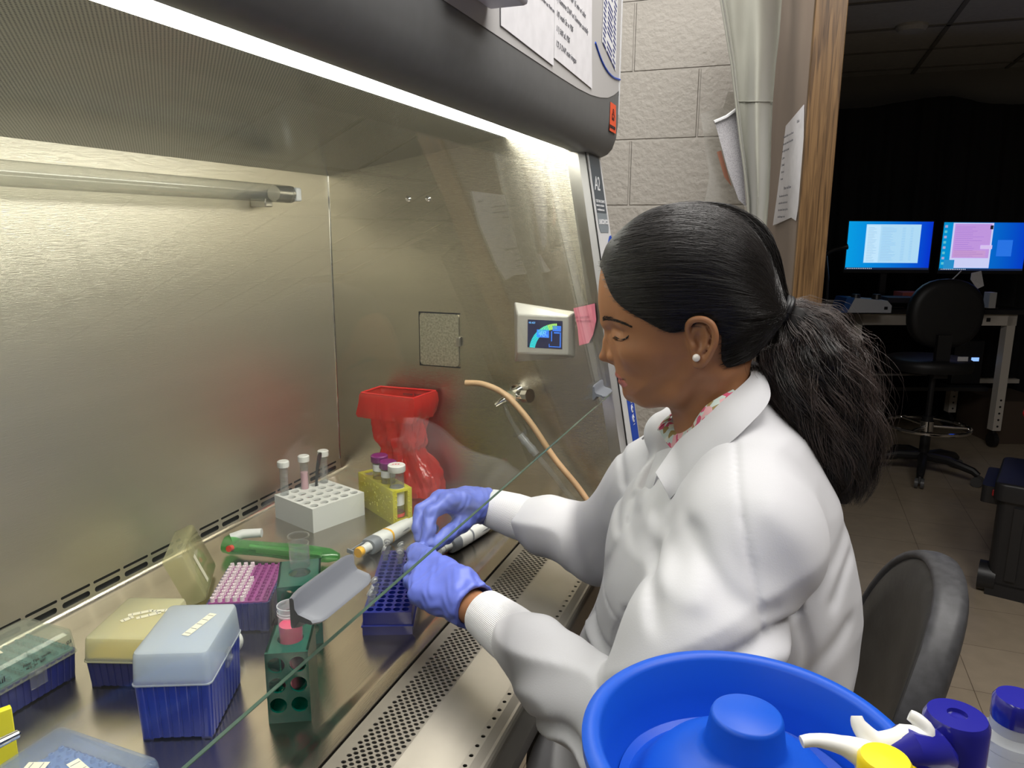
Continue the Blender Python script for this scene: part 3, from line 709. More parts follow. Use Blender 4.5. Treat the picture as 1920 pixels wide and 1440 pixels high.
# open purple box
T = boxframe((.233, -.698), (.312, -.6585))
r = tipbox('pipette_tip_box', 'open navy tip box with purple tray half filled with pale tips', T, .0885, .128, .046, .07, M['navy_pl'], M['purple'], None, lid=False, tipsmat=M['purple'])
b = MB(); dx = (.0885-.016)/7; dy = (.128-.016)/11
def tipmb(i, j):
    mb = MB(); mb.lathe([(.0034, .047), (.0030, .0545), (.0019, .0550), (.0017, .049)], 9, T=T, c=(.008+i*dx, .008+j*dy, 0), cap0=False); return mb
for i in range(5):
    for j in range(12):
        if i == 4 and j > 6: continue
        part('pipette_tip', tipmb(i, j), M['tip'], r)
# its lid standing open behind
A = Vector((.152, -.648, 0)); Bq = Vector((.073, -.538, 0)); ex = (Bq-A).normalized()
up = (Vector((0, 0, 1))*.93+Vector((-ex.y, ex.x, 0))*.37).normalized()
T = frame(A, ex, up)
b = shell(.128, .086, 0, .030, .006, .0012, T, rz=.004)
lid = solo('tip_box_lid', b, M['clear_yel'], 'empty yellowish clear tip box lid standing on edge behind the purple tray', 'lid', base=(A.x, A.y, 0), ang=40)
b = MB(); b.box(.040, .052, .012, .060, .0303, .0306, T=T); part('tape_strip', b, M['tape'], lid, sm=False)
# ------------------------------------------------------------------ white tube rack
F = (.1571, -.3329); Rr = (.1977, -.2143)
T = boxframe(F, Rr); W = .1255; H = .0485
wr = thing('tube_rack', 'white square cardboard tube rack with round holes on the steel surface', 'tube rack', (F[0], F[1], 0))
NH = 5; ph = W/NH
def holed_plate(nx, ny, px, py, r, z, x0, y0, seg=16, th=.002):
    mb = MB()
    for i in range(nx):
        for j in range(ny):
            cx, cy = x0+(i+.5)*px, y0+(j+.5)*py; vs = []; fs = []
            for k in range(seg):
                a = 2*PI*k/seg; c, s_ = math.cos(a), math.sin(a); q = 1/max(abs(c)/(px/2), abs(s_)/(py/2))
                vs += [(cx+c*q, cy+s_*q, z), (cx+c*r, cy+s_*r, z), (cx+c*r, cy+s_*r, z-th)]
            for k in range(seg):
                n = (k+1) % seg; fs += [(3*k, 3*n, 3*n+1, 3*k+1), (3*k+1, 3*n+1, 3*n+2, 3*k+2)]
            for sx, sy in ((1, 1), (-1, 1), (-1, -1), (1, -1)):
                a = math.atan2(sy*py, sx*px) % (2*PI); kk = int(a/(2*PI)*seg) % seg; vs.append((cx+sx*px/2, cy+sy*py/2, z)); fs.append((3*kk, len(vs)-1, 3*((kk+1) % seg)))
            mb.add(vs, fs)
    return mb
b = holed_plate(NH, NH, ph*.96, ph*.96, .0082, H, W*.02, W*.02, th=.004); b.v = [tuple(T @ Vector(p)) for p in b.v]
b.loft([[Vector((x, y, z)) for x, y in ((0, 0), (W, 0), (W, W), (0, W))] for z in (0, H)], T=T, cap1=False)
i0, i1 = W*.02, W*.98
b.add([T @ Vector(p) for p in ((0, 0, H), (W, 0, H), (W, W, H), (0, W, H), (i0, i0, H), (i1, i0, H), (i1, i1, H), (i0, i1, H))], [(0, 1, 5, 4), (1, 2, 6, 5), (2, 3, 7, 6), (3, 0, 4, 7)])
part('rack_body', b, M['foam_white'], wr, sm=False)
b = holed_plate(NH, NH, ph*.96, ph*.96, .0082, .022, W*.02, W*.02, th=.002); b.v = [tuple(T @ Vector(p)) for p in b.v]; part('inner_shelf', b, M['foam_white'], wr, sm=False)
def tube15(name, p, label, liq=None, capm='cap_white', rad=.0083, h=.119, capr=.0112, caph=.0125, group='capped conical tubes', lh=.7, tilt=(0, 0)):
    root = thing(name, label, 'tube', p, group)
    b = MB(); b.lathe([(.0015, 0), (.003, .001), (rad, .022 if rad < .01 else .014), (rad, h-.012), (rad-.0009, h-.012), (rad-.0009, .022 if rad < .01 else .015), (.002, .0022)], 24)
    part('tube_body', b, M['clear'], root, local=True)
    b = MB()
    for k in range(9): b.lathe([(rad+.0001, .03+k*.0085), (rad+.0001, .0305+k*.0085)], 16, cap0=False, cap1=False)
    b2 = MB(); b2.add(b.v, [f for f in b.f if (f[0] % 32) < 7]); part('graduations', b2, M['grey_ink'], root, local=True, flip=False)
    if liq: b = MB(); b.lathe([(.001, .003), (.003, .004), (rad-.0011, .0225 if rad < .01 else .016), (rad-.0011, h*lh)], 24); part('liquid', b, M[liq], root, local=True)
    if capm:
        b = MB(); prof = [(capr*.97, h-caph), (capr, h-caph+.001), (capr, h-.0015), (capr-.0015, h), (0.0001, h)]
        n = 48; rings = []
        for rr, zz in prof: rings.append([Vector(((rr+(.0004 if j % 2 and rr > capr*.95 else 0))*math.cos(2*PI*j/n), (rr+(.0004 if j % 2 and rr > capr*.95 else 0))*math.sin(2*PI*j/n), zz)) for j in range(n)])
        b.loft(rings); part('cap', b, M[capm], root, local=True)
    root.rotation_euler = (tilt[0], tilt[1], 0); return root
def hole(i, j): return T @ Vector((W*.02+(i+.5)*ph*.96, W*.02+(j+.5)*ph*.96, 0))
tb = tube15('conical_tube', hole(0, 4), 'slim clear tube with white cap, leftmost in the white rack')
tb2 = tube15('conical_tube', hole(2, 4), 'slim white-capped tube holding pale pink liquid in the white rack', liq='pink_pale')
dup(tb, hole(4, 4), label='slim clear white-capped tube at the back corner of the white rack, beside the black tool')
b = MB(); p0 = hole(3, 4)+Vector((.004, -.004, .030)); b.tube([p0, p0+Vector((.003, .006, .055)), p0+Vector((.006, .012, .082)), p0+Vector((.007, .013, .088))], [.0035, .0050, .0065, .0045], 12, flat=.5)
solo('spatula', b, M['black_plastic'], 'thin black plastic tool standing in a hole of the white rack', 'spatula', base=p0)
for q in ((1, 4), (0, 3), (1, 3)): pass
# ------------------------------------------------------------------ yellow rack
F = (.2803, -.2429); L_ = (.1052, -.1326); Rr = (.2995, -.2058)
ey = (Vector((L_[0]-F[0], L_[1]-F[1], 0))).normalized(); ex = Vector((ey.y, -ey.x, 0))
if ex.dot(Vector((Rr[0]-F[0], Rr[1]-F[1], 0))) < 0: ex = -ex
T = frame((F[0], F[1], 0), ex, ey); Wd, Ln, Hh = .0425, .150, .070
yr = thing('tube_rack', 'bright yellow translucent plastic rack with bubbled walls and open end', 'tube rack', (F[0], F[1], 0))
b = MB()
for x in (0, Wd-.003): b.box(x, x+.003, 0, Ln, 0, Hh, T=T)
b.box(.003, Wd-.003, 0, Ln, 0, .003, T=T)
for y0_, y1_ in ((0, .003), (Ln-.003, Ln)):
    b.box(.003, .009, y0_, y1_, .003, Hh, T=T); b.box(Wd-.009, Wd-.003, y0_, y1_, .003, Hh, T=T); b.box(.009, Wd-.009, y0_, y1_, .003, .009, T=T); b.box(.009, Wd-.009, y0_, y1_, Hh-.005, Hh, T=T)
part('rack_wall', b, M['yellow_rack'], yr, sm=False)
b = holed_plate(1, 4, Wd-.006, (Ln-.006)/4, .0152, Hh-.0005, .003, .003, seg=24, th=.0025); b.v = [tuple(T @ Vector(p)) for p in b.v]; part('top_plate', b, M['yellow_rack'], yr, sm=False)
b = MB()
for k in range(90):
    y, z = random.random()*Ln, .006+random.random()*(Hh-.012); rr = .0010+.0016*random.random(); b.sph(T @ Vector((-.0002, y, z)), rr, 8, 6, sc=(.6, .6, .9))
for k in range(26):
    x, z = (.003+.006*random.random()) if k % 2 else Wd-.003-.006*random.random(), .006+random.random()*(Hh-.012); b.sph(T @ Vector((x, -.0002, z)), .001+.001*random.random(), 8, 6)
part('bubble_texture', b, M['yellow_rack'], yr)['kind'] = 'stuff'
def yh(k): return T @ Vector((Wd/2, .003+(k+.5)*(Ln-.006)/4, .004))
w50 = tube15('conical_tube', yh(0), 'wide tube with white screw cap marked in red, in the yellow rack', rad=.0142, h=.112, capr=.0172, caph=.014)
b = MB(); b.lathe([(.0144, .030), (.0144, .066)], 30, cap0=False, cap1=False); part('paper_label', b, M['white_ink'], w50, local=True)
b = MB()
for k in range(3): b.box(-.008+.005*k, -.005+.005*k, -.004+.002*k, -.001+.003*k, .1120, .1124)
part('red_mark', b, mat('red_marker', (.7, .05, .07), .5), w50, local=True, sm=False)
b = MB(); b.lathe([(.0145, .006), (.0145, .013)], 30, cap0=False, cap1=False); part('red_band', b, mat('red_print', (.8, .12, .10), .5), w50, local=True)
p50 = tube15('conical_tube', yh(2), 'wide tube with dark purple cap, further back in the yellow rack', rad=.0142, h=.114, capr=.0172, caph=.014, capm='cap_purple')
b = MB(); b.lathe([(.0144, .082), (.0144, .096)], 30, cap0=False, cap1=False); part('paper_label', b, M['white_ink'], p50, local=True)
dup(p50, yh(1)+Vector((0, 0, -.004)), label='wide tube with purple cap right behind the white-capped one in yellow rack')
# ------------------------------------------------------------------ green four-way racks
def green_rack(pl, pr_, depth, label):
    T = boxframe(pl, pr_); w = math.hypot(pr_[0]-pl[0], pr_[1]-pl[1]); h = .090
    root = thing('tube_rack', label, 'tube rack', (pl[0], pl[1], 0), 'green block racks')
    b = holed_plate(2, 3, w/2, .078/3, .0098, 0, 0, 0, seg=20, th=.003)
    fr = [tuple(T @ Vector((p[0], .0-p[2], p[1]+.010))) for p in b.v]; fb = [tuple(T @ Vector((p[0], depth+p[2], p[1]+.010))) for p in b.v]
    mb = MB(); mb.add(fr, b.f); mb.add(fb, b.f)
    mb.box(0, w, 0, depth, 0, .010, T=T); mb.box(0, w, 0, .003, .088, .0905, T=T)
    part('end_wall', mb, M['green'], root, sm=False)
    b = MB(); b.box(0, .003, 0, depth, .010, h, T=T); part('side_wall', b, M['green'], root, sm=False)
    b = MB(); b.box(w-.003, w, 0, depth, .010, h, T=T); part('side_wall', b, M['green'], root, sm=False)
    b = holed_plate(1, 1, w, depth, .0152, h, 0, 0, seg=28, th=.003); b.v = [tuple(T @ Vector(p)) for p in b.v]; part('top_plate', b, M['green'], root, sm=False)
    return root, T, w
g1, T1, w1 = green_rack((.4413, -.8287), (.4847, -.8059), .066, 'teal green block rack holding the tube of pink liquid')
g2, T2, w2 = green_rack((.351, -.689), (.3994, -.656), .085, 'teal green block rack behind, holding the open empty tube')
pt = tube15('conical_tube', T1 @ Vector((w1/2, .038, .012)), 'open clear tube of bright pink medium standing in a green rack', liq='pink_liq', capm=None, rad=.0145, h=.118, lh=.80)
b = MB()
for z in (.1085, .112): b.lathe([(.0145, z-.0008), (.0152, z), (.0145, z+.0008)], 28, cap0=False, cap1=False)
b.lathe([(.0145, .117), (.0151, .1175), (.0151, .119), (.0138, .119), (.0136, .106)], 28, cap0=False, cap1=False); part('screw_thread', b, M['milky'], pt, local=True)
pe = tube15('conical_tube', T2 @ Vector((w2/2, .064, .014)), 'open empty clear tube sticking out of the farther green rack', capm=None, rad=.0145, h=.124)
b = MB(); b.lathe([(.0145, .1215), (.0155, .122), (.0155, .124), (.0138, .124)], 28, cap0=False, cap1=False); part('tube_lip', b, M['clear'], pe, local=True)
# ------------------------------------------------------------------ navy microtube rack
A = Vector((.4405, -.6177, 0)); B_ = Vector((.5045, -.5915, 0)); far = Vector((.347, -.431, 0))
T = boxframe(A, B_); w = .0695; l = .212; h = .0345
mr = thing('microtube_rack', 'navy blue rack of small round holes under the gloved hands', 'tube rack', (A.x, A.y, 0))
b = holed_plate(5, 16, (w-.006)/5, (l-.006)/16, .0052, h, .003, .003, seg=14, th=.008); b.v = [tuple(T @ Vector(p)) for p in b.v]; 
b.add([T @ Vector(p) for p in ((0, 0, h), (w, 0, h), (w, l, h), (0, l, h), (.003, .003, h), (w-.003, .003, h), (w-.003, l-.003, h), (.003, l-.003, h))], [(0, 1, 5, 4), (1, 2, 6, 5), (2, 3, 7, 6), (3, 0, 4, 7)])
b.loft([[T @ Vector((x, y, z)) for x, y in ((-q, -q), (w+q, -q), (w+q, l+q), (-q, l+q))] for z, q in ((0, .001), (.012, .001), (.0125, .0025), (.0145, .0025), (.015, 0), (h, 0))], cap1=False, cap0=True)
part('rack_body', b, M['navy_pl'], mr, sm=False)
mt0 = thing('microtube', 'tiny clear tube with open lid, in the near left corner of the navy rack', 'tube', (0, 0, 0), 'open microtubes in the navy rack')
b = MB(); b.lathe([(.0015, 0), (.0022, .002), (.0044, .018), (.0046, .036), (.0060, .0365), (.0060, .039), (.0050, .039), (.0042, .034), (.0014, .004)], 16); part('tube_body', b, M['clear'], mt0, local=True)
b = MB(); Tl = Matrix.Translation((-.0062, 0, .040)) @ Matrix.Rotation(math.radians(115), 4, 'Y')
b.lathe([(.0062, 0), (.0064, .0014), (.0046, .0016), (.0044, .0045), (.0034, .0045), (.0001, .0018)], 18, T=Tl @ Matrix.Translation((-.0066, 0, 0))); b.box(-.001, .002, -.0015, .0015, 0, .0008, T=Tl); part('tube_lid', b, M['frost'], mt0, local=True)
def mh(i, j): return T @ Vector((.003+(i+.5)*(w-.006)/5, .003+(j+.5)*(l-.006)/16, .0085))
p = mh(0, 1); mt0.location = (p.x, p.y, p.z+ZO)
names = [((0, 2), 'tiny open tube second from the near end in the navy rack'), ((0, 4), 'tiny open tube third from the near end along the navy rack edge'),
         ((0, 13), 'tiny tube with lid flipped up near the yellow pipette knob'), ((0, 15), 'tiny open tube in the farthest hole of the navy rack, by the yellow knob'),
         ((2, 12), 'tiny open tube in the middle column of the navy rack, nearer of two'), ((2, 14), 'tiny open tube in the middle column of the navy rack, farther of two')]
for (ij, lb) in names: dup(mt0, mh(*ij), rotz=random.uniform(-1.2, 1.2), label=lb)
# ------------------------------------------------------------------ pipettes lying on the surface
def pipette(p0, p1, label, knobmat, ring, roll=0.0):
    p0 = Vector(p0); p1 = Vector(p1); ax = (p1-p0).normalized(); side = ax.cross(Vector((0, 0, 1))).normalized()
    T = frame(p0, ax, side); T = T @ Matrix.Rotation(roll, 4, 'X')
    root = thing('pipette', label, 'pipette', (p0.x, p0.y, 0), 'pipettes lying on the surface')
    def rr(x, ry, rz, n=20, p=2.6):
        ry *= 1.12; rz *= 1.08
        return [Vector((x, ry*math.copysign(abs(math.cos(a))**(2/p), math.cos(a)), rz*math.copysign(abs(math.sin(a))**(2/p), math.sin(a)))) for a in [2*PI*i/n for i in range(n)]]
    b = MB(); b.loft([rr(x, a, c) for x, a, c in ((.030, .0135, .0125), (.034, .0150, .0135), (.052, .0145, .0135), (.054, .0130, .0125))], T=T); part('grey_collar', b, M['grey_plastic'], root)
    b = MB(); b.loft([rr(x, a, c) for x, a, c in ((.052, .0140, .0130), (.058, .0145, .0135), (.100, .0135, .0125), (.140, .0115, .0115), (.158, .0095, .010), (.165, .0075, .0075), (.200, .0060, .0060), (.235, .0030, .0030))], T=T); part('body', b, M['white_plastic'], root)
    b = MB()
    b.loft([rr(x, a, c) for x, a, c in ((.055, .0050, .0145), (.100, .0045, .0137), (.140, .0035, .0125))], T=T @ Matrix.Rotation(PI/2, 4, 'X')); part('grey_inlay', b, M['grey_plastic'], root)
    b = MB(); b.lathe([(.0085, .012), (.0085, .024), (.0095, .030), (.0001, .031)], 24, T=T @ Matrix(((0, 0, 1, 0), (1, 0, 0, 0), (0, 1, 0, 0), (0, 0, 0, 1)))); part('neck', b, M['white_plastic'], root)
    b = MB(); b.lathe([(.0001, 0), (.0085, 0), (.0095, .002), (.0095, .008), (.006, .0125), (.0001, .013)], 24, T=T @ Matrix(((0, 0, 1, 0), (1, 0, 0, 0), (0, 1, 0, 0), (0, 0, 0, 1)))); part('push_knob', b, knobmat, root)
    b = MB(); b.loft([rr(x, a, c) for x, a, c in ((.084, .0143, .0134), (.089, .0142, .0133))], T=T, cap0=False, cap1=False); part('colour_ring', b, ring, root)
    b = MB(); b.box(.060, .080, .0105, .0150, -.0048, .0058, T=T); w_ = part('volume_window', b, M['black_plastic'], root, bev=.001)
    b = text_mb('100', .0055, T @ Matrix.Translation((.0635, .01512, .0030)) @ Matrix.Rotation(-PI/2, 4, 'X') @ Matrix.Scale(1, 4)); part('lettering', b, M['white_ink'], w_, sm=False)
    b = MB(); b.cyl(T @ Vector((.100, .012, .001)), T @ Vector((.100, .0142, .001)), .0026, n=16); part('side_button', b, M['grey_plastic'], root)
    b = MB(); b.loft([[Vector((x, y*s, z)) for x, y in ((-.004, -.004), (.010, -.005), (.034, -.006), (.034, .006), (.010, .005), (-.004, .004))] for z, s in ((.011, 1), (.0135, 1))], T=T @ Matrix.Rotation(PI/2*1.1, 4, 'X')); b.box(-.006, -.003, -.004, .004, .006, .020, T=T @ Matrix.Rotation(PI/2*1.1, 4, 'X')); part('finger_hook', b, M['grey_plastic'], root, bev=.001)
    return root
M['amber'] = mat('amber_knob', (0.95, 0.50, 0.03), 0.35)
pipette(at(671, 1037, z=.016), at(778, 975, z=.013), 'white and grey pipette with yellow push knob, farther from the glass', M['amber'], M['amber'])
pipette(at(822, 1033, z=.016), at(912, 984, z=.013), 'white and grey pipette with white knob half under the right glove', M['white_plastic'], M['grey_plastic'])
# ------------------------------------------------------------------ green pipette controller
M['green_clear'] = clear('green_clear_plastic', (0.45, 0.90, 0.48), 0.06, 0.08, haze=.26, hazecol=(.08, .60, .12))
gp0 = at(425, 1022, z=.02); gp1 = at(600, 1040, z=.018)
pc = thing('pipette_controller', 'green see-through pipette controller lying behind the tip boxes', 'pipette controller', (gp0.x, gp0.y, 0))
ax = (gp1-gp0).normalized(); T = frame(gp0, ax, Vector((0, 0, 1)).cross(ax))
def rr2(x, ry, rz, y0=0, n=20): return [Vector((x, y0+ry*math.cos(a), rz*math.sin(a))) for a in [2*PI*i/n for i in range(n)]]
b = MB(); b.loft([rr2(-.010, .010, .010, .012), rr2(-.002, .022, .015, .006), rr2(.010, .020, .015, .002), rr2(.030, .013, .013, -.002), rr2(.080, .013, .013, 0), rr2(.150, .016, .015, 0), rr2(.195, .013, .012, .001), rr2(.212, .006, .006, 0)], T=T); part('body', b, M['green_clear'], pc)
b = MB(); b.tube([T @ Vector(p) for p in ((.045, 0, .001), (.11, .002, 0), (.18, 0, 0))], .0045, 10); b.box(.06, .13, -.007, .007, -.006, .004, T=T); part('battery_tube', b, M['steel_plain'], pc)
b = MB(); b.box(.014, .18, -.0085, .0085, -.009, -.007, T=T); part('circuit_board', b, mat('circuit_green', (.02, .18, .05), .4, noise=.5, nscale=120), pc, sm=False)
b = MB(); b.tube([T @ Vector(p) for p in ((.004, .010, .008), (.020, .022, .014), (.052, .030, .016))], [.010, .0085, .008], 20); part('nose_cone', b, M['white_plastic'], pc)
b = MB(); b.cyl(T @ Vector((.020, -.017, .004)), T @ Vector((.020, -.026, .006)), .0055, n=18); part('trigger', b, mat('red_trigger', (.8, .05, .03), .35), pc)
# loose white cap
p = at(436, 1222, z=0.0)
b = MB(); n = 40; T = Matrix.Translation((p.x, p.y, .0165)) @ Matrix.Rotation(1.35, 4, Vector((1, .35, 0))); b.lathe([(.0001, .0), (.0150, 0), (.0168, .0015), (.0168, .012), (.0150, .012), (.0150, .002), (.0001, .002)], 40, T=T)
solo('screw_cap', b, M['cap_white'], 'loose white screw cap standing on edge behind the tall blue box', 'cap', base=(p.x, p.y, 0))
# yellow card and steel forceps at the left edge
a = at(0, 1440, z=0.01); 
b = MB(); b.box(-.045, .045, -.004, .004, 0, .0855, T=Matrix.Translation((.235, -1.035, 0)) @ Matrix.Rotation(math.radians(65), 4, 'Z')); solo('yellow_card', b, mat('fluorescent_yellow', (.95, .85, .02), .5), 'fluorescent yellow upright card at the left edge of the picture', 'card', base=(.235, -1.035, 0), bev=.001)
p0 = at(-50, 1418, z=.091); p1 = at(38, 1374, z=.091)
b = MB(); b.tube([p0, p0*.5+p1*.5, p1*.95+p0*.05, p1], [.0045, .0048, .0042, .002], 14); solo('metal_tool', b, M['chrome'], 'shiny steel tool end at the left edge above the yellow card', 'tool', base=p0)
# ------------------------------------------------------------------ red biohazard bag in its frame
M['red_bag'] = clear('red_bag_film', (1.0, 0.22, 0.17), 0.05, 0.15, haze=.66, hazecol=(1.0, .07, .05))
def bag():
    cx, cy, zt = .192, -.062, .222
    rim = [Vector((.1229, -.0905, zt)), Vector((.2533, -.1000, zt)), Vector((.2628, -.0130, zt)), Vector((.1273, -.0171, zt))]
    root = thing('waste_bag', 'translucent red biohazard bag hung over a small bench bin in the corner', 'waste bag', (cx, cy, 0))
    def loopz(ptsrect, n=96, r=.10):
        out = []
        for i in range(n):
            t = 4*i/n; k = int(t); f = t-k
            out.append(ptsrect[k]*(1-f)+ptsrect[(k+1) % 4]*f)
        return out
    def level(z, sx, sy, ox=0, oy=0, roundness=0.0, wr=0.0, seed=0.0, freq=9):
        base = loopz(rim); c = sum(rim, Vector())/4; out = []
        for i, p in enumerate(base):
            d = p-c; a = math.atan2(d.y, d.x); rr = .058
            q = Vector((math.cos(a)*rr, math.sin(a)*rr*.85, 0)); d2 = Vector((d.x*sx, d.y*sy, 0))*(1-roundness)+Vector((q.x*sx, q.y*sy, 0))*roundness
            f = 1+wr*(math.sin(freq*a+seed*3+z*40)+.6*math.sin(freq*2.3*a+seed-z*70)+.3*math.sin(41*a+z*90))
            out.append(Vector((c.x+ox+d2.x*f, c.y+oy+d2.y*f, z)))
        return out
    b = MB(); L = []
    # outer hanging cuff over the rim
    b.loft([level(zt+.002, 1.02, 1.02), level(zt-.002, 1.06, 1.06), level(zt-.02, 1.09, 1.10, wr=.012, seed=1), level(zt-.045, 1.10, 1.12, -.004, 0, wr=.03, seed=2, freq=7), level(zt-.052, 1.06, 1.1, -.005, 0, wr=.05, seed=2, freq=7)], cap0=False, cap1=False)
    part('bag_cuff', b, M['red_bag'], root, ang=60, flip=False)
    b = MB()
    spec = [(zt+.002, 1.02, 1.02, 0, 0, 0, 0), (zt-.03, .93, .93, 0, 0, .1, .015), (zt-.06, .84, .86, .004, 0, .3, .03), (zt-.085, .82, .85, .008, 0, .4, .05), (zt-.105, .80, .82, .008, 0, .4, .06), (zt-.120, .70, .75, .010, 0, .5, .06), (zt-.135, .72, .78, .012, 0, .5, .07), (zt-.155, .84, .9, .016, 0, .4, .07), (zt-.180, .98, .98, .022, 0, .3, .06), (.020, 1.06, 1.0, .026, -.002, .3, .05), (.004, 1.04, .98, .028, -.004, .3, .03)]
    SA = np.array(spec)[::-1]; zz_ = np.linspace(SA[0, 0], SA[-1, 0], 46); R5 = np.random.RandomState(5); lv = []
    for q_, z in enumerate(zz_):
        v_ = [float(np.interp(z, SA[:, 0], SA[:, k])) for k in range(1, 7)]; wob = .012*math.sin(z*170)+.008*math.sin(z*410+1)
        lv.append(level(z, v_[0]+wob, v_[1]+wob, v_[2], v_[3], v_[4], v_[5]*1.7, 5, 7))
    b.loft(lv, cap0=True, cap1=False)
    part('bag_body', b, M['red_bag'], root, ang=60, flip=False)
    b = MB(); lp = [p+Vector((0, 0, .002)) for p in loopz(rim, 64)]; b.tube(lp+[lp[0]], .0022, 8); part('rim_frame', b, mat('red_plastic', (.75, .02, .02), .3), root)
    # print inside, seen through the mouth
    T = frame((.262, -.020, zt-.013), (-1, -.02, 0), (0, 0, 1)); T = frame((.168, -.0125, zt-.012), (1, .01, 0), (0, 0, 1))
    b = text_mb('Biohazard waste', .0105, frame((.256, -.0195, zt-.012), (-1, -.03, 0), (0, 0, 1))); part('lettering', b, M['ink'], root, sm=False)
bag()
# ------------------------------------------------------------------ vacuum valve and hoses on the side wall
vv = at(985, 745, y=-.045)
vl = thing('vacuum_valve', 'chrome valve on the steel side wall with hoses attached', 'valve', (.462, 0, .2))
b = MB(); c0 = Vector((.455, 0, .236)); b.cyl(c0, c0+Vector((0, -.018, 0)), .017); b.cyl(c0+Vector((0, -.018, 0)), c0+Vector((0, -.055, 0)), .0120); part('valve_body', b, M['chrome'], vl)
b = MB(); b.cyl(c0+Vector((-.018, -.040, -.006)), c0+Vector((.034, -.040, .002)), .0110); b.cyl(c0+Vector((.026, -.042, .001)), c0+Vector((.040, -.048, .003)), .0150, n=10); part('knob', b, M['chrome'], vl)
b = MB(); b.tube([c0+Vector((-.004, -.038, -.002)), c0+Vector((-.022, -.048, -.012)), c0+Vector((-.034, -.052, -.022))], [.0075, .0060, .0042], 16); part('hose_barb', b, M['chrome'], vl)
pts = smoothpath([at(873, 718, y=-.055), at(905, 720, y=-.055), at(940, 735, y=-.055), at(968, 760, y=-.060), at(1000, 800, y=-.06), at(1040, 860, y=-.055), at(1085, 915, y=-.045), at(1118, 965, y=-.04), at(1130, 990, y=-.04)], 6)
b = MB(); b.tube(pts, .0062, 14); solo('rubber_hose', b, M['rubber_tan'], 'tan rubber hose curving over the chrome valve on the side wall', 'hose', base=pts[-1])
pts = smoothpath([at(946, 757, y=-.052), at(955, 782, y=-.054), at(975, 815, y=-.055), at(1000, 845, y=-.055), at(1040, 893, y=-.05), at(1060, 920, y=-.045), at(1090, 955, y=-.04)], 6)
ht = thing('vacuum_tubing', 'clear tubing with white sleeve hanging from the chrome valve', 'tubing', tuple(pts[-1]))
b = MB(); b.tube(pts[:13], [.0040]*3+[.0052]*10, 12); part('clear_tube', b, M['clear_tube'], ht)
b = MB(); b.tube(pts[12:20], .0080, 16); b.tube(pts[14:16], .0092, 16); b.tube(pts[17:19], .0092, 16); part('white_sleeve', b, M['frost'], ht)
b = MB(); b.tube(pts[19:], .0062, 12); part('clear_tube', b, M['clear_tube'], ht)
# small glass petcock against the wall
b = MB(); q = at(985, 812, y=-.03); b.cyl(q, q+Vector((-.026, .0, -.008)), .004); b.cyl(q+Vector((-.0, 0, .010)), q+Vector((0, 0, -.006)), .003); solo('glass_stopcock', b, M['clear'], 'small clear stopcock against the steel wall behind the tubing', 'stopcock', base=q)
# ------------------------------------------------------------------ pink note on the glass edge
z0_, z1_ = .345, .427
def np_(u, v, D=1.452): 
    p = at(u, v, y=-.012); return p
P4 = [np_(1075, 578), np_(1115, 569), np_(1118, 600), np_(1112, 628), np_(1104, 643), np_(1086, 648), np_(1083, 615)]
b = MB(); n = len(P4); b.add([p+Vector((0, 0, 0)) for p in P4]+[p+Vector((0, .0006, 0)) for p in P4], [tuple(range(n)), tuple(range(2*n-1, n-1, -1))]+[(i, (i+1) % n, n+(i+1) % n, n+i) for i in range(n)])
nt_ = solo('sticky_note', b, M['pink_paper'], 'pink sticky note with handwriting stuck at the far end of the glass', 'note', base=P4[5], sm=False)
T = frame(np_(1079, 596)+Vector((0, -.0008, 0)), (1, 0, .08), (0, 0, 1)); b = text_mb('do not turn', .0062, T, shear=.2); merge(b, text_mb('off the blower', .0056, T @ Matrix.Translation((0, -.008, 0)), shear=.2)); part('handwriting', b, mat('note_ink', (.5, .1, .2), .6), nt_, sm=False)
# ------------------------------------------------------------------ papers, plastic box on the head
HX = .6262
def paper(poly, name, label, lines, rows_kw, th=.0006, curl=.004):
    mb = MB(); n = len(poly); c = sum((Vector((0, y, z)) for y, z in poly), Vector())/n
    mb.add([(HX+.0015, y, z) for y, z in poly]+[(HX+.0009, y, z) for y, z in poly], [tuple(range(n)), tuple(range(2*n-1, n-1, -1))]+[(i, (i+1) % n, n+(i+1) % n, n+i) for i in range(n)])
    return solo(name, mb, M['paper'], label, 'paper', base=(HX, poly[0][0], poly[0][1]), sm=False)
pa = paper([(-.5585, .8125), (-.3446, .8075), (-.348, 1.09), (-.565, 1.09)], 'printed_sheet', 'plain printed sheet taped to the grey head, left of the handwritten one', None, None)
T = frame((HX+.0019, -.54, .8800), (0, 1, -.13), (0, 0, 1))
b = text_mb('Please keep the cabinet clean and wipe with ethanol after use. Thank you', .0062, frame((HX+.0019, -.53, .885), (0, 1, -.03), (0, 0, 1))); part('lettering', b, M['grey_ink'], pa, sm=False)
pb = paper([(-.3426, .8195), (-.1177, .8135), (-.126, .864), (-.145, 1.06), (-.350, 1.06)], 'handwritten_sheet', 'sheet of handwritten staining notes taped to the grey head panel', None, None)
rows = ['12) 3 DAPI stain images', '11) 500 uL PBS', '10) wash 3x w PBS', '9) Remove DAPI w/ Kimwipe carefully', '8) cover w/ foil for 15 min w/ tube', '7) add DAPI stain']
b = MB()
for i, s in enumerate(rows): merge(b, text_mb(s, .0115, frame((HX+.0019, -.336, .838+.0205*i), (0, 1, -.035), (0, 0, 1)), shear=.15))
part('handwriting', b, M['grey_ink'], pb, sm=False)
b = MB(); b.box(HX, HX+.050, -.72, -.5950, .8200, .95); dv = solo('wall_device', b, mat('lilac_white_plastic', (.68, .66, .76), .35), 'pale lilac-white plastic box with round button mounted on the head', 'device', base=(HX, -.65, .8200), bev=.005)
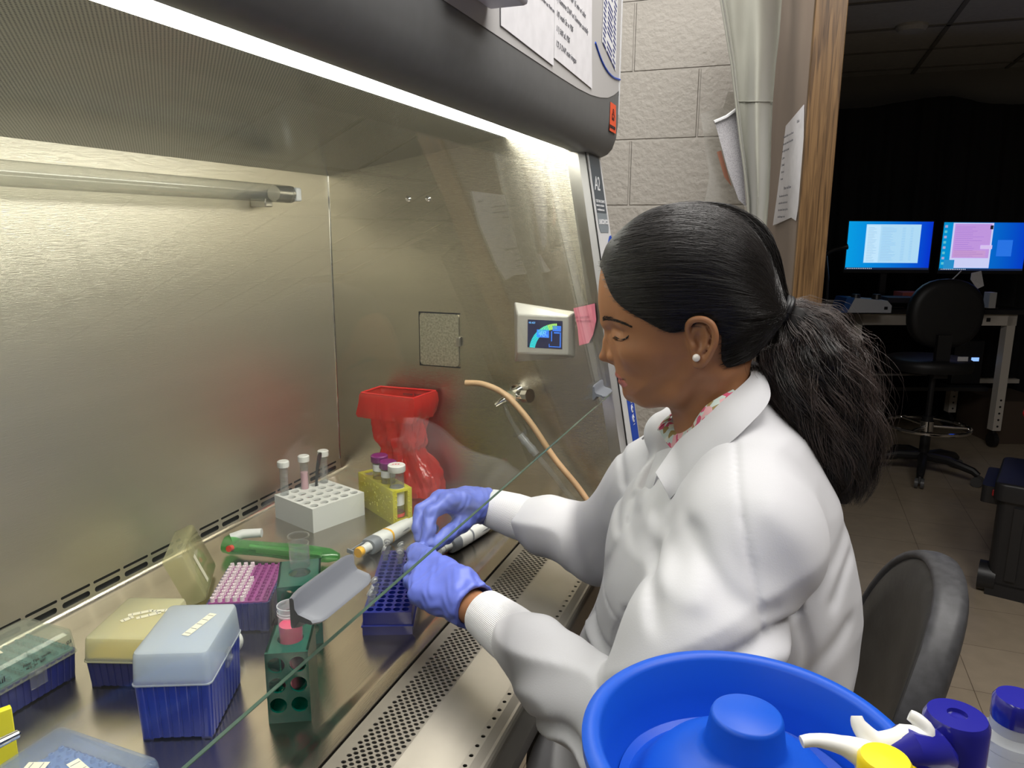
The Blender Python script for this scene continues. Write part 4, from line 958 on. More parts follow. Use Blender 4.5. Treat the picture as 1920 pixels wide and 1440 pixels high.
b = MB(); b.cyl((HX+.020, -.5950, .848), (HX+.020, -.5935, .848), .010, n=20); part('button', b, M['light_grey'], dv)
# ================================================================== background: dark room with two screens
M['bench_grey'] = mat('warm_grey_bench_paint', (0.74, 0.69, 0.62), 0.45)
M['bench_top'] = mat('black_bench_top', (0.02, 0.02, 0.022), 0.4)
M['dark_vinyl'] = mat('dark_vinyl', (0.012, 0.012, 0.013), 0.5)
dd = Vector((.508, .188, 0)).normalized(); dn = Vector((-dd.y, dd.x, 0))
RL = Vector((2.343, 4.22, FZ))
def DT(o): return frame(o, dd, dn)
bench = thing('lab_bench', 'warm grey steel framed bench with black top under the two screens', 'bench', tuple(RL))
T = DT(RL-dd*1.02)                       # local x along the front from the left leg, y away, z up
def bx(*a): b = MB(); b.box(*a, T=T); return b
part('bench_top', bx(-.06, 1.14, -.03, .60, .905, .935), M['bench_top'], bench, sm=False)
b = MB(); b.box(.0, 1.06, 0, .03, .83, .905, T=T); b.box(.0, 1.06, .55, .58, .83, .905, T=T); part('apron', b, M['bench_grey'], bench, sm=False)
for x in (0, 1.0):
    for y in (0, .52):
        b = MB(); b.box(x, x+.055, y, y+.06, .12, .905, T=T); lg = part('leg', b, M['bench_grey'], bench, sm=False)
        b = MB(); b.box(x+.006, x+.049, y-.002, y+.055, .12, .34, T=T)
        for k in range(5): pass
        part('leg_sleeve', b, M['bench_grey'], lg, sm=False)
        b = MB()
        for k in range(5): b.cyl(T @ Vector((x+.0275, y-.004, .15+.045*k)), T @ Vector((x+.0275, y, .15+.045*k)), .007, n=12)
        part('adjusting_hole', b, M['dark_void'], lg)['kind'] = 'stuff'
        b = MB(); b.cyl(T @ Vector((x+.012, y+.03, .05)), T @ Vector((x+.042, y+.03, .05)), .05, n=24); b.cyl(T @ Vector((x+.0275, y+.03, .06)), T @ Vector((x+.0275, y+.03, .125)), .014); part('caster', b, M['black_plastic'], lg)
b = MB(); b.box(.055, 1.0, .53, .58, .37, .40, T=T); b.box(1.055, 1.5, .53, .58, .34, .37, T=T); part('lower_rail', b, M['bench_grey'], bench, sm=False)
b = bx(.86, .885, -.003, 0, .855, .88); part('socket', b, M['black_plastic'], bench, sm=False)

def monitor(p, label, kind):
    T = frame(p, dd, (0, 0, 1)); w, h = .5417, .305
    root = thing('monitor', label, 'monitor', (p[0], p[1], .12))
    b = MB(); b.box(-.008, w+.008, -.022, h+.008, -.03, -.002, T=T); part('casing', b, M['black_plastic'], root, sm=False)
    nt = None
    m = bpy.data.materials.new('screen_wallpaper'); m.use_nodes = True; nt = m.node_tree; N = nt.nodes; L = nt.links; P = N['Principled BSDF']
    tc = N.new('ShaderNodeTexCoord'); sp = N.new('ShaderNodeSeparateXYZ'); L.new(tc.outputs['Generated'], sp.inputs[0])
    cr = N.new('ShaderNodeValToRGB'); e = cr.color_ramp.elements; e[0].position = 0; e[1].position = 1
    if kind == 0: e[0].color = (.0, .33, .75, 1); e[1].color = (.0, .03, .60, 1)
    else: e[0].color = (.0, .28, .62, 1); e[1].color = (.0, .04, .55, 1)
    L.new(sp.outputs[0], cr.inputs[0]); L.new(cr.outputs[0], P.inputs['Emission Color']); P.inputs['Emission Strength'].default_value = 1.0
    P.inputs['Base Color'].default_value = (.01, .01, .01, 1); P.inputs['Roughness'].default_value = .3
    b = MB(); b.box(0, w, 0, h, -.002, .0, T=T); s = part('screen', b, m, root, sm=False)
    def win(x0, x1, y0, y1, c, z=.0008, nm='window'): 
        bb = MB(); bb.box(x0*w, x1*w, y0*h, y1*h, z-.0004, z, T=T); return part(nm, bb, em('screen_colour', c, 1.0), s, sm=False)
    if kind == 0:
        win(.21, .86, .14, .94, (.40, .66, .86)); win(.22, .38, .15, .92, (.50, .74, .92), .0012)
        bb = MB()
        for k in range(26):
            y = (.17+.028*k)*h; bb.box(.235*w, (.29+.06*random.random())*w, y, y+.0012, .0012, .0016, T=T)
            if k: bb.box(.40*w, (.50+.08*random.random())*w, y, y+.0012, .0012, .0016, T=T); bb.box(.64*w, .68*w, y, y+.0012, .0012, .0016, T=T); bb.box(.74*w, .77*w, y, y+.0012, .0012, .0016, T=T)
        part('text_lines', bb, em('text_blue', (.12, .25, .42), 1.0), s, sm=False)
    else:
        win(.11, .59, .05, .99, (.55, .58, .85)); win(.13, .57, .26, .97, (.48, .28, .68), .0012); win(.045, .17, .03, .22, (.02, .25, .55), .0014)
        win(.14, .53, .28, .42, (.52, .30, .60), .0016); win(.46, .60, .45, .53, (.62, .50, .80), .002, 'dialog'); win(.66, .84, .30, .64, (.02, .16, .72), .0008, 'logo_light')
        win(.55, .585, .86, .94, (.01, .01, .02), .002, 'dark_icon')
        bb = MB()
        for k in range(16):
            y = (.30+.04*k)*h; bb.box(.15*w, (.30+.2*random.random())*w, y, y+.0014, .0016, .0020, T=T)
        part('text_lines', bb, em('text_purple', (.22, .10, .38), 1.0), s, sm=False)
        for k in range(8):
            bb = MB(); bb.box(.015*w, .045*w, (.12+.11*k)*h, (.17+.11*k)*h, 0, .001, T=T); part('desktop_icon', bb, em('icon_colour', (.35, .35, .6) if k % 2 else (.1, .5, .6), 1.0), s, sm=False)
    bb = MB()
    for k in range(14): bb.box((.02+.022*k)*w, (.031+.022*k)*w, .012*h, .03*h, 0, .001, T=T)
    win(0, 1, 0, .04, (.01, .02, .06), .0005, 'task_bar'); part('task_bar_icon', bb, em('icon_white', (.55, .6, .7), 1.0), s, sm=False)['kind'] = 'stuff'
    b = MB(); b.box(w/2-.02, w/2+.02, -.17, .05, -.05, -.03, T=T); b.box(w/2-.11, w/2+.11, p[2]*-1+.0900, p[2]*-1+.10, -.14, .06, T=T); b.box(w/2-.02, w/2+.02, -.25, -.15, -.05, -.03, T=T); part('stand', b, M['black_plastic'], root, sm=False)
    return root
monitor((1.303, 3.892, .336), 'widescreen monitor with cyan to blue desktop and a file list window', 0)
monitor((1.876, 4.103, .333), 'monitor at the right edge showing purple windows on a blue desktop', 1)
# white and blue controller box on the bench
o = at(1590, 572, D=4.60); T = frame(Vector((o.x, o.y, .0855)), dd, dn)
r = thing('control_unit', 'small white control box with blue end and two knobs on the dark bench', 'control unit', (o.x, o.y, .0855))
b = MB(); b.prism([(.0, 0), (.27, 0), (.27, .045), (.24, .075), (.04, .09)], 0, .16, 'y', T=T); part('body', b, mat('control_white', (.55, .57, .62), .4), r, sm=False)
b = MB(); b.prism([(-.04, 0), (-.002, 0), (.038, .091), (-.01, .091)], -.001, .161, 'y', T=T); part('blue_end', b, mat('control_blue', (.02, .09, .32), .4), r, sm=False)
for x in (.07, .20): b = MB(); b.cyl(T @ Vector((x, .06, .08)), T @ Vector((x, .06, .11)), .030, .024, n=20); part('knob', b, M['black_plastic'], r)
b = MB(); b.box(.225, .245, -.003, 0, .02, .038, T=T); part('switch', b, M['black_plastic'], r, sm=False)
# small things on the bench
def slab(name, u0, v0, u1, v1, D, dpt, m, label, cat, **k):
    a = at(u0, v1, D=D); c = at(u1, v0, D=D); w = (Vector((c.x, c.y, 0))-Vector((a.x, a.y, 0))).length
    T = frame(Vector((a.x, a.y, a.z)), dd, dn); b = MB(); b.box(0, w, 0, dpt, 0, c.z-a.z, T=T)
    return solo(name, b, m, label, cat, base=tuple(a), sm=False, bev=.002, **k)
slab('keyboard', 1665, 558, 1722, 568, 4.62, .15, mat('keyboard_black', (.02, .02, .03), .5), 'black keyboard on the dark bench beside the control box', 'keyboard')
slab('tissue_box', 1692, 548, 1730, 559, 4.75, .12, mat('red_white_card', (.35, .08, .07), .6), 'small red and white carton under the left screen', 'box')
slab('pipette_stand', 1853, 548, 1865, 578, 4.6, .06, mat('pale_card', (.45, .45, .45), .6), 'small pale striped holder on the bench right of the chair', 'holder')
b = MB(); pts = [at(1822, 512, D=4.6), at(1840, 508, D=4.62), at(1845, 536, D=4.6), at(1832, 542, D=4.6), at(1820, 524, D=4.58)]
b.add(pts+[p+dn*.004 for p in pts], [(0, 1, 2, 3, 4), (9, 8, 7, 6, 5)]+[(i, (i+1) % 5, 5+(i+1) % 5, 5+i) for i in range(5)]); solo('hanging_paper', b, M['paper'], 'crumpled white paper tag hanging below the right screen', 'paper', base=pts[3], sm=False)
b = MB(); b.tube(smoothpath([at(1735, 550, D=4.7), at(1765, 540, D=4.68), at(1790, 520, D=4.68), at(1802, 508, D=4.7)], 5), .004, 6); solo('white_cable', b, M['bench_grey'], 'pale cable running up between the two screens', 'cable', base=at(1735, 550, D=4.7))
b = MB(); b.tube(smoothpath([at(1545, 480, D=4.6), at(1560, 470, D=4.6), at(1588, 462, D=4.6)], 4), [.012]*8+[.02], 12); q_ = at(1550, 575, D=4.6); b.tube([at(1548, 470, D=4.6), at(1552, 520, D=4.6), q_, Vector((q_.x, q_.y, FZ+.02))], .008, 8); b.cyl((q_.x, q_.y, FZ), (q_.x, q_.y, FZ+.02), .10); solo('desk_lamp', b, M['black_plastic'], 'black desk lamp arm left of the left screen', 'lamp', base=at(1550, 575, D=4.6))
# curtain
b = MB(); n = 120; rings = []
P0 = Vector((.93, 4.85)); P1 = Vector((3.2, 5.13)); tv = P1-P0; nv = Vector((-tv.y, tv.x)).normalized()
for z, s in ((1.535, .4), (1.2, .8), (.6, 1), (0, 1.1), (FZ+.02, 1.2)):
    row = []
    for i in range(n+1):
        t = i/n; q = P0+tv*t; w_ = .03*math.sin(t*60)+.015*math.sin(t*141+z)+.008*math.sin(t*310)
        sag = -.05*abs(math.sin(t*PI*2.2))-.02*math.sin(t*13) if z > 1.4 else 0
        row.append(Vector((q.x+nv.x*w_*s, q.y+nv.y*w_*s, z+sag)))
    rings.append(row+[p+Vector((nv.x*.006, nv.y*.006, 0)) for p in reversed(row)])
b.loft(rings); solo('curtain', b, M['black_cloth'], 'black cloth curtain hung across the dark room behind the screens', 'curtain', base=(P0.x, P0.y, FZ+.02), ang=80)
# black drafting chair
cc = Vector((1.80, 3.42, FZ))
ch = thing('drafting_chair', 'tall black office chair with foot ring in front of the dark bench', 'chair', tuple(cc))
def ell(c, ax_, ay_, n=28, p=2.3): return [c+ax_*math.copysign(abs(math.cos(a))**(2/p), math.cos(a))+ay_*math.copysign(abs(math.sin(a))**(2/p), math.sin(a)) for a in [2*PI*i/n for i in range(n)]]
bd = Vector((math.cos(.35), math.sin(.35), 0)); bn = Vector((-bd.y, bd.x, 0)); up = Vector((0, 0, 1))
c = cc+Vector((0.02, 0, .965)); b = MB(); b.loft([ell(c-bn*o, bd*.215*s, up*.20*s) for o, s in ((.05, .80), (.045, .93), (.02, 1), (-.01, 1), (-.03, .93), (-.035, .8))]); part('backrest', b, M['dark_vinyl'], ch, ang=60)
c = cc+Vector((-.02, .08, .66)); b = MB(); b.loft([ell(c+up*o, bd*.235*s, bn*.22*s) for o, s in ((-.035, .85), (-.03, .96), (0, 1), (.03, .97), (.04, .85))]); part('seat', b, M['dark_vinyl'], ch, ang=60)
b = MB(); b.box(-.04, .04, -.03, .0, .60, .85, T=frame(cc-bn*.05, bd, bn)); part('back_bar', b, M['black_plastic'], ch, sm=False)
b = MB(); b.cyl(cc+up*.10, cc+up*.36, .028); b.cyl(cc+up*.36, cc+up*.63, .016); part('gas_column', b, M['black_plastic'], ch)
b = MB(); ring = [cc+up*.30+Vector((math.cos(a), math.sin(a), 0))*.225 for a in [2*PI*i/40 for i in range(41)]]; b.tube(ring, .011, 10); b.cyl(cc+up*.27, cc+up*.33, .036)
for k in range(3): a = 2*PI*k/3; b.tube([cc+up*.30, cc+up*.30+Vector((math.cos(a), math.sin(a), 0))*.225], .008, 8)
part('foot_ring', b, M['chrome'], ch)
for k in range(5):
    a = 2*PI*k/5-1.75; d = Vector((math.cos(a), math.sin(a), 0)); b = MB(); b.tube([cc+up*.115, cc+d*.14+up*.115, cc+d*.27+up*.085, cc+d*.30+up*.065], [.028, .026, .022, .018], 10); lg = part('leg', b, M['black_plastic'], ch)
    s = Vector((-d.y, d.x, 0)); q = cc+d*.30+up*.030; b = MB(); b.cyl(q-s*.024, q-s*.006, .030, n=18); b.cyl(q+s*.006, q+s*.024, .030, n=18); b.cyl(q, q+up*.04, .006); part('caster', b, mat('caster_grey', (.10, .10, .10), .4), lg)
b = MB(); T = frame(cc+Vector((.02, 0, .965))+up*(-.275)-bn*.055+bd*.075, bd, up); b.box(0, .06, 0, .035, 0, .001, T=T); part('white_tag', b, M['paper'], ch, sm=False)
# boxes and gear lost in the dark under the bench
T = DT(RL-dd*1.02)
b = MB(); b.box(1.08, 1.45, .1, .55, 0, .30, T=T); solo('cardboard_box', b, mat('dark_cardboard', (.10, .07, .05), .8), 'brown cardboard box on the floor right of the bench leg', 'box', base=T @ Vector((1.1, .1, 0)), sm=False, bev=.004)
b = MB(); b.box(.80, 1.0, .20, .5, .40, .70, T=T); cmp_ = solo('instrument', b, M['black_plastic'], 'black instrument with tiny lit display standing on the lower shelf', 'instrument', base=T @ Vector((.8, .2, .40)), sm=False, bev=.004)
b = MB(); b.box(.84, .89, .195, .20, .56, .585, T=T); b.box(.92, .97, .195, .20, .56, .585, T=T); part('display', b, em('small_display', (.25, .45, .9), 1.2), cmp_, sm=False)
b = MB(); b.box(.055, 1.0, .10, .53, .37, .395, T=T); part('lower_shelf', b, M['bench_top'], bench, sm=False)
# smoke detector on dark ceiling
q = Vector((1.526, 3.709, 1.75)); sd = thing('smoke_detector', 'dim round smoke detector on the dark ceiling', 'smoke detector', tuple(q))
b = MB(); b.lathe([(.085, 0), (.085, -.015), (.07, -.035), (.0001, -.036)], 32, c=tuple(q)); part('housing', b, M['ceiling'], sd)
b = MB(); b.sph(q+Vector((.02, -.06, -.028)), .006); part('indicator', b, em('blue_led', (.1, .3, 1), 1.0), sd)
# ceiling tile grid bars of the dark room
b = MB()
for k in range(8): b.box(.92, 5.1, 1.3+.61*k, 1.325+.61*k, 1.742, 1.75)
for k in range(7): b.box(1.1+.61*k, 1.125+.61*k, 1.2, 5.2, 1.742, 1.75)
struct('trim_2', b, M['dark_wall'], sm=False)
# ------------------------------------------------------------------ black and red rolling tool boxes at the right edge
M['case_black'] = mat('black_tool_box_plastic', (0.018, 0.018, 0.020), 0.4); M['case_red'] = mat('red_latch_plastic', (0.45, 0.015, 0.02), 0.35)
T = frame(Vector((1.80, 1.80, FZ)), Vector((.96, -.28, 0)), Vector((.28, .96, 0)))
tc = thing('tool_case', 'large black wheeled tool box with red latches on the tiled floor', 'tool box', (1.86, 1.77, FZ))
b = MB(); b.rbox(0, .55, 0, .42, .05, .40, .03, T=T); b.rbox(-.015, .565, -.015, .435, .40, .47, .035, T=T, rz=.01)
for x in (.06, .16, .36, .47): b.box(x, x+.035, -.014, 0, .08, .38, T=T)
b.rbox(-.06, .03, .06, .36, .36, .43, .02, T=T); part('body', b, M['case_black'], tc)
b = MB(); b.box(.19, .33, -.035, -.010, .17, .215, T=T); part('latch', b, M['case_red'], tc, bev=.006)
b = MB(); b.box(-.022, -.012, .05, .09, .395, .420, T=T); part('latch', b, M['case_red'], tc, bev=.003)
b = MB(); b.cyl(T @ Vector((-.03, .05, .06)), T @ Vector((.03, .05, .06)), .06, n=28); part('wheel', b, M['black_plastic'], tc)
b = MB(); b.box(0, .5, 0, .03, 0, .06, T=T); part('foot', b, M['case_black'], tc, sm=False)
t2 = thing('tool_case', 'smaller black tool box with red handle stacked on the wheeled one', 'tool box', tuple(T @ Vector((.14, .05, .47))))
b = MB(); b.rbox(.10, .55, .03, .40, .472, .78, .03, T=T, rz=.01); part('body', b, M['case_black'], t2)
b = MB(); b.tube([T @ Vector(p) for p in ((.075, .12, .70), (.055, .12, .73), (.055, .30, .73), (.075, .30, .70))], .018, 12); part('handle', b, M['case_red'], t2)
# ------------------------------------------------------------------ sheet taped on the stub wall
def onstub(u, v, off=.0015):   # intersect the pixel ray with the stub face
    d = ray(u, v); n3 = Vector((ndir.x, ndir.y, 0)); p3 = Vector((pB.x, pB.y, 0))-n3*off
    t = (p3-CAM).dot(n3)/d.dot(n3); return CAM+d*t
pl = [onstub(1474, 236), onstub(1508, 196), onstub(1506, 330), onstub(1493, 414), onstub(1484, 408), onstub(1453, 423), onstub(1462, 360)]
b = MB(); n3 = Vector((ndir.x, ndir.y, 0)); n = len(pl)
b.add([p-n3*.001*(1 if i < 5 else 6) for i, p in enumerate(pl)]+[p-n3*.0002 for p in pl], [tuple(range(n)), tuple(range(2*n-1, n-1, -1))]+[(i, (i+1) % n, n+(i+1) % n, n+i) for i in range(n)])
ps = solo('notice_sheet', b, M['paper'], 'curling white notice taped to the taupe wall beside the wooden trim', 'notice', base=pl[0], sm=False)
ty = Vector((tdir.x, tdir.y, 0)); wz = pl[0]
b = MB()
def nl(s, size, k, z): merge(b, text_mb(s, size, frame(onstub(1474, 300)*0+Vector((pl[0].x, pl[0].y, 0))+ty*k+Vector((0, 0, z))-n3*.0085, ty, (0, 0, 1))))
ztop = pl[0].z
nl('Rules', .012, .16, ztop-.015)
for i, s in enumerate(('Food and drinks are not allowed', 'please wipe down the hood after', 'use. Sign the log book', '1. gloves', '2. ethanol', '3. lab coat', '4. waste')): nl(s, .0085, .02, ztop-.035-.018*i)
nl('Please read below', .011, .07, ztop-.170)
for i, s in enumerate(('The cabinet must be on for ten', 'minutes before work starts and', 'after work ends. Report any alarm', 'to the lab manager at once')): nl(s, .0080, .02, ztop-.188-.018*i)
part('lettering', b, M['grey_ink'], ps, sm=False)
# ------------------------------------------------------------------ grey-green garment hanging in the corner
M['khaki'] = mat('grey_green_cloth', (0.29, 0.29, 0.245), 0.75, noise=.06, nscale=8, sheen=.3)
def onD(u, v, D): return at(u, v, D=D)
outL = [(1335, -90), (1352, 0), (1362, 60), (1372, 120), (1380, 190), (1388, 260), (1395, 310), (1402, 370), (1404, 420), (1408, 480), (1412, 540)]
outR = [(1468, -90), (1466, 0), (1462, 60), (1455, 120), (1449, 190), (1446, 260), (1445, 310), (1442, 370), (1438, 420), (1438, 480), (1438, 540)]
rings = []
for k, ((ua, va), (ub, vb)) in enumerate(zip(outL, outR)):
    row = []; back = []
    for i in range(25):
        t = i/24; u = ua+(ub-ua)*t; v = va+(vb-va)*t
        D = 1.93-.075*math.sin(PI*min(1, t*1.05))-.018*math.sin(t*11+k*.35)-.012*math.sin(t*5+k*.9)-(.02 if t < .08 else 0)
        row.append(onD(u, v, D)); back.append(onD(u, v, D+.02))
    rings.append(row+back[::-1])
b = MB(); b.loft(rings); cg = solo('hanging_garment', b, M['khaki'], 'grey-green cloth garment hanging folded in the corner by the block wall', 'garment', base=rings[-1][12], ang=70)
b = MB()
for k0, vv_ in ((3, 143),):
    pts = [rings[4][i]+(CAM-rings[4][i]).normalized()*.003 for i in range(0, 25, 2)]; b.tube(pts, .0016, 6)
b.tube([r_[0]+(CAM-r_[0]).normalized()*.001 for r_ in rings], .0035, 6); part('seam', b, M['khaki'], cg)
mesh_m = mat('grey_mesh_fabric', (0.44, 0.43, 0.45), .8); nt = mesh_m.node_tree; N = nt.nodes; L = nt.links
tcn = N.new('ShaderNodeTexCoord'); vr = N.new('ShaderNodeTexVoronoi'); vr.inputs['Scale'].default_value = 430; L.new(tcn.outputs['Object'], vr.inputs[0])
mr_ = N.new('ShaderNodeValToRGB'); mr_.color_ramp.elements[0].position = .2; mr_.color_ramp.elements[0].color = (.22, .22, .23, 1); mr_.color_ramp.elements[1].position = .5; mr_.color_ramp.elements[1].color = (.40, .39, .41, 1)
L.new(vr.outputs['Distance'], mr_.inputs[0]); L.new(mr_.outputs[0], N['Principled BSDF'].inputs['Base Color'])
def sheet(poly, D0, m, name, par, th=.006, dD=0.0):
    n = len(poly); P = [onD(u, v, D0+dD*i) for i, (u, v) in enumerate(poly)]; Q = [onD(u, v, D0+dD*i+th) for i, (u, v) in enumerate(poly)]
    bb = MB(); bb.add(P+Q, [tuple(range(n)), tuple(range(2*n-1, n-1, -1))]+[(i, (i+1) % n, n+(i+1) % n, n+i) for i in range(n)]); return part(name, bb, m, par, sm=False)
sheet([(1340, 228), (1383, 205), (1392, 300), (1399, 388), (1385, 375), (1365, 320)], 1.94, mesh_m, 'mesh_pocket', cg)
b = MB(); b.tube([onD(1339, 229, 1.935), onD(1362, 219, 1.933), onD(1384, 203, 1.935)], .0045, 6); part('pocket_hem', b, M['white_paint'], cg)
pbg = thing('plastic_bag', 'clear plastic bag hanging between block wall and grey-green garment', 'bag', tuple(onD(1330, 380, 1.99)))
pm = clear('thin_film', (.9, .9, .88), .03, .35, haze=.13, hazecol=(.42, .40, .37))
sheet([(1313, 214), (1335, 206), (1356, 202), (1365, 172), (1378, 172), (1385, 200), (1390, 300), (1396, 395), (1318, 395), (1330, 330), (1322, 270)], 1.99, pm, 'film', pbg, th=.01)
sheet([(1344, 285), (1352, 282), (1366, 330), (1372, 350), (1358, 332)], 1.985, mat('orange_tag', (.55, .25, .16), .6), 'orange_tag', pbg)
# ================================================================== foreground: cart, blue bucket, bottles
M['cart'] = mat('cart_grey', (0.45, 0.45, 0.46), .4)
ct = thing('lab_cart', 'grey utility cart carrying the blue tub and bottles, in the bottom right corner', 'cart', (1.05, -1.1, FZ))
ZC = .062
b = MB(); b.box(.87, 1.42, -1.24, -.905, ZC-.03, ZC); part('cart_top', b, M['cart'], ct, bev=.004)
b = MB(); b.box(.88, 1.41, -1.23, -.915, FZ+.25, FZ+.28); part('shelf', b, M['cart'], ct, bev=.004)
for x in (.89, 1.40):
    for y in (-1.22, -.925):
        b = MB(); b.box(x-.015, x+.015, y-.015, y+.015, FZ+.08, ZC-.03); lg = part('leg', b, M['cart'], ct, sm=False); b = MB(); b.cyl((x-.012, y, FZ+.04), (x+.012, y, FZ+.04), .04, n=20); b.cyl((x, y, FZ+.05), (x, y, FZ+.085), .008, n=10); part('caster', b, M['black_plastic'], lg)
M['tub_blue'] = mat('blue_foam_plastic', (0.006, 0.085, 0.55), 0.42, spec=.35)
tubc = Vector((.974, -.966, ZC)); RZ = .158; R = .1165
tb_ = thing('ice_bucket', 'round bright blue ice bucket with its recessed knobbed lid', 'bucket', tuple(tubc))
b = MB(); b.lathe([(.082, 0), (.088, .004), (R-.008, RZ-.045), (R-.004, RZ-.02), (R, RZ-.012), (R+.0005, RZ-.004), (R-.004, RZ), (R-.010, RZ), (R-.0135, RZ-.004), (R-.017, RZ-.030), (R-.024, RZ-.045), (R-.030, RZ-.075), (.06, .012)], 96, c=tuple(tubc)); part('tub', b, M['tub_blue'], tb_, ang=50)
b = MB(); b.lathe([(.03, RZ-.085), (R-.029, RZ-.070), (R-.026, RZ-.052), (R-.028, RZ-.048), (R-.034, RZ-.052), (.076, RZ-.050), (.070, RZ-.040), (.060, RZ-.028), (.045, RZ-.018), (.034, RZ-.013), (.0300, RZ-.010), (.0280, RZ-.006), (.0252, RZ+.013), (.0242, RZ+.0155), (.0225, RZ+.0165), (.0001, RZ+.0168)], 96, c=(tubc.x-.002, tubc.y+.004, tubc.z)); part('lid', b, M['tub_blue'], tb_, ang=50)
# bottles
M['cap_blue'] = mat('glossy_navy_cap', (0.02, 0.02, 0.28), 0.18, coat=.5)
M['milk_bottle'] = clear('milky_bottle', (.9, .92, .95), .05, .2, haze=.7, hazecol=(.75, .78, .80))
def bottle(name, label, u, v, D, prof_body, prof_cap, m_body, m_cap, extra=None):
    p = at(u, v, D=D); q = Vector((p.x, p.y, ZC)); H = p.z-ZC
    r = thing(name, label, 'bottle', tuple(q), 'bottles on the cart')
    b = MB(); b.lathe([(rr, z if z >= 0 else H+z) for rr, z in prof_body], 40, c=tuple(q)); part('bottle_body', b, m_body, r)
    b = MB(); b.lathe([(rr, H+z) for rr, z in prof_cap], 40, c=tuple(q)); part('cap', b, m_cap, r)
    return r, q, H
r, q, H = bottle('spray_can', 'tall dark blue capped bottle standing in front of the black chair', 1795, 1338, .385, [(.0195, 0), (.0205, .003), (.0205, -.08), (.0158, -.066), (.0145, -.058)], [(.0158, -.075), (.0155, -.004), (.0138, -.0005), (.0048, 0), (.0044, -.002), (.0001, -.0025)], M['cap_blue'], M['cap_blue'])
r, q, H = bottle('wash_bottle', 'milky plastic bottle with small blue cap at the right edge', 1912, 1308, .46, [(.034, 0), (.0355, .004), (.0355, -.080), (.030, -.060), (.0165, -.045), (.0165, -.034), (.0185, -.032), (.0185, -.026), (.0140, -.022), (.0135, -.012)], [(.0135, -.016), (.0142, -.014), (.0142, -.003), (.0125, 0), (.0001, .0005)], M['milk_bottle'], M['cap_blue'])
M['trig'] = mat('white_trigger_plastic', (.82, .82, .80), .35)
def sprayer(u, v, D, label, ang, knob, bodym, hs=1.0):
    p = at(u, v, D=D); q = Vector((p.x, p.y, ZC)); H = p.z-ZC
    r = thing('spray_bottle', label, 'bottle', tuple(q), 'bottles on the cart')
    b = MB(); b.lathe([(.030, 0), (.031, .004), (.031, H-.09), (.026, H-.07), (.0125, H-.055), (.0125, H-.045)], 36, c=tuple(q)); part('bottle_body', b, bodym, r)
    d = Vector((math.cos(ang), math.sin(ang), 0)); s = Vector((-d.y, d.x, 0)); c = q+Vector((0, 0, H))
    b = MB(); b.cyl(c+Vector((0, 0, -.060)), c+Vector((0, 0, -.030)), .0150, n=30); part('collar', b, M['cap_blue'], r)
    def rb(o, w, h): return [c+d*o+s*w*sx+Vector((0, 0, h[0] if sz else h[1])) for sx, sz in ((-1, 0), (1, 0), (1, 1), (-1, 1))]
    b = MB(); b.loft([rb(-.020, .0085, (-.004, -.028)), rb(-.012, .0095, (.0, -.030)), rb(.012, .0095, (.001, -.028)), rb(.034, .0080, (-.001, -.016)), rb(.046, .0070, (-.003, -.014))]); part('spray_head', b, M['trig'], r, bev=.002)
    b = MB(); b.tube([c+d*.026+Vector((0, 0, -.012)), c+d*.034+Vector((0, 0, -.026)), c+d*.040+Vector((0, 0, -.046)), c+d*.050+Vector((0, 0, -.062))], [.005, .0060, .0055, .0035], 12, flat=.6); part('trigger', b, M['trig'], r)
    b = MB(); b.cyl(c+d*.046+Vector((0, 0, -.008)), c+d*.056+Vector((0, 0, -.008)), .0095, n=24); part('nozzle', b, knob, r)
    return r
# dispenser with winged white finger grips
def winged(u, v, D, label, knobm):
    p = at(u, v, D=D); q = Vector((p.x, p.y, ZC)); H = p.z-ZC; c = q+Vector((0, 0, H))
    r = thing('squirt_bottle', label, 'bottle', tuple(q), 'bottles on the cart')
    b = MB(); b.lathe([(.028, 0), (.029, .004), (.029, H-.075), (.022, H-.055), (.0150, H-.045), (.0150, H-.03)], 36, c=tuple(q)); part('bottle_body', b, M['milk_bottle'], r)
    b = MB(); b.lathe([(.0165, H-.040), (.0165, H-.012), (.014, H-.008), (.0001, H-.008)], 30, c=tuple(q)); part('collar', b, M['cap_blue'], r)
    return r, c
WK = .90
r, c = winged(1700, 1418, .36, 'spray bottle with white winged trigger and yellow knob beside the blue bucket', None)
X = Vector((math.cos(YAW), math.sin(YAW), 0)); Yv = Vector((-X.y, X.x, 0)); Zv = Vector((0, 0, 1))
def A2(u, v, D): return at(u, v, D=D*WK)
def blade(pts, name, m, par, flat=.45):
    b = MB(); P = smoothpath([p for p, _ in pts], 4); rad = np.interp(np.linspace(0, 1, len(P)), np.linspace(0, 1, len(pts)), [w*WK for _, w in pts]); b.tube(P, list(rad), 14, flat=flat, up=(0, 0, 1)); return part(name, b, m, par, ang=60)
blade([(A2(1606, 1342, .415), .0030), (A2(1612, 1362, .413), .0045), (A2(1640, 1392, .411), .0065), (A2(1675, 1398, .410), .0085), (A2(1705, 1392, .410), .0100), (A2(1735, 1375, .411), .0055), (A2(1722, 1352, .413), .0040), (A2(1705, 1340, .415), .0030)], 'trigger_wing', M['trig'], r, .75)
blade([(A2(1503, 1391, .40), .0035), (A2(1530, 1388, .40), .0040), (A2(1580, 1398, .40), .0060), (A2(1625, 1420, .40), .0105), (A2(1640, 1452, .40), .0115)], 'trigger', M['trig'], r, .8)
b = MB(); k0 = A2(1660, 1420, .385); b.lathe([(.0115, -.014), (.0118, -.002), (.0105, 0), (.0001, .0005)], 30, c=tuple(k0)); b.cyl(k0+Vector((0, 0, -.014)), c+Vector((0, 0, -.012)), .009, n=16); part('nozzle_knob', b, mat('bright_yellow_knob', (.95, .72, .01), .35), r)
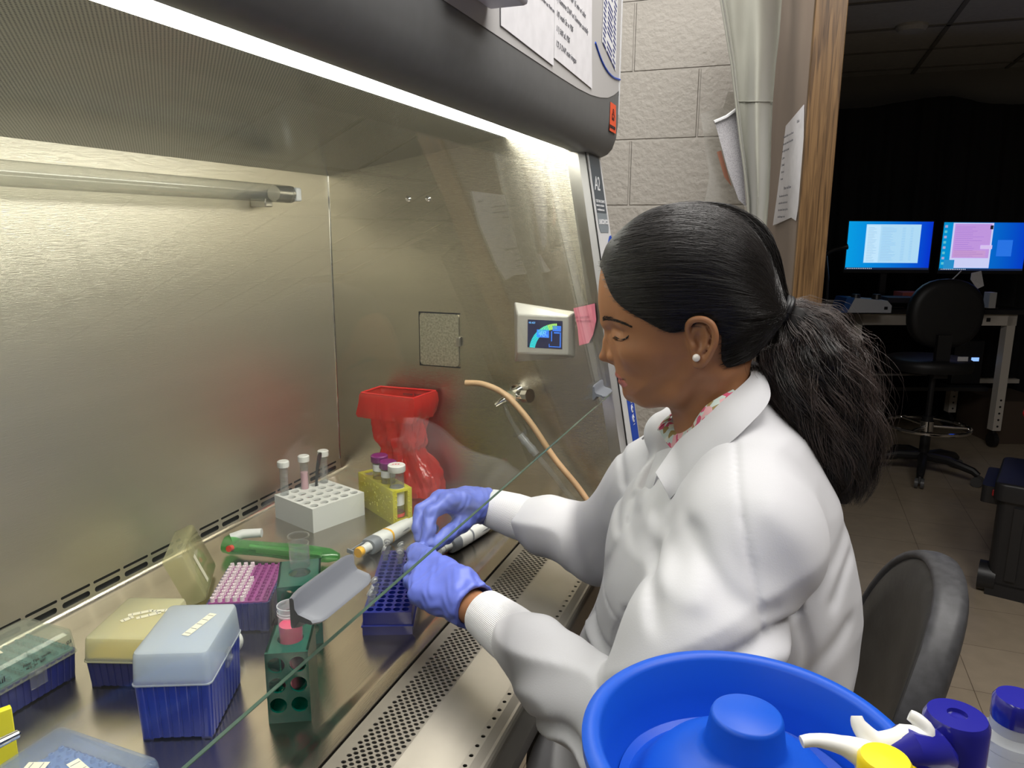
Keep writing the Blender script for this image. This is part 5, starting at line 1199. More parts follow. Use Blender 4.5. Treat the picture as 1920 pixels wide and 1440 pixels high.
b = MB(); pts = [A2(1690, 1410, .41), A2(1740, 1408, .42)]; b.tube([A2(1668, 1415, .41), A2(1700, 1404, .41), A2(1740, 1404, .415), A2(1760, 1420, .42)], [.009, .012, .012, .010], 16, flat=.9); part('spray_head', b, M['cap_blue'], r)
# ================================================================== black lab stool behind the person
M['stool_vinyl'] = mat('charcoal_vinyl', (0.028, 0.028, 0.027), 0.36, noise=.25, nscale=30, bump=.1, bscale=90)
M['stool_rim'] = mat('grey_rubber_rim', (0.05, 0.05, 0.054), 0.5, noise=.25, nscale=90)
sc_ = Vector((1.06, -.53, FZ)); st = thing('lab_stool', 'black vinyl lab stool with oval backrest under the person in white', 'stool', tuple(sc_))
bc = Vector((1.142, -.445, -.075)); tilt = .16
def backring(o, sy, sz, n=56):
    out = []
    for i in range(n):
        a = 2*PI*i/n; p = 2.5; cy = math.copysign(abs(math.cos(a))**(2/p), math.cos(a)); cz = math.copysign(abs(math.sin(a))**(2/p), math.sin(a))
        y = cy*.195*sy*(1-.10*max(0, cz)); z = cz*.232*sz
        curve = -.9*(y*y)                     # cupped round the sitter
        out.append(bc+Vector((o+z*tilt+curve*1.2, y, z)))
    return out
b = MB(); b.loft([backring(o, s, s) for o, s in ((-.004, .10), (-.006, .45), (-.009, .75), (-.008, .90), (-.002, .945))], cap1=False); part('backrest_pad', b, M['stool_vinyl'], st, ang=60)
b = MB(); b.loft([backring(o, s, s) for o, s in ((.004, .935), (-.004, .950), (-.006, .965), (-.004, .99), (.006, 1.0), (.020, 1.0), (.030, .985), (.035, .93), (.038, .6), (.040, .1))], cap0=False); part('backrest_shell', b, M['stool_rim'], st, ang=60)
b = MB(); b.loft([ell(sc_+Vector((-.02, 0, z)), Vector((.215*s, 0, 0)), Vector((0, .22*s, 0))) for z, s in ((.470, .85), (.475, .97), (.500, 1), (.522, .97), (.530, .85))]); part('seat', b, M['stool_vinyl'], st, ang=60)
b = MB(); b.box(1.175, 1.205, -.53, -.47, FZ+.42, -.10); b.box(1.02, 1.205, -.53, -.47, FZ+.42, FZ+.44); part('back_bar', b, M['black_plastic'], st, bev=.004)
b = MB(); b.cyl(sc_+up*.09, sc_+up*.30, .028); b.cyl(sc_+up*.30, sc_+up*.465, .018); part('gas_column', b, M['black_plastic'], st)
for k in range(5):
    a = 2*PI*k/5+.3; d = Vector((math.cos(a), math.sin(a), 0)); b = MB(); b.tube([sc_+up*.10, sc_+d*.27+up*.075, sc_+d*.29+up*.06], [.024, .018, .015], 10); lg = part('leg', b, M['black_plastic'], st)
    s = Vector((-d.y, d.x, 0)); q = sc_+d*.29+up*.028; b = MB(); b.cyl(q-s*.02, q+s*.02, .028, n=18); b.cyl(q, q+up*.04, .006); part('caster', b, M['black_plastic'], lg)
# ================================================================== the person
M['skin'] = mat('brown_skin', (0.36, 0.165, 0.078), 0.46, noise=.10, nscale=18, bump=.04, bscale=500, sss=.12, spec=.4)
M['lip'] = mat('rose_lip', (0.50, 0.16, 0.13), 0.38, spec=.4)
M['hair'] = mat('black_hair', (0.0085, 0.0075, 0.0075), 0.6, spec=.4)
M['hair2'] = mat('black_hair_strand', (0.016, 0.0135, 0.013), 0.34, spec=.6)
M['hair3'] = mat('sheen_hair_strand', (0.055, 0.038, 0.033), 0.36, spec=.8)  # the hair's greyish sheen is painted in as a lighter strand colour
M['brow'] = mat('eyebrow_hair', (0.015, 0.010, 0.008), 0.6)
M['coat'] = mat('white_lab_coat_cloth', (0.57, 0.57, 0.595), 0.8, bump=.06, bscale=700, sheen=.15)
M['knit'] = mat('white_knit_cuff', (0.64, 0.64, 0.66), 0.9, sheen=.2)
M['glove'] = mat('periwinkle_nitrile', (0.125, 0.17, 0.62), 0.42, bump=.15, bscale=60, spec=.45)
M['trouser'] = mat('dark_trouser_cloth', (0.03, 0.032, 0.04), 0.8)
M['pearl'] = mat('pearl', (0.82, 0.78, 0.72), 0.15, coat=.6)

HR = ray(1250, 570); HV = Vector((HR.x, HR.y, 0)).normalized()            # away from the viewer's side
FW = Vector((-HV.y, HV.x, 0))                                            # the way she faces (left in the picture)
if FW.x > 0: FW = -FW
PH0 = at(1290, 560, D=.905); PH0 = Vector((PH0.x, PH0.y, 0))
def toL(p): d = Vector(p)-PH0; return (d.dot(FW), -(d.x*HV.x+d.y*HV.y), p[2])     # local: s forward, t towards her left side, z
def toW(s, t, z): return Vector((PH0.x+FW.x*s-HV.x*t, PH0.y+FW.y*s-HV.y*t, z))
def L2(u, v, t=0.0):
    """pixel -> local (s,z) on the plane at lateral offset t"""
    d = ray(u, v); k = ((PH0-Vector((CAM.x, CAM.y, 0))).dot(HV)-t)/(d.x*HV.x+d.y*HV.y); p = CAM+d*k
    s, tt, z = toL(p); return (s, z)
def L3(u, v, D=None, t=None):
    if D is not None: return np.array(toL(at(u, v, D=D)))
    s, z = L2(u, v, t); return np.array((s, t, z))

def smin(a, b, k):
    h = np.clip(.5+.5*(b-a)/k, 0, 1); return b+(a-b)*h-k*h*(1-h)
def smax(a, b, k): return -smin(-a, -b, k)
class Field:
    def __init__(s, xs, ys, zs):
        s.x = np.asarray(xs, np.float32); s.y = np.asarray(ys, np.float32); s.z = np.asarray(zs, np.float32)
        s.a = np.full((len(xs), len(ys), len(zs)), .05, np.float32)
    def sl(s, lo, hi):
        r = []
        for g, l, h in zip((s.x, s.y, s.z), lo, hi):
            i = max(0, np.searchsorted(g, l)-1); j = min(len(g), np.searchsorted(g, h)+1); r.append(slice(i, max(i, j)))
        return tuple(r)
    def grid(s, S): return s.x[S[0]][:, None, None], s.y[S[1]][None, :, None], s.z[S[2]][None, None, :]
    def add(s, fn, lo, hi, k=.01, op='u'):
        S = s.sl(lo, hi)
        if any(q.stop <= q.start for q in S): return
        d = fn(*s.grid(S)).astype(np.float32)
        A = s.a[S]
        s.a[S] = smin(A, d, k) if op == 'u' else smax(A, -d, k) if op == 'd' else smax(A, d, k)
    def cone(s, p, q, r0, r1, k=.01, op='u', fold=None):
        p = np.asarray(p, float); q = np.asarray(q, float); m = max(r0, r1)+.03+k
        def fn(X, Y, Z):
            d = q-p; L = float(d@d)+1e-12
            h = np.clip(((X-p[0])*d[0]+(Y-p[1])*d[1]+(Z-p[2])*d[2])/L, 0, 1)
            R = np.sqrt((X-p[0]-h*d[0])**2+(Y-p[1]-h*d[1])**2+(Z-p[2]-h*d[2])**2)
            rr = r0+(r1-r0)*h
            if fold is not None: rr = rr+fold(X, Y, Z, h)
            return R-rr
        s.add(fn, np.minimum(p, q)-m, np.maximum(p, q)+m, k, op)
    def chain(s, pts, rs, k=.01, op='u', fold=None):
        for i in range(len(pts)-1): s.cone(pts[i], pts[i+1], rs[i], rs[i+1], k, op, fold)
    def ell(s, c, r, k=.01, op='u', M3=None):
        c = np.asarray(c, float); r = np.asarray(r, float); m = float(r.max())+.02+k
        def fn(X, Y, Z):
            dx, dy, dz = X-c[0], Y-c[1], Z-c[2]
            if M3 is not None:
                e = M3; dx, dy, dz = (e[0][0]*dx+e[0][1]*dy+e[0][2]*dz, e[1][0]*dx+e[1][1]*dy+e[1][2]*dz, e[2][0]*dx+e[2][1]*dy+e[2][2]*dz)
            k0 = np.sqrt((dx/r[0])**2+(dy/r[1])**2+(dz/r[2])**2)
            return (k0-1)*float(r.min())*np.clip(k0, .6, 1.5)**0
        s.add(fn, c-m, c+m, k, op)
    def mesh(s):
        F = s.a; sg = F < 0; nx, ny, nz = F.shape
        c = sg[:-1, :-1, :-1].astype(np.int8)
        tot = np.zeros((nx-1, ny-1, nz-1), np.int8)
        for i in (0, 1):
            for j in (0, 1):
                for k in (0, 1): tot += sg[i:nx-1+i, j:ny-1+j, k:nz-1+k]
        I, J, K = np.nonzero((tot > 0) & (tot < 8)); n = len(I)
        idx = np.full((nx-1, ny-1, nz-1), -1, np.int32); idx[I, J, K] = np.arange(n)
        acc = np.zeros((n, 3)); cnt = np.zeros(n)
        G = (s.x, s.y, s.z)
        for ax in range(3):
            for a in (0, 1):
                for b in (0, 1):
                    o = [0, 0, 0]; o[(ax+1) % 3] = a; o[(ax+2) % 3] = b; e = list(o); e[ax] = 1
                    f0 = F[I+o[0], J+o[1], K+o[2]]; f1 = F[I+e[0], J+e[1], K+e[2]]
                    m = (f0 < 0) != (f1 < 0); t = np.where(m, f0/(f0-f1+1e-12), 0)
                    P = np.stack([G[0][I+o[0]], G[1][J+o[1]], G[2][K+o[2]]], 1).astype(float)
                    g0 = (I, J, K)[ax]; P[:, ax] = G[ax][g0]+t*(G[ax][g0+1]-G[ax][g0])
                    acc[m] += P[m]; cnt[m] += 1
        V = acc/np.maximum(cnt, 1)[:, None]; Q = []
        for ax in range(3):
            A0 = [slice(None)]*3; A1 = [slice(None)]*3
            A0[ax] = slice(0, -1); A1[ax] = slice(1, None)
            ch = sg[tuple(A0)] != sg[tuple(A1)]
            ii = np.argwhere(ch); b, c_ = (ax+1) % 3, (ax+2) % 3
            lim = (nx-1, ny-1, nz-1)
            ok = (ii[:, b] > 0) & (ii[:, c_] > 0) & (ii[:, b] < lim[b]) & (ii[:, c_] < lim[c_]); ii = ii[ok]
            q = []
            for db, dc in ((0, 0), (1, 0), (1, 1), (0, 1)):
                t_ = ii.copy(); t_[:, b] -= db; t_[:, c_] -= dc; q.append(idx[t_[:, 0], t_[:, 1], t_[:, 2]])
            q = np.stack(q, 1); inside = sg[ii[:, 0], ii[:, 1], ii[:, 2]]; q[~inside] = q[~inside][:, ::-1]; Q.append(q)
        Q = np.concatenate(Q); Q = Q[(Q >= 0).all(1)]
        return V, Q
def relax(V, Q, it=2, lam=.5):
    E = np.concatenate([Q[:, [0, 1]], Q[:, [1, 2]], Q[:, [2, 3]], Q[:, [3, 0]]])
    for _ in range(it):
        A = np.zeros_like(V); c = np.zeros(len(V))
        for k in range(3): A[:, k] = np.bincount(E[:, 0], V[E[:, 1], k], len(V))+np.bincount(E[:, 1], V[E[:, 0], k], len(V))
        c = np.bincount(E[:, 0], minlength=len(V))+np.bincount(E[:, 1], minlength=len(V))
        V = V+lam*(A/np.maximum(c, 1)[:, None]-V)
    return V
def npmesh(name, V, Q, mats, parent, mi=None, tri=False):
    """V in local coordinates -> one object under the person"""
    W = np.empty_like(V); W[:, 0] = PH0.x+FW.x*V[:, 0]-HV.x*V[:, 1]; W[:, 1] = PH0.y+FW.y*V[:, 0]-HV.y*V[:, 1]; W[:, 2] = V[:, 2]
    root = parent
    while root is not None and root.parent is not None: root = root.parent
    if root is not None: W = W-np.array(root['zz_o'])
    me = bpy.data.meshes.new(name); n = len(V); m = len(Q); k = Q.shape[1]
    me.vertices.add(n); me.vertices.foreach_set('co', W.astype(np.float32).ravel())
    me.loops.add(m*k); me.loops.foreach_set('vertex_index', Q.astype(np.int32).ravel())
    me.polygons.add(m); me.polygons.foreach_set('loop_start', np.arange(0, m*k, k, dtype=np.int32)); me.polygons.foreach_set('loop_total', np.full(m, k, np.int32))
    for q in (mats if isinstance(mats, (list, tuple)) else [mats]): me.materials.append(q)
    if mi is not None: me.polygons.foreach_set('material_index', mi.astype(np.int32))
    me.polygons.foreach_set('use_smooth', [True]*m)
    me.update(calc_edges=True); me.validate()
    o = bpy.data.objects.new(name, me); C.objects.link(o)
    if parent is not None: o.parent = parent
    return o
def axis_(*seg):
    """piecewise spacing: (start, stop, step), ..."""
    out = []
    for a, b, st in seg:
        n = max(1, int(round((b-a)/st))); out += list(np.linspace(a, b, n, endpoint=False))
    out.append(seg[-1][1]); return np.array(out)
def seg2(P, a, b):
    d = b-a; h = np.clip(((P[0]-a[0])*d[0]+(P[1]-a[1])*d[1])/(d@d+1e-12), 0, 1)
    return np.hypot(P[0]-a[0]-h*d[0], P[1]-a[1]-h*d[1])
def polydist(X, Z, poly, closed=True):
    d = np.full(np.broadcast(X, Z).shape, 9.0); n = len(poly)
    for i in range(n if closed else n-1): d = np.minimum(d, seg2((X, Z), np.array(poly[i]), np.array(poly[(i+1) % n])))
    return d
def inside(X, Z, poly):
    r = np.zeros(np.broadcast(X, Z).shape, bool); n = len(poly)
    for i in range(n):
        (x0, z0), (x1, z1) = poly[i], poly[(i+1) % n]
        c = ((z0 > Z) != (z1 > Z)); r ^= c & (X < (x1-x0)*(Z-z0)/(z1-z0+1e-12)+x0)
    return r
def sdpoly(X, Z, poly): d = polydist(X, Z, poly); return np.where(inside(X, Z, poly), d, -d)
def catmull(poly, n=5, closed=True):
    P = [np.array(p) for p in poly]; N = len(P); out = []
    for i in range(N if closed else N-1):
        p0, p1, p2, p3 = (P[(i-1) % N] if closed or i else P[0]), P[i], P[(i+1) % N], (P[(i+2) % N] if closed or i+2 < N else P[-1])
        for k in range(n):
            t = k/n; out.append(.5*((2*p1)+(p2-p0)*t+(2*p0-5*p1+4*p2-p3)*t*t+(3*p1-p0-3*p2+p3)*t**3))
    if not closed: out.append(P[-1])
    return out

# ---- head silhouette (profile) without nose and lips
prof_px = [(1134, 480), (1126, 510), (1122.5, 540), (1122.5, 572), (1127, 596), (1134, 618), (1142, 645), (1149, 672), (1154, 690), (1158, 704), (1163, 716), (1168, 727), (1173, 737), (1184, 747), (1206, 754), (1238, 757), (1256, 762),
           (1264, 776), (1272, 800), (1284, 850), (1300, 900), (1440, 900), (1428, 830), (1416, 760), (1406, 705), (1412, 665), (1432, 625), (1449, 580), (1451, 530), (1436, 478), (1404, 434), (1360, 406), (1310, 394), (1260, 396), (1210, 409), (1165, 438)]
head_poly = catmull([L2(u, v) for u, v in prof_px], 4)
zf = lambda v: L2(1290, v)[1]
zr = np.array([zf(v) for v in (900, 800, 757, 735, 700, 650, 600, 540, 460, 380)])
Rr_ = np.array([.045, .045, .048, .050, .058, .066, .070, .078, .082, .082])
Wr_ = np.array([.056, .054, .054, .054, .057, .065, .069, .073, .074, .072])
gs = np.linspace(-.16, .14, 200); gz = np.linspace(zf(905), zf(370), 240)
GX, GZ_ = np.meshgrid(gs, gz, indexing='ij'); HD = sdpoly(GX, GZ_, head_poly)
hair_px = [(1126, 492), (1138, 458), (1160, 434), (1185, 412), (1215, 394), (1250, 383), (1290, 379), (1330, 383), (1368, 396), (1402, 420), (1430, 455), (1450, 500), (1466, 545), (1474, 570), (1474, 590), (1462, 610), (1440, 640), (1415, 672), (1406, 705), (1416, 760), (1428, 830), (1300, 900), (1272, 800), (1264, 776), (1206, 754), (1168, 727), (1150, 690), (1142, 645), (1130, 618), (1120, 590), (1116, 545), (1119, 512)]
hair_poly = catmull([L2(u, v) for u, v in hair_px], 4); HDh = sdpoly(GX, GZ_, hair_poly)
def samp(A, X, Z):
    fx = np.clip((X-gs[0])/(gs[1]-gs[0]), 0, len(gs)-1.001); fz = np.clip((Z-gz[0])/(gz[1]-gz[0]), 0, len(gz)-1.001)
    i = fx.astype(int); k = fz.astype(int); a = fx-i; b = fz-k
    return A[i, k]*(1-a)*(1-b)+A[i+1, k]*a*(1-b)+A[i, k+1]*(1-a)*b+A[i+1, k+1]*a*b
def infl(D, T, Z, extra=0.0):
    R = np.interp(Z, zr, Rr_); W = np.interp(Z, zr, Wr_)+extra
    q = np.where(D < R, (1-D/R), 0.0)
    return (np.sqrt(q**2+(T/W)**2)-1)*W
def headfield(X, Y, Z):
    S2 = np.broadcast_to(X, np.broadcast(X, Z).shape); Z2 = np.broadcast_to(Z, S2.shape)
    D = samp(HD, S2, Z2)
    return infl(D, Y, Z2)
# ---- joints
E_n = L3(1222, 1392, D=.735); S_n = L3(1412, 985, D=.765); Wn = L3(905, 1147, D=.945)
S_f = np.array(toL((.90, -.37, .30))); E_f = np.array(toL((.73, -.375, .085))); Wf = L3(914, 950, D=1.270)
HIP = np.array(toL((1.02, -.53, -.20)))
neck0 = L3(1340, 770, t=0.0); chest = np.array(toL((.95, -.53, .15)))
# ---- hands: joint chains (pixel, depth)
def ch_(*p): return [L3(u, v, D=D) for u, v, D in p]
right = dict(index=ch_((840, 942, 1.185), (808, 962, 1.16), (804, 994, 1.145), (798, 1018, 1.138)), middle=ch_((826, 934, 1.205), (789, 957, 1.185), (784, 988, 1.168), (788, 1012, 1.160)),
             ring=ch_((822, 934, 1.225), (792, 958, 1.210), (790, 985, 1.192), (800, 1003, 1.185)), little=ch_((828, 938, 1.245), (806, 958, 1.232), (806, 980, 1.218), (815, 992, 1.212)),
             thumb=ch_((884, 960, 1.243), (866, 981, 1.205), (838, 1003, 1.168), (813, 1023, 1.140)))
left = dict(index=ch_((806, 1058, 1.055), (778, 1046, 1.090), (776, 1034, 1.115), (792, 1026, 1.128)), middle=ch_((790, 1074, 1.040), (771, 1068, 1.080), (782, 1056, 1.108), (800, 1050, 1.115)),
            ring=ch_((781, 1095, 1.020), (768, 1090, 1.062), (780, 1080, 1.090), (798, 1075, 1.095)), little=ch_((787, 1115, 1.000), (776, 1112, 1.040), (786, 1104, 1.065), (800, 1100, 1.070)),
            thumb=ch_((868, 1090, .985), (832, 1066, 1.030), (804, 1044, 1.075), (781, 1030, 1.105)))
FR = dict(index=(.0112, .0102, .0092, .0082), middle=(.0110, .0100, .0090, .0080), ring=(.0098, .0086, .0078, .0070), little=(.0088, .0076, .0070, .0062), thumb=(.0150, .0130, .0112, .0092))
def hand(F, H, wrist, o=0.0, k=.006, toward=None):
    c = wrist
    for nm in ('index', 'middle', 'ring', 'little'):
        F.cone(c+(H[nm][0]-c)*.15, H[nm][0], .0165+o, .0125+o, .012)
    F.cone(c+(H['index'][0]-c)*.25, H['thumb'][0], .018+o, .0160+o, .012); F.cone(H['thumb'][0], H['thumb'][1], .0155+o, .0125+o, .012)
    F.cone(H['index'][0], H['little'][0], .0125+o, .0115+o, .012)
    for q_ in (.35, .7): F.cone(c+(H['index'][0]-c)*q_, c+(H['little'][0]-c)*q_, .0175+o, .0165+o, .018)
    for nm in H: F.chain(H[nm], [r+o for r in FR[nm]], k if nm != 'thumb' else .007)
    ks = .0028
# ---- body: one continuous skin surface
xs = axis_((-.34, -.135, .008), (-.135, .115, .0016), (.115, .60, .005)); ys = axis_((-.30, -.085, .0065), (-.085, .092, .0016), (.092, .40, .0055))
zs = axis_((-.86, -.15, .012), (-.15, .20, .0055), (.20, zf(790), .005), (zf(790), zf(385)+.01, .0016))
B = Field(xs, ys, zs)
B.add(headfield, (-.16, -.085, zf(895)), (.14, .092, zf(370)), .001)
# nose
n0 = L3(1142, 613, t=0); n1 = L3(1137.5, 640, t=0); n2 = L3(1131.5, 669, t=0)
B.chain([n0, n1, n2], [.0034, .0038, .0046], .006)
B.cone(n2, L3(1148, 677, t=0), .0045, .0042, .005)
for sg_ in (1, -1):
    B.ell(L3(1152, 670, t=.0125*sg_), (.0080, .0050, .0062), .0035)
    B.cone(L3(1145, 650, t=0), L3(1149, 667, t=.008*sg_), .0050, .0060, .006)
    B.ell(L3(1143, 681.5, t=.0065*sg_), (.0055, .0028, .0032), .001, 'd'); B.cone(L3(1166, 664, t=.019*sg_), L3(1164, 680, t=.021*sg_), .0014, .0010, .004, 'd')
# eye sockets, lids, brows
    B.ell(L3(1146, 621, t=.038*sg_), (.015, .014, .0095), .012, 'd')
    B.ell(L3(1166, 629, t=.0305*sg_), (.0125, .0112, .0098), .0060)
    B.cone(L3(1137, 603, t=.012*sg_), L3(1172, 606, t=.050*sg_), .0050, .0042, .010)
    B.ell(L3(1200, 662, t=.046*sg_), (.020, .014, .015), .018)
# lips
def lipch(pts, rs, k):
    for sg_ in (1, -1): B.chain([L3(u, v, t=t*sg_) for u, v, t in pts], rs, k)
lipch([(1162, 701, 0), (1163, 702, .010), (1168, 707, .021), (1176, 712, .029)], [.0054, .0054, .0046, .0022], .0022)
lipch([(1167, 714, 0), (1167.5, 714, .010), (1171, 714.5, .019), (1177, 713.5, .027)], [.0052, .0052, .0042, .0022], .0022)
B.ell(L3(1186, 738, t=0), (.010, .014, .009), .010)
B.chain([L3(u, v, t=.001*0+t) for u, v, t in ((1157, 709, 0), (1160, 709.5, .011), (1166, 711, .023), (1176, 713, .033))], [.0012]*4, .0010, 'd'); B.chain([L3(u, v, t=-t) for u, v, t in ((1157, 709, 0), (1160, 709.5, .011), (1166, 711, .023), (1176, 713, .033))], [.0012]*4, .0010, 'd')
# jaw line and neck muscle
for sg_ in (1, -1):
    B.chain([L3(1303, 690, t=.050*sg_), L3(1270, 736, t=.039*sg_), L3(1215, 748, t=.022*sg_)], [.010, .0095, .009], .018)
    B.chain([L3(1345, 700, t=.044*sg_), L3(1300, 800, t=.020*sg_), L3(1285, 840, t=.012*sg_)], [.012, .010, .009], .014)
# ears
def ear_rim(sg_, P): return catmull([L3(u, v, t=t*sg_) for u, v, t in P], 4, closed=False)
def ear(sg_):
    B.ell(L3(1315, 634, t=.069*sg_), (.0140, .0065, .0240), .004)
    B.chain(ear_rim(sg_, ((1300, 646, .0690), (1291, 628, .0700), (1290, 610, .0735), (1300, 600, .0770), (1318, 599, .0800), (1334, 608, .0815), (1341, 626, .0815), (1340, 644, .0800), (1333, 660, .0780), (1325, 674, .0750), (1314, 684, .0715), (1304, 680, .0695))),
            list(np.interp(np.linspace(0, 11, 45), range(12), [.0020, .0026, .0028, .0030, .0032, .0032, .0032, .0030, .0030, .0032, .0036, .0030])), .0025)
    B.ell(L3(1312, 674, t=.0705*sg_), (.0075, .0038, .0085), .004)
    B.ell(L3(1310, 640, t=.0790*sg_), (.0080, .0080, .0125), .0025, 'd')
    B.ell(L3(1312, 614, t=.0820*sg_), (.0085, .0055, .0045), .0025, 'd')
    B.chain([L3(u, v, t=t*sg_) for u, v, t in ((1322, 614, .0755), (1328, 630, .0760), (1325, 648, .0750), (1315, 660, .0730))], [.0018, .0024, .0024, .0020], .003)
    B.ell(L3(1301, 650, t=.0725*sg_), (.0032, .0034, .0050), .003)
ear(1); ear(-1)
# trunk, limbs (inside the clothing)
B.cone(neck0, chest, .046, .085, .02); B.ell(chest, (.095, .150, .14), .03); B.cone(chest, HIP+np.array((.03, 0, 0)), .095, .085, .03)
B.cone(S_n*.75+chest*.25+np.array((0, 0, .01)), S_f*.8+chest*.2, .040, .040, .03)
for S_, E_, W_, H_ in ((S_n, E_n, Wn, left), (S_f, E_f, Wf, right)):
    B.chain([S_*.96+chest*.04-np.array((0, 0, .015)), E_], [.040, .036], .02); B.chain([E_, W_*.45+E_*.55, W_], [.038, .034, .0235], .01)
    hand(B, H_, W_, -.0030, .004)
KN = np.array(toL((.70, -.60, -.275))); KF = np.array(toL((.70, -.43, -.275)))
for K_, y in ((KN, -.60), (KF, -.43)):
    B.cone(HIP+np.array((0, .08 if K_ is KN else -.08, 0)), K_, .072, .055, .02); A_ = np.array(toL((.74, y, -.78))); B.cone(K_, A_, .052, .036, .02); B.cone(A_+np.array((0, 0, -.02)), A_+np.array((.13, 0, -.045)), .036, .028, .02)
V, Q = B.mesh(); V = relax(V, Q, 1, .35)
# lip colour where the lips are
fc = V[Q].mean(1); lipup = catmull([L2(u, v) for u, v in ((1148, 695), (1154, 694), (1163, 698), (1171, 704), (1179, 711), (1177, 715), (1172, 719.5), (1160, 720.5), (1150, 714))], 4)
mi = (inside(fc[:, 0], fc[:, 2], lipup) & (np.abs(fc[:, 1]) < .036)).astype(int)
PB = toW(*HIP); PB = (PB.x, PB.y, FZ)
me_root = bpy.data.objects.new('tmp', None); me_root['zz_o'] = list(PB)
# body mesh is the thing itself
W_ = np.empty_like(V)
person = npmesh('person', V, Q, [M['skin'], M['lip']], None, mi)
for v_ in (0,): 
    co = np.empty(len(person.data.vertices)*3, np.float32); person.data.vertices.foreach_get('co', co); co = co.reshape(-1, 3)-np.array(PB, np.float32); person.data.vertices.foreach_set('co', co.ravel()); person.data.update()
person.location = (PB[0], PB[1], PB[2]+ZO); person['zz_o'] = list(PB)
person['label'] = 'person in white lab coat and blue gloves seated at the cabinet, looking down'; person['category'] = 'person'
bpy.data.objects.remove(me_root)
# ---- hair cap
line_px = [(1118, 498), (1130, 510), (1139, 531), (1150, 552), (1166, 569), (1190, 584), (1220, 600), (1245, 613), (1265, 617), (1283, 608), (1292, 596), (1312, 590), (1335, 596), (1347, 615), (1349, 640), (1349, 665), (1358, 684), (1376, 682), (1398, 678), (1418, 668), (1440, 645), (1500, 620), (1520, 500), (1450, 380), (1300, 340), (1140, 380), (1095, 470)]
line_poly = catmull([L2(u, v, .03) for u, v in line_px], 4)
LD = sdpoly(GX, GZ_, line_poly)
def hair_extra(S2, Z2):
    l = samp(LD, S2, Z2); return .0012+.0085*(1-np.exp(-np.clip(l, 0, 1)/.030))
def hairfield(X, Y, Z):
    S2 = np.broadcast_to(X, np.broadcast(X, Z).shape); Z2 = np.broadcast_to(Z, S2.shape)
    Dh = samp(HDh, S2, Z2); l = samp(LD, S2, Z2)
    d = infl(Dh, Y, Z2, hair_extra(S2, Z2)); return smax(d, -l+.0*Y, .0015)
Hf = Field(axis_((-.15, .12, .0022)), axis_((-.10, .10, .0022)), axis_((zf(720), zf(370), .0022)))
Hf.a[:] = hairfield(*Hf.grid((slice(None),)*3)); V, Q = Hf.mesh(); V = relax(V, Q, 1, .4)
V[:, 1] += .0
hair = npmesh('hair', V, Q, M['hair'], person)
def strands(paths, rad, name, m, parent, sides=3, taper=True):
    """paths: (N, K, 3) local -> thin tubes in one mesh"""
    P = np.asarray(paths, float); N, K, _ = P.shape
    T = np.gradient(P, axis=1); T /= np.linalg.norm(T, axis=2, keepdims=True)+1e-9
    ref = np.array((.13, .31, .94)); A = np.cross(T, ref); A /= np.linalg.norm(A, axis=2, keepdims=True)+1e-9; Bv = np.cross(T, A)
    r = np.asarray(rad).reshape(-1, 1)*(np.interp(np.linspace(0, 1, K), (0, .06, .75, 1), (.5, 1, 1, .25))[None, :] if taper else 1)
    r = np.broadcast_to(r, (N, K))[:, :, None]
    Vs = [P+r*(math.cos(2*PI*j/sides)*A+math.sin(2*PI*j/sides)*Bv) for j in range(sides)]
    V = np.stack(Vs, 2).reshape(-1, 3)                          # N,K,sides
    n_, k_ = np.meshgrid(np.arange(N), np.arange(K-1), indexing='ij'); base = (n_*K+k_)*sides; Q = []
    for j in range(sides):
        j2 = (j+1) % sides; Q.append(np.stack([base+j, base+j2, base+sides+j2, base+sides+j], -1).reshape(-1, 4))
    return npmesh(name, V, np.concatenate(Q), m, parent)
tie = np.array(L2(1470, 583))
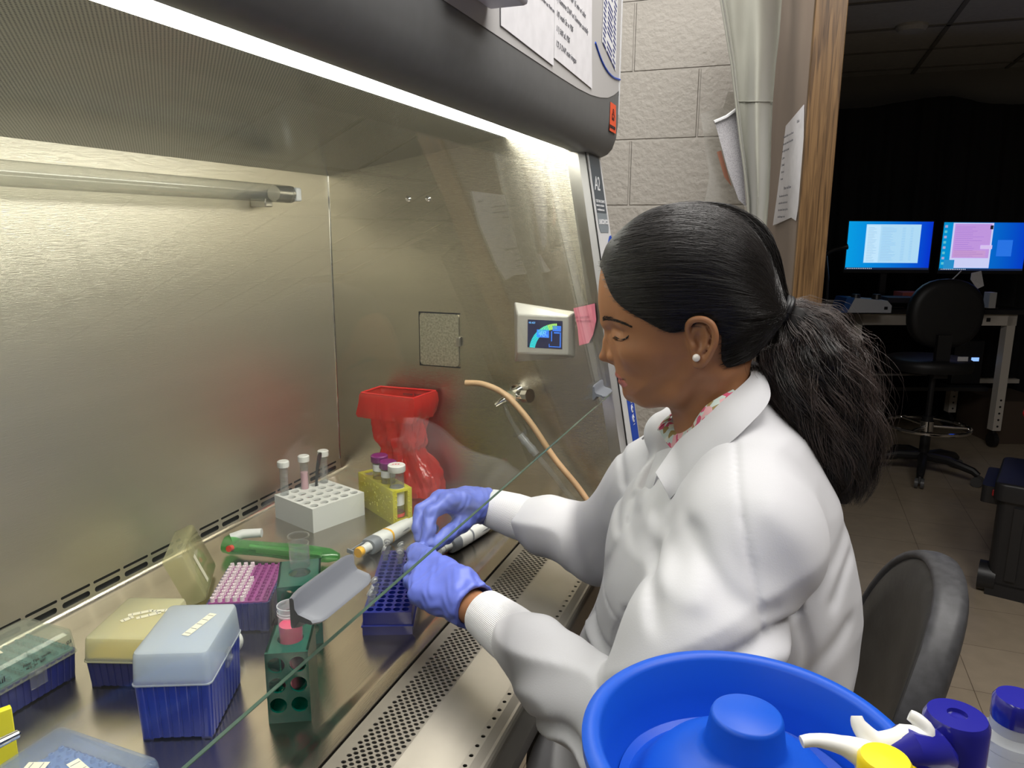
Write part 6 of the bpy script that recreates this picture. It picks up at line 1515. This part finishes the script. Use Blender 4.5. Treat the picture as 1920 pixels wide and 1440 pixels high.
def scalp_strands(N, K=18, lift=(.0002, .0014), seed=1, sgn=None):
    R_ = np.random.RandomState(seed); pts = []
    zlo, zhi = zf(690), zf(378)
    while len(pts) < N:
        s = R_.uniform(-.13, .12, 4000); z = R_.uniform(zlo, zhi, 4000)
        ok = (samp(LD, s, z) > .0005) & (samp(HDh, s, z) > .0006)
        w = R_.rand(4000) < np.where(samp(LD, s, z) < .012, 1.0, .35); pts += list(zip(s[ok & w], z[ok & w]))
    p = np.array(pts[:N]); d = tie-p; L = np.linalg.norm(d, axis=1)
    # start direction: sweep back; rises a little over the brow, falls at the nape
    up_ = np.clip((p[:, 1]-tie[1])/.12, -1, 1); fr = np.clip((p[:, 0]-tie[0])/.22, 0, 1)
    a0 = np.stack([-np.ones(N), .55*fr*np.clip(up_+.25, -.2, 1)-.10+R_.normal(0, .05, N)], 1); a0[p[:, 1] < tie[1]-.01, 1] = .25
    a1 = np.stack([-.9+.7*np.clip(up_, 0, 1), -.15-1.0*np.clip(up_, 0, 1)], 1); low = p[:, 1] < tie[1]-.005; a1[low] = np.array((-.8, .55))
    a0 /= np.linalg.norm(a0, axis=1, keepdims=True); a1 /= np.linalg.norm(a1, axis=1, keepdims=True)
    edge_ = samp(LD, p[:, 0], p[:, 1]) < .010; p = p-a0*(edge_*R_.uniform(-.001, .0065, N))[:, None]
    te = tie+R_.normal(0, .0035, (N, 2)); c0 = p; c1 = p+a0*L[:, None]*.42; c2 = te-a1*L[:, None]*.42
    t = np.linspace(0, 1, K)[None, :, None]
    c = (1-t)**3*c0[:, None]+3*(1-t)**2*t*c1[:, None]+3*(1-t)*t*t*c2[:, None]+t**3*te[:, None]
    S, Z = c[..., 0], c[..., 1]
    Dh = samp(HDh, S, Z); Rr = np.interp(Z, zr, Rr_); W = np.interp(Z, zr, Wr_)+hair_extra(S, Z)
    Dc = np.clip(Dh, .0, None); q = np.clip(1-Dc/Rr, 0, 1); tt = W*np.sqrt(1-q*q)
    lf = R_.uniform(*lift, N)[:, None]+.0006*np.sin(np.linspace(0, 9, K)[None]+R_.uniform(0, 6, N)[:, None])
    side = (R_.rand(N) < .72)*2-1 if sgn is None else np.full(N, sgn)
    back = np.clip((t[..., 0]-.8)/.2, 0, 1)*.55
    tt = (tt+lf)*(1-back)
    return np.stack([S, tt*side[:, None], Z], -1)
strands(scalp_strands(7500), rng.uniform(.00018, .00036, 7500), 'hair_strand', M['hair2'], hair)['kind'] = 'stuff'
# baby hairs at the hairline and flyaways over the crown
P_fly = scalp_strands(260, lift=(.002, .006), seed=4); P_fly[:, :, 2] += np.random.RandomState(3).uniform(0, .004, (260, 1)); strands(P_fly[:, :14], np.full(260, .00013), 'flyaway_strand', M['hair2'], hair)['kind'] = 'stuff'
# hair tie
tc3 = np.array((tie[0], 0, tie[1])); axd = np.array((-.85, 0, -.35)); axd /= np.linalg.norm(axd)
b = MB()
for o in (-.0015, .0020):
    ring = []
    e1 = np.array((0, 1, 0)); e2 = np.cross(axd, e1)
    for k in range(25):
        a = 2*PI*k/24; q = tc3+axd*o+(e1*math.cos(a)+e2*math.sin(a))*.0165; ring.append(toW(*q))
    b.tube(ring, .0034, 10)
part('hair_tie', b, M['black_plastic'], person)
# ---- ponytail
gd = [(1468, 582, .014, .0, .05), (1482, 594, .026, .0, 0), (1500, 622, .046, .002, 0), (1508, 660, .058, .004, 0), (1522, 702, .062, .006, 0), (1545, 752, .062, .008, 0), (1564, 802, .057, .010, 0), (1583, 850, .047, .010, 0), (1593, 900, .032, .010, 0), (1589, 948, .014, .010, 0)]
gp = np.array([L3(u, v, t=t) for u, v, r, t, _ in gd]); gr = np.array([g[2] for g in gd])*.84
def tail_paths(N, K=30, seed=2, spread=1.0, wav=.0085, lo=0.0, clumps=46, noise=.30, lenv=(.72, 1.0)):
    R_ = np.random.RandomState(seed); ck = R_.randint(0, clumps, N)
    ca = R_.uniform(0, 2*PI, clumps); cr = np.sqrt(R_.uniform(lo, 1, clumps)); cph = R_.uniform(0, 2*PI, clumps); cf = R_.uniform(8, 15, clumps)
    cx = cr[ck]*np.cos(ca[ck])+R_.normal(0, .10*noise*3, N); cy = cr[ck]*np.sin(ca[ck])+R_.normal(0, .10*noise*3, N)
    t = np.linspace(0, 1, K)[None]*R_.uniform(*lenv, N)[:, None]; ti = t*(len(gp)-1)
    G = np.stack([np.interp(ti, np.arange(len(gp)), gp[:, k]) for k in range(3)], -1); r = np.interp(ti, np.arange(len(gp)), gr)
    # cross axes: e1 in the picture plane, e2 lateral
    Tn = np.gradient(G, axis=1); Tn /= np.linalg.norm(Tn, axis=2, keepdims=True)+1e-9; e2 = np.broadcast_to(np.array((0, 1.0, 0)), Tn.shape); e1 = np.cross(Tn, e2)
    g_ = np.clip(t*3, 0, 1); w1 = wav*g_*np.sin(cf[ck][:, None]*t+cph[ck][:, None])+.0016*g_*np.sin(31*t+R_.uniform(0, 6, N)[:, None]); w2 = wav*.8*g_*np.cos(cf[ck][:, None]*1.2*t+cph[ck][:, None]*1.7)
    x = cx[:, None]*r*spread+w1; y = cy[:, None]*r*spread*.62+w2
    return G+e1*x[..., None]+e2*y[..., None]
pony = Field(axis_((-.30, -.08, .004)), axis_((-.07, .08, .004)), axis_((zf(960)-.01, zf(565), .004)))
for i in range(len(gp)-1): pony.cone(gp[i], gp[i+1], gr[i]*.68, gr[i+1]*.68, .01)
X_, Y_, Z_ = pony.grid((slice(None),)*3); pony.a += (.0035*np.sin(X_*190+Z_*60)+.003*np.sin(X_*95-Y_*130+Z_*40)+np.clip(np.abs(Y_)-.012, 0, .1)*.6).astype(np.float32)
V, Q = pony.mesh(); V = relax(V, Q, 2, .5); pt_ = npmesh('ponytail', V, Q, M['hair'], person)
strands(tail_paths(3600, seed=2), rng.uniform(.00020, .00040, 3600), 'hair_strand', M['hair2'], pt_)['kind'] = 'stuff'
strands(tail_paths(1500, seed=5, spread=1.03, wav=.009, lo=.35, clumps=60), rng.uniform(.00020, .00036, 1500), 'sheen_strand', M['hair3'], pt_)['kind'] = 'stuff'  # lighter-coloured strands stand in for highlights on the ponytail
strands(tail_paths(420, seed=9, spread=1.22, wav=.013, lo=.5, clumps=200, noise=.6, lenv=(.5, 1.0)), np.full(420, .00013), 'flyaway_strand', M['hair3'], pt_)['kind'] = 'stuff'
# ---- brow, lashes, earring
def skin_t(u, v, t0=.05):
    """lateral position of the face surface under a pixel (near side)"""
    t = t0
    for _ in range(6):
        s, z = L2(u, v, t); ys_ = np.linspace(.0, .09, 300)
        i = np.searchsorted(B.x, s); k = np.searchsorted(B.z, z); i = min(max(i, 1), len(B.x)-1); k = min(max(k, 1), len(B.z)-1)
        col = B.a[i, :, k]; ins = np.nonzero(col < 0)[0]
        if len(ins) == 0: return t
        j = ins[-1]; y0, y1, f0, f1 = B.y[j], B.y[j+1], col[j], col[j+1]; t = float(y0+(y1-y0)*f0/(f0-f1))
    return t
bp_ = catmull([(1129, 598), (1136, 597), (1148, 600), (1162, 604), (1178, 611)], 8, closed=False); paths = []; R_ = np.random.RandomState(8)
for k in range(480):
    i = R_.rand()*(len(bp_)-1); i0 = int(i); q = bp_[i0]*(1-i+i0)+bp_[min(i0+1, len(bp_)-1)]*(i-i0); f = i/(len(bp_)-1)
    wd = 4.6*(1-f*.8); u, v = q[0], q[1]+R_.uniform(-1, 1)*wd; t = skin_t(u, v, .03)
    u2, v2 = u+5+3*f, v-2.5+5*f+R_.normal(0, .8); t2 = skin_t(u2, v2, .03)
    a = L3(u, v, t=t+.0001); c = L3(u2, v2, t=t2+.0006); paths.append([a, (a+c)/2+np.array((0, .0004, 0)), c])
strands(paths, np.full(len(paths), .00026), 'eyebrow', M['brow'], person)['kind'] = 'stuff'
lp = catmull([(1153, 630), (1158, 634), (1165, 636.5), (1172, 635), (1179, 629.5)], 6, closed=False); paths = []
ll = [L3(q[0], q[1], t=skin_t(q[0], q[1], .03)+.0003) for q in lp]
b = MB(); b.tube([toW(*q) for q in ll], .0009, 6); part('lash_line', b, M['brow'], person)
for k in range(60):
    i = k/60*(len(lp)-1); i0 = int(i); q = lp[i0]*(1-i+i0)+lp[i0+1]*(i-i0); a = L3(q[0], q[1], t=skin_t(q[0], q[1], .03)+.0003)
    d = np.array((.0036-.003*k/60, .0020+.0015*R_.rand(), -.0026-.001*R_.rand())); paths.append([a, a+d*.55, a+d+np.array((0, 0, .0012))])
strands(paths, np.full(len(paths), .00018), 'eyelash', M['brow'], person)['kind'] = 'stuff'
b = MB(); q = L3(1305.5, 671, t=.0765); b.sph(toW(*q), .0045, 20, 14); part('pearl_earring', b, M['pearl'], person)
# ---- shirt with small flowers
fm = mat('floral_shirt_cloth', (.60, .66, .62), .8); nt = fm.node_tree; N = nt.nodes; L = nt.links
tcn = N.new('ShaderNodeTexCoord'); vr = N.new('ShaderNodeTexVoronoi'); vr.inputs['Scale'].default_value = 120; L.new(tcn.outputs['Object'], vr.inputs[0])
cr = N.new('ShaderNodeValToRGB'); cr.color_ramp.interpolation = 'CONSTANT'; e = cr.color_ramp.elements; e[0].position = 0; e[0].color = (.55, .64, .60, 1); e[1].position = .42; e[1].color = (.62, .09, .18, 1)
for ps_, c_ in ((.58, (.75, .42, .45, 1)), (.70, (.30, .22, .08, 1)), (.82, (.70, .70, .62, 1))): x_ = e.new(ps_); x_.color = c_
sp = N.new('ShaderNodeSeparateColor'); L.new(vr.outputs['Color'], sp.inputs[0]); L.new(sp.outputs[0], cr.inputs[0]); L.new(cr.outputs[0], N['Principled BSDF'].inputs['Base Color'])
def band(inner, outer, th, nm, m, par, nseg=6, lift=.0):
    """cloth leaf between two 3D curves (local), with thickness"""
    I_ = catmull(inner, 6, closed=False); O_ = catmull(outer, 6, closed=False); n = len(I_)
    rows = []
    for i in range(n):
        a, c = I_[i], O_[min(i, len(O_)-1)]
        rows.append([a+(c-a)*j/nseg+np.array((0, lift*math.sin(PI*j/nseg), lift*.6*math.sin(PI*j/nseg))) for j in range(nseg+1)])
    rows = np.array(rows); 
    T1 = np.gradient(rows, axis=0); T2 = np.gradient(rows, axis=1); Nn = np.cross(T1, T2); Nn /= np.linalg.norm(Nn, axis=2, keepdims=True)+1e-9
    b = MB(); rings = []
    for i in range(n): rings.append([toW(*p) for p in rows[i]]+[toW(*p) for p in (rows[i]-Nn[i]*th)[::-1]])
    b.loft(rings); return part(nm, b, m, par, ang=60)
b_in = [L3(1272, 800, t=.0)+np.array((.004, 0, 0)), L3(1290, 800, t=.035), L3(1318, 786, t=.050), L3(1350, 765, t=.056), L3(1385, 740, t=.050)]
b_out = [L3(1240, 812, t=.010), L3(1285, 845, t=.045), L3(1320, 830, t=.064), L3(1360, 795, t=.072), L3(1395, 765, t=.062)]
Sf = Field(axis_((-.14, .16, .003)), axis_((-.13, .13, .003)), axis_((zf(1000), zf(740), .003)))
Sf.cone(L3(1330, 830, t=0), L3(1330, 950, t=0), .058, .095, .01); Sf.cone(L3(1288, 838, t=0), L3(1262, 940, t=0), .040, .070, .02)
Sf.add(lambda X, Y, Z: (zf(850)-Z)+0*X+0*Y, (-9,)*3, (9,)*3, .002, 'i')
Sf.add(lambda X, Y, Z: (Z-(zf(800)-(X-L2(1330, 800)[0])*.75))+0*Y+0*X, (-9,)*3, (9,)*3, .002, 'i')
V, Q = Sf.mesh(); V = relax(V, Q, 1); shirt = npmesh('shirt', V, Q, fm, person)
band([L3(1262, 792, t=-.012), L3(1275, 806, t=.018), L3(1296, 803, t=.046), L3(1308, 784, t=.060), L3(1324, 763, t=.064), L3(1346, 748, t=.062), L3(1375, 732, t=.052)], [L3(1236, 806, t=-.012), L3(1262, 842, t=.030), L3(1290, 836, t=.058), L3(1315, 815, t=.072), L3(1340, 795, t=.074), L3(1365, 778, t=.070), L3(1390, 757, t=.060)], .0015, 'shirt_collar', fm, shirt, lift=.006)
band([L3(1258, 785, t=-.014), L3(1256, 780, t=-.030), L3(1262, 775, t=-.045)], [L3(1232, 806, t=-.014), L3(1236, 796, t=-.034), L3(1246, 786, t=-.052)], .0015, 'shirt_collar', fm, shirt, lift=.004)
# ---- lab coat
def fr_(A, k1, k2, ph): return lambda X, Y, Z: A*np.sin(X*k1[0]+Y*k1[1]+Z*k1[2]+ph+1.6*np.sin(X*k2[0]+Y*k2[1]+Z*k2[2]))
sl_px = [  # v, u_back, u_front, half width, t centre
    (705, 1412, 1345, .045, 0), (745, 1438, 1325, .068, 0), (775, 1468, 1308, .088, -.002), (805, 1500, 1288, .108, -.004), (850, 1530, 1252, .132, -.004), (910, 1560, 1196, .158, -.004),
    (985, 1584, 1152, .180, -.002), (1060, 1600, 1135, .178, 0), (1115, 1607, 1122, .177, 0), (1180, 1602, 1108, .178, 0), (1250, 1588, 1085, .18, 0), (1340, 1565, 1050, .185, 0), (1460, 1550, 1000, .19, 0), (1650, 1560, 960, .20, 0)]
zz = np.array([L2(1400, r[0])[1] for r in sl_px]); sb = np.array([L2(r[1], r[0])[0] for r in sl_px]); sf = np.array([L2(r[2], r[0])[0] for r in sl_px]); hw = np.array([r[3] for r in sl_px]); tcn_ = np.array([r[4] for r in sl_px])
o_ = np.argsort(zz); zz, sb, sf, hw, tcn_ = zz[o_], sb[o_], sf[o_], hw[o_], tcn_[o_]
CF = Field(axis_((-.32, .20, .0032), (.20, .52, .0038)), axis_((-.28, .42, .0036)), axis_((-.42, -.05, .006), (-.05, .46, .0034)))
f1 = fr_(.0030, (20, 9, -26), (11, 14, 9), 1.0); f2 = fr_(.0010, (-40, 22, -28), (14, -9, 18), 2.2)
def torso(X, Y, Z):
    zc = np.interp(Z, zz, (sb+sf)/2); a = np.interp(Z, zz, (sf-sb)/2); b_ = np.interp(Z, zz, hw); t0 = np.interp(Z, zz, tcn_)
    p = 2.35; q = (np.abs((X-zc)/a)**p+np.abs((Y-t0)/b_)**p)**(1/p)
    d = (q-1)*np.minimum(a, b_)*.9
    return d+f1(X, Y, Z)+f2(X, Y, Z)
CF.add(torso, (-.32, -.28, zz[0]), (.52, .30, zz[-1]), .01)
def limbfold(A, kv, ph, w=1.2): return lambda X, Y, Z, h: A*(.5-np.abs(np.sin(.5*(X*kv[0]+Y*kv[1]+Z*kv[2])+ph+w*np.sin(X*14-Y*19+Z*23+ph*2))))
# near sleeve
mid = (E_n+Wn)/2
dN = (Wn-E_n)/np.linalg.norm(Wn-E_n); dF = (Wf-E_f)/np.linalg.norm(Wf-E_f); cuffN = Wn-dN*.078; cuffF = Wf-dF*.085
CF.chain([S_n+np.array((.0, -.075, .020)), S_n+np.array((.0, -.012, -.02)), S_n*.45+E_n*.55, E_n], [.052, .060, .068, .068], .045, fold=limbfold(.0040, (30, 10, 45), .5))
CF.chain([E_n, E_n*.55+Wn*.45+np.array((0, 0, -.012)), cuffN-dN*.015, cuffN], [.062, .050, .040, .0365], .010, fold=limbfold(.0050, (70, 30, -50), 1.3, 1.8))
# far sleeve
CF.chain([L3(1285, 800, t=-.075), L3(1255, 815, t=-.085), S_f], [.020, .030, .062], .02)
CF.chain([S_f+np.array((.0, .03, .0)), S_f*.45+E_f*.55, E_f], [.072, .070, .064], .03, fold=limbfold(.004, (40, 10, -30), 2.0))
CF.chain([E_f, E_f*.5+Wf*.5, cuffF], [.058, .048, .039], .012, fold=limbfold(.005, (55, -20, -35), .2, 1.8))
# lap
for sg_, K_ in ((1, KN), (-1, KF)): CF.cone(HIP+np.array((0, .07*sg_, .02)), K_*.75+HIP*.25+np.array((0, 0, .0)), .115, .075, .05)
# creases drawn in the side plane
def crease(pts, A, w, k=1, tside=1):
    P = catmull([L2(u, v, .12) for u, v in pts], 5, closed=False)
    lo = np.min(P, 0)-.03; hi = np.max(P, 0)+.03
    S = CF.sl((lo[0], -.3 if tside < 0 else .02, lo[1]), (hi[0], .3, hi[1])); X, Y, Z = CF.grid(S)
    d = polydist(X[:, 0, :], Z[:, 0, :], P, closed=False); CF.a[S] += (A*np.exp(-(d/w)**2))[:, None, :].astype(np.float32)
crease([(1182, 1140), (1240, 1108), (1320, 1084), (1400, 1068), (1445, 1078), (1478, 1108)], .0085, .0065)
crease([(1186, 1150), (1240, 1126), (1320, 1104), (1400, 1092), (1440, 1100)], -.006, .010)
crease([(1150, 1240), (1158, 1195), (1180, 1145)], .007, .006)
crease([(1380, 832), (1374, 880), (1380, 940), (1392, 1000), (1400, 1060)], .0032, .0028)
crease([(1478, 1110), (1500, 1180), (1492, 1240)], .004, .008); crease([(1500, 1090), (1560, 1060), (1600, 1040)], .0035, .012)
crease([(1215, 900), (1190, 960), (1178, 1020)], .005, .007); crease([(1248, 930), (1232, 985), (1230, 1040)], .004, .008); crease([(1205, 980), (1240, 1000), (1300, 1005)], -.004, .012)
crease([(1430, 900), (1480, 960), (1520, 1040)], -.004, .018); crease([(1300, 950), (1350, 1010), (1420, 1040)], .004, .010); crease([(1560, 1120), (1590, 1090), (1610, 1080)], .004, .008)
crease([(1500, 1230), (1540, 1200), (1590, 1180)], .004, .01)
crease([(1228, 888), (1214, 960), (1160, 1040), (1122, 1130)], .0035, .004); crease([(1212, 875), (1204, 930), (1180, 985)], .003, .004)
crease([(1112, 1136), (1140, 1152), (1175, 1176)], .0022, .0022)
crease([(1296, 940), (1268, 985), (1238, 1030)], .004, .010)
crease([(1060, 920), (1075, 960), (1090, 1000)], .004, .006, tside=-1); crease([(1110, 930), (1135, 980), (1150, 1030)], .004, .006, tside=-1)
crease([(990, 1330), (1004, 1288), (1036, 1250), (1074, 1226), (1104, 1222), (1142, 1238)], .0065, .0055); crease([(1006, 1335), (1018, 1295), (1046, 1262), (1078, 1242), (1104, 1240), (1134, 1254)], -.0055, .0055)
# open neck and cuffs
CF.cone(L3(1338, 700, t=0), L3(1334, 800, t=0), .062, .060, .006, 'd'); CF.cone(L3(1310, 790, t=0), L3(1236, 850, t=.0), .052, .050, .006, 'd')
V, Q = CF.mesh(); V = relax(V, Q, 2, .5); coat = npmesh('lab_coat', V, Q, M['coat'], person)
# collar leaves
inn = [L3(1402, 690, t=-.01), L3(1408, 702, t=.030), L3(1390, 722, t=.056), L3(1352, 754, t=.072), L3(1312, 792, t=.076), L3(1280, 818, t=.070), L3(1262, 838, t=.066), L3(1229, 886, t=.092)]
out = [L3(1424, 690, t=-.01), L3(1442, 722, t=.040), L3(1440, 756, t=.080), L3(1395, 806, t=.112), L3(1345, 850, t=.118), L3(1300, 888, t=.116), L3(1275, 915, t=.112), L3(1256, 936, t=.108)]
band(inn, out, .0028, 'collar', M['coat'], coat, 8, lift=.005)
inn = [L3(1398, 684, t=.005), L3(1385, 690, t=-.035), L3(1330, 735, t=-.060), L3(1280, 765, t=-.062), L3(1262, 785, t=-.058), L3(1250, 800, t=-.055)]
out = [L3(1424, 690, t=.005), L3(1420, 705, t=-.060), L3(1350, 760, t=-.100), L3(1272, 772, t=-.105), L3(1240, 795, t=-.100), L3(1205, 825, t=-.092)]
band(inn, out, .0028, 'collar', M['coat'], coat, 8, lift=.008)
band([L3(1264, 840, t=.040), L3(1250, 870, t=.046), L3(1232, 900, t=.056), L3(1215, 960, t=.05), L3(1190, 1040, t=.03)], [L3(1235, 850, t=.022), L3(1222, 885, t=.026), L3(1208, 925, t=.035), L3(1190, 980, t=.03), L3(1165, 1060, t=.01)], .003, 'front_placket', M['coat'], coat, 5, lift=.004)
# knitted cuffs
def cuff(p0, p1, p2, r0, r1, r2, sq=1.0):
    p0, p1, p2 = (Vector(toW(*p)) for p in (p0, p1, p2)); path = smoothpath([p0, p1, p2], 8); n = 220; b = MB(); rings = []; prev = None; K = len(path)
    for i, p in enumerate(path):
        t = (path[min(i+1, K-1)]-path[max(i-1, 0)]).normalized(); a = Vector((0, 0, 1)) if prev is None else prev; nn = (a-t*a.dot(t)).normalized(); bb = t.cross(nn); prev = nn
        f = i/(K-1); r = np.interp(f, (0, .5, 1), (r0, r1, r2)); rings.append([p+(nn*math.cos(2*PI*j/n)+bb*math.sin(2*PI*j/n))*(r+(.00035 if j % 2 else 0)*(1 if f > .02 else 0)) for j in range(n)])
    e = [q+(path[-1]-path[-2])*.0 for q in rings[-1]]; c = path[-1]; tdir_ = (path[-1]-path[-2]).normalized()
    rings.append([c+(q-c)*.985+tdir_*.0012 for q in e]); rings.append([c+(q-c)*.93+tdir_*.0004 for q in e]); rings.append([c+(q-c)*.86-tdir_*.006 for q in e]); rings.append([c+(q-c)*.5-tdir_*.010 for q in e])
    b.loft(rings); return part('cuff', b, M['knit'], coat, ang=25)
cuff(cuffN-dN*.012, cuffN+dN*.030, Wn-dN*.003, .0350, .0335, .0295)
cuff(cuffF-dF*.012, cuffF+dF*.034, Wf-dF*.004, .0370, .0365, .0310)
# trousers and shoes
TF = Field(axis_((-.12, .42, .008)), axis_((-.22, .22, .008)), axis_((-.87, -.10, .010)))
for K_, y in ((KN, -.60), (KF, -.43)):
    TF.cone(HIP+np.array((0, .08 if K_ is KN else -.08, -.02)), K_, .098, .066, .03); A_ = np.array(toL((.74, y, -.78))); TF.cone(K_, A_, .066, .052, .02)
V, Q = TF.mesh(); npmesh('trousers', V, Q, M['trouser'], person)
for y in (-.60, -.43):
    A_ = np.array(toL((.74, y, -.80))); q = Field(axis_((A_[0]-.07, A_[0]+.22, .006)), axis_((A_[1]-.07, A_[1]+.07, .006)), axis_((-.855, -.70, .006)))
    q.cone(A_, A_+np.array((.14, 0, -.012)), .046, .036, .02); q.cone(A_, A_+np.array((-.03, 0, 0)), .044, .042, .02); q.add(lambda X, Y, Z: -(Z+.847)+0*X+0*Y, (-9,)*3, (9,)*3, .002, 'i')
    V, Q = q.mesh(); npmesh('shoe', V, Q, M['black_plastic'], person)
# ---- gloves
def glove(H, W_, E_, nm, seed, Wb):
    allp = np.array([p for c in H.values() for p in c]+[W_]); lo = allp.min(0)-.055; hi = allp.max(0)+.055
    G = Field(axis_((lo[0], hi[0], .0016)), axis_((lo[1], hi[1], .0018)), axis_((lo[2], hi[2], .0016)))
    hand(G, H, Wb, .0008, .0045); G.cone(Wb*.7+np.mean([H[k][0] for k in ('index', 'little')], 0)*.3, W_, .0255, .0255, .01)
    d = (E_-W_)/np.linalg.norm(E_-W_); S = Vector(d)
    G.cone(W_-d*.035, W_+d*.002, .0258, .0280, .012, fold=lambda X, Y, Z, h: .0022*h*np.sin(X*260+Y*210+Z*150+seed))
    G.cone(W_+d*.000, W_+d*.0035, .0286, .0288, .002, fold=lambda X, Y, Z, h: .0016*np.sin(X*330-Y*180+Z*250+seed))
    X, Y, Z = G.grid((slice(None),)*3)
    G.a += (.00045*np.sin(X*310+Z*190+3*np.sin(Y*120+Z*90))+.00035*np.sin(X*150-Z*420+2*np.sin(X*200))).astype(np.float32)
    # open the glove's end
    G.cone(W_+d*.004, W_+d*.03, .0252, .0262, .001, 'd')
    G.add(lambda X, Y, Z: ((X-W_[0])*d[0]+(Y-W_[1])*d[1]+(Z-W_[2])*d[2])-.0062, (-9,)*3, (9,)*3, .001, 'i')
    V, Q = G.mesh(); V = relax(V, Q, 1, .4); return npmesh(nm, V, Q, M['glove'], person)
glove(left, L3(886, 1133, D=.962), E_n, 'glove', 1.0, Wn)
glove(right, L3(911, 949, D=1.268), L3(1005, 972, D=1.262), 'glove', 2.5, Wf)
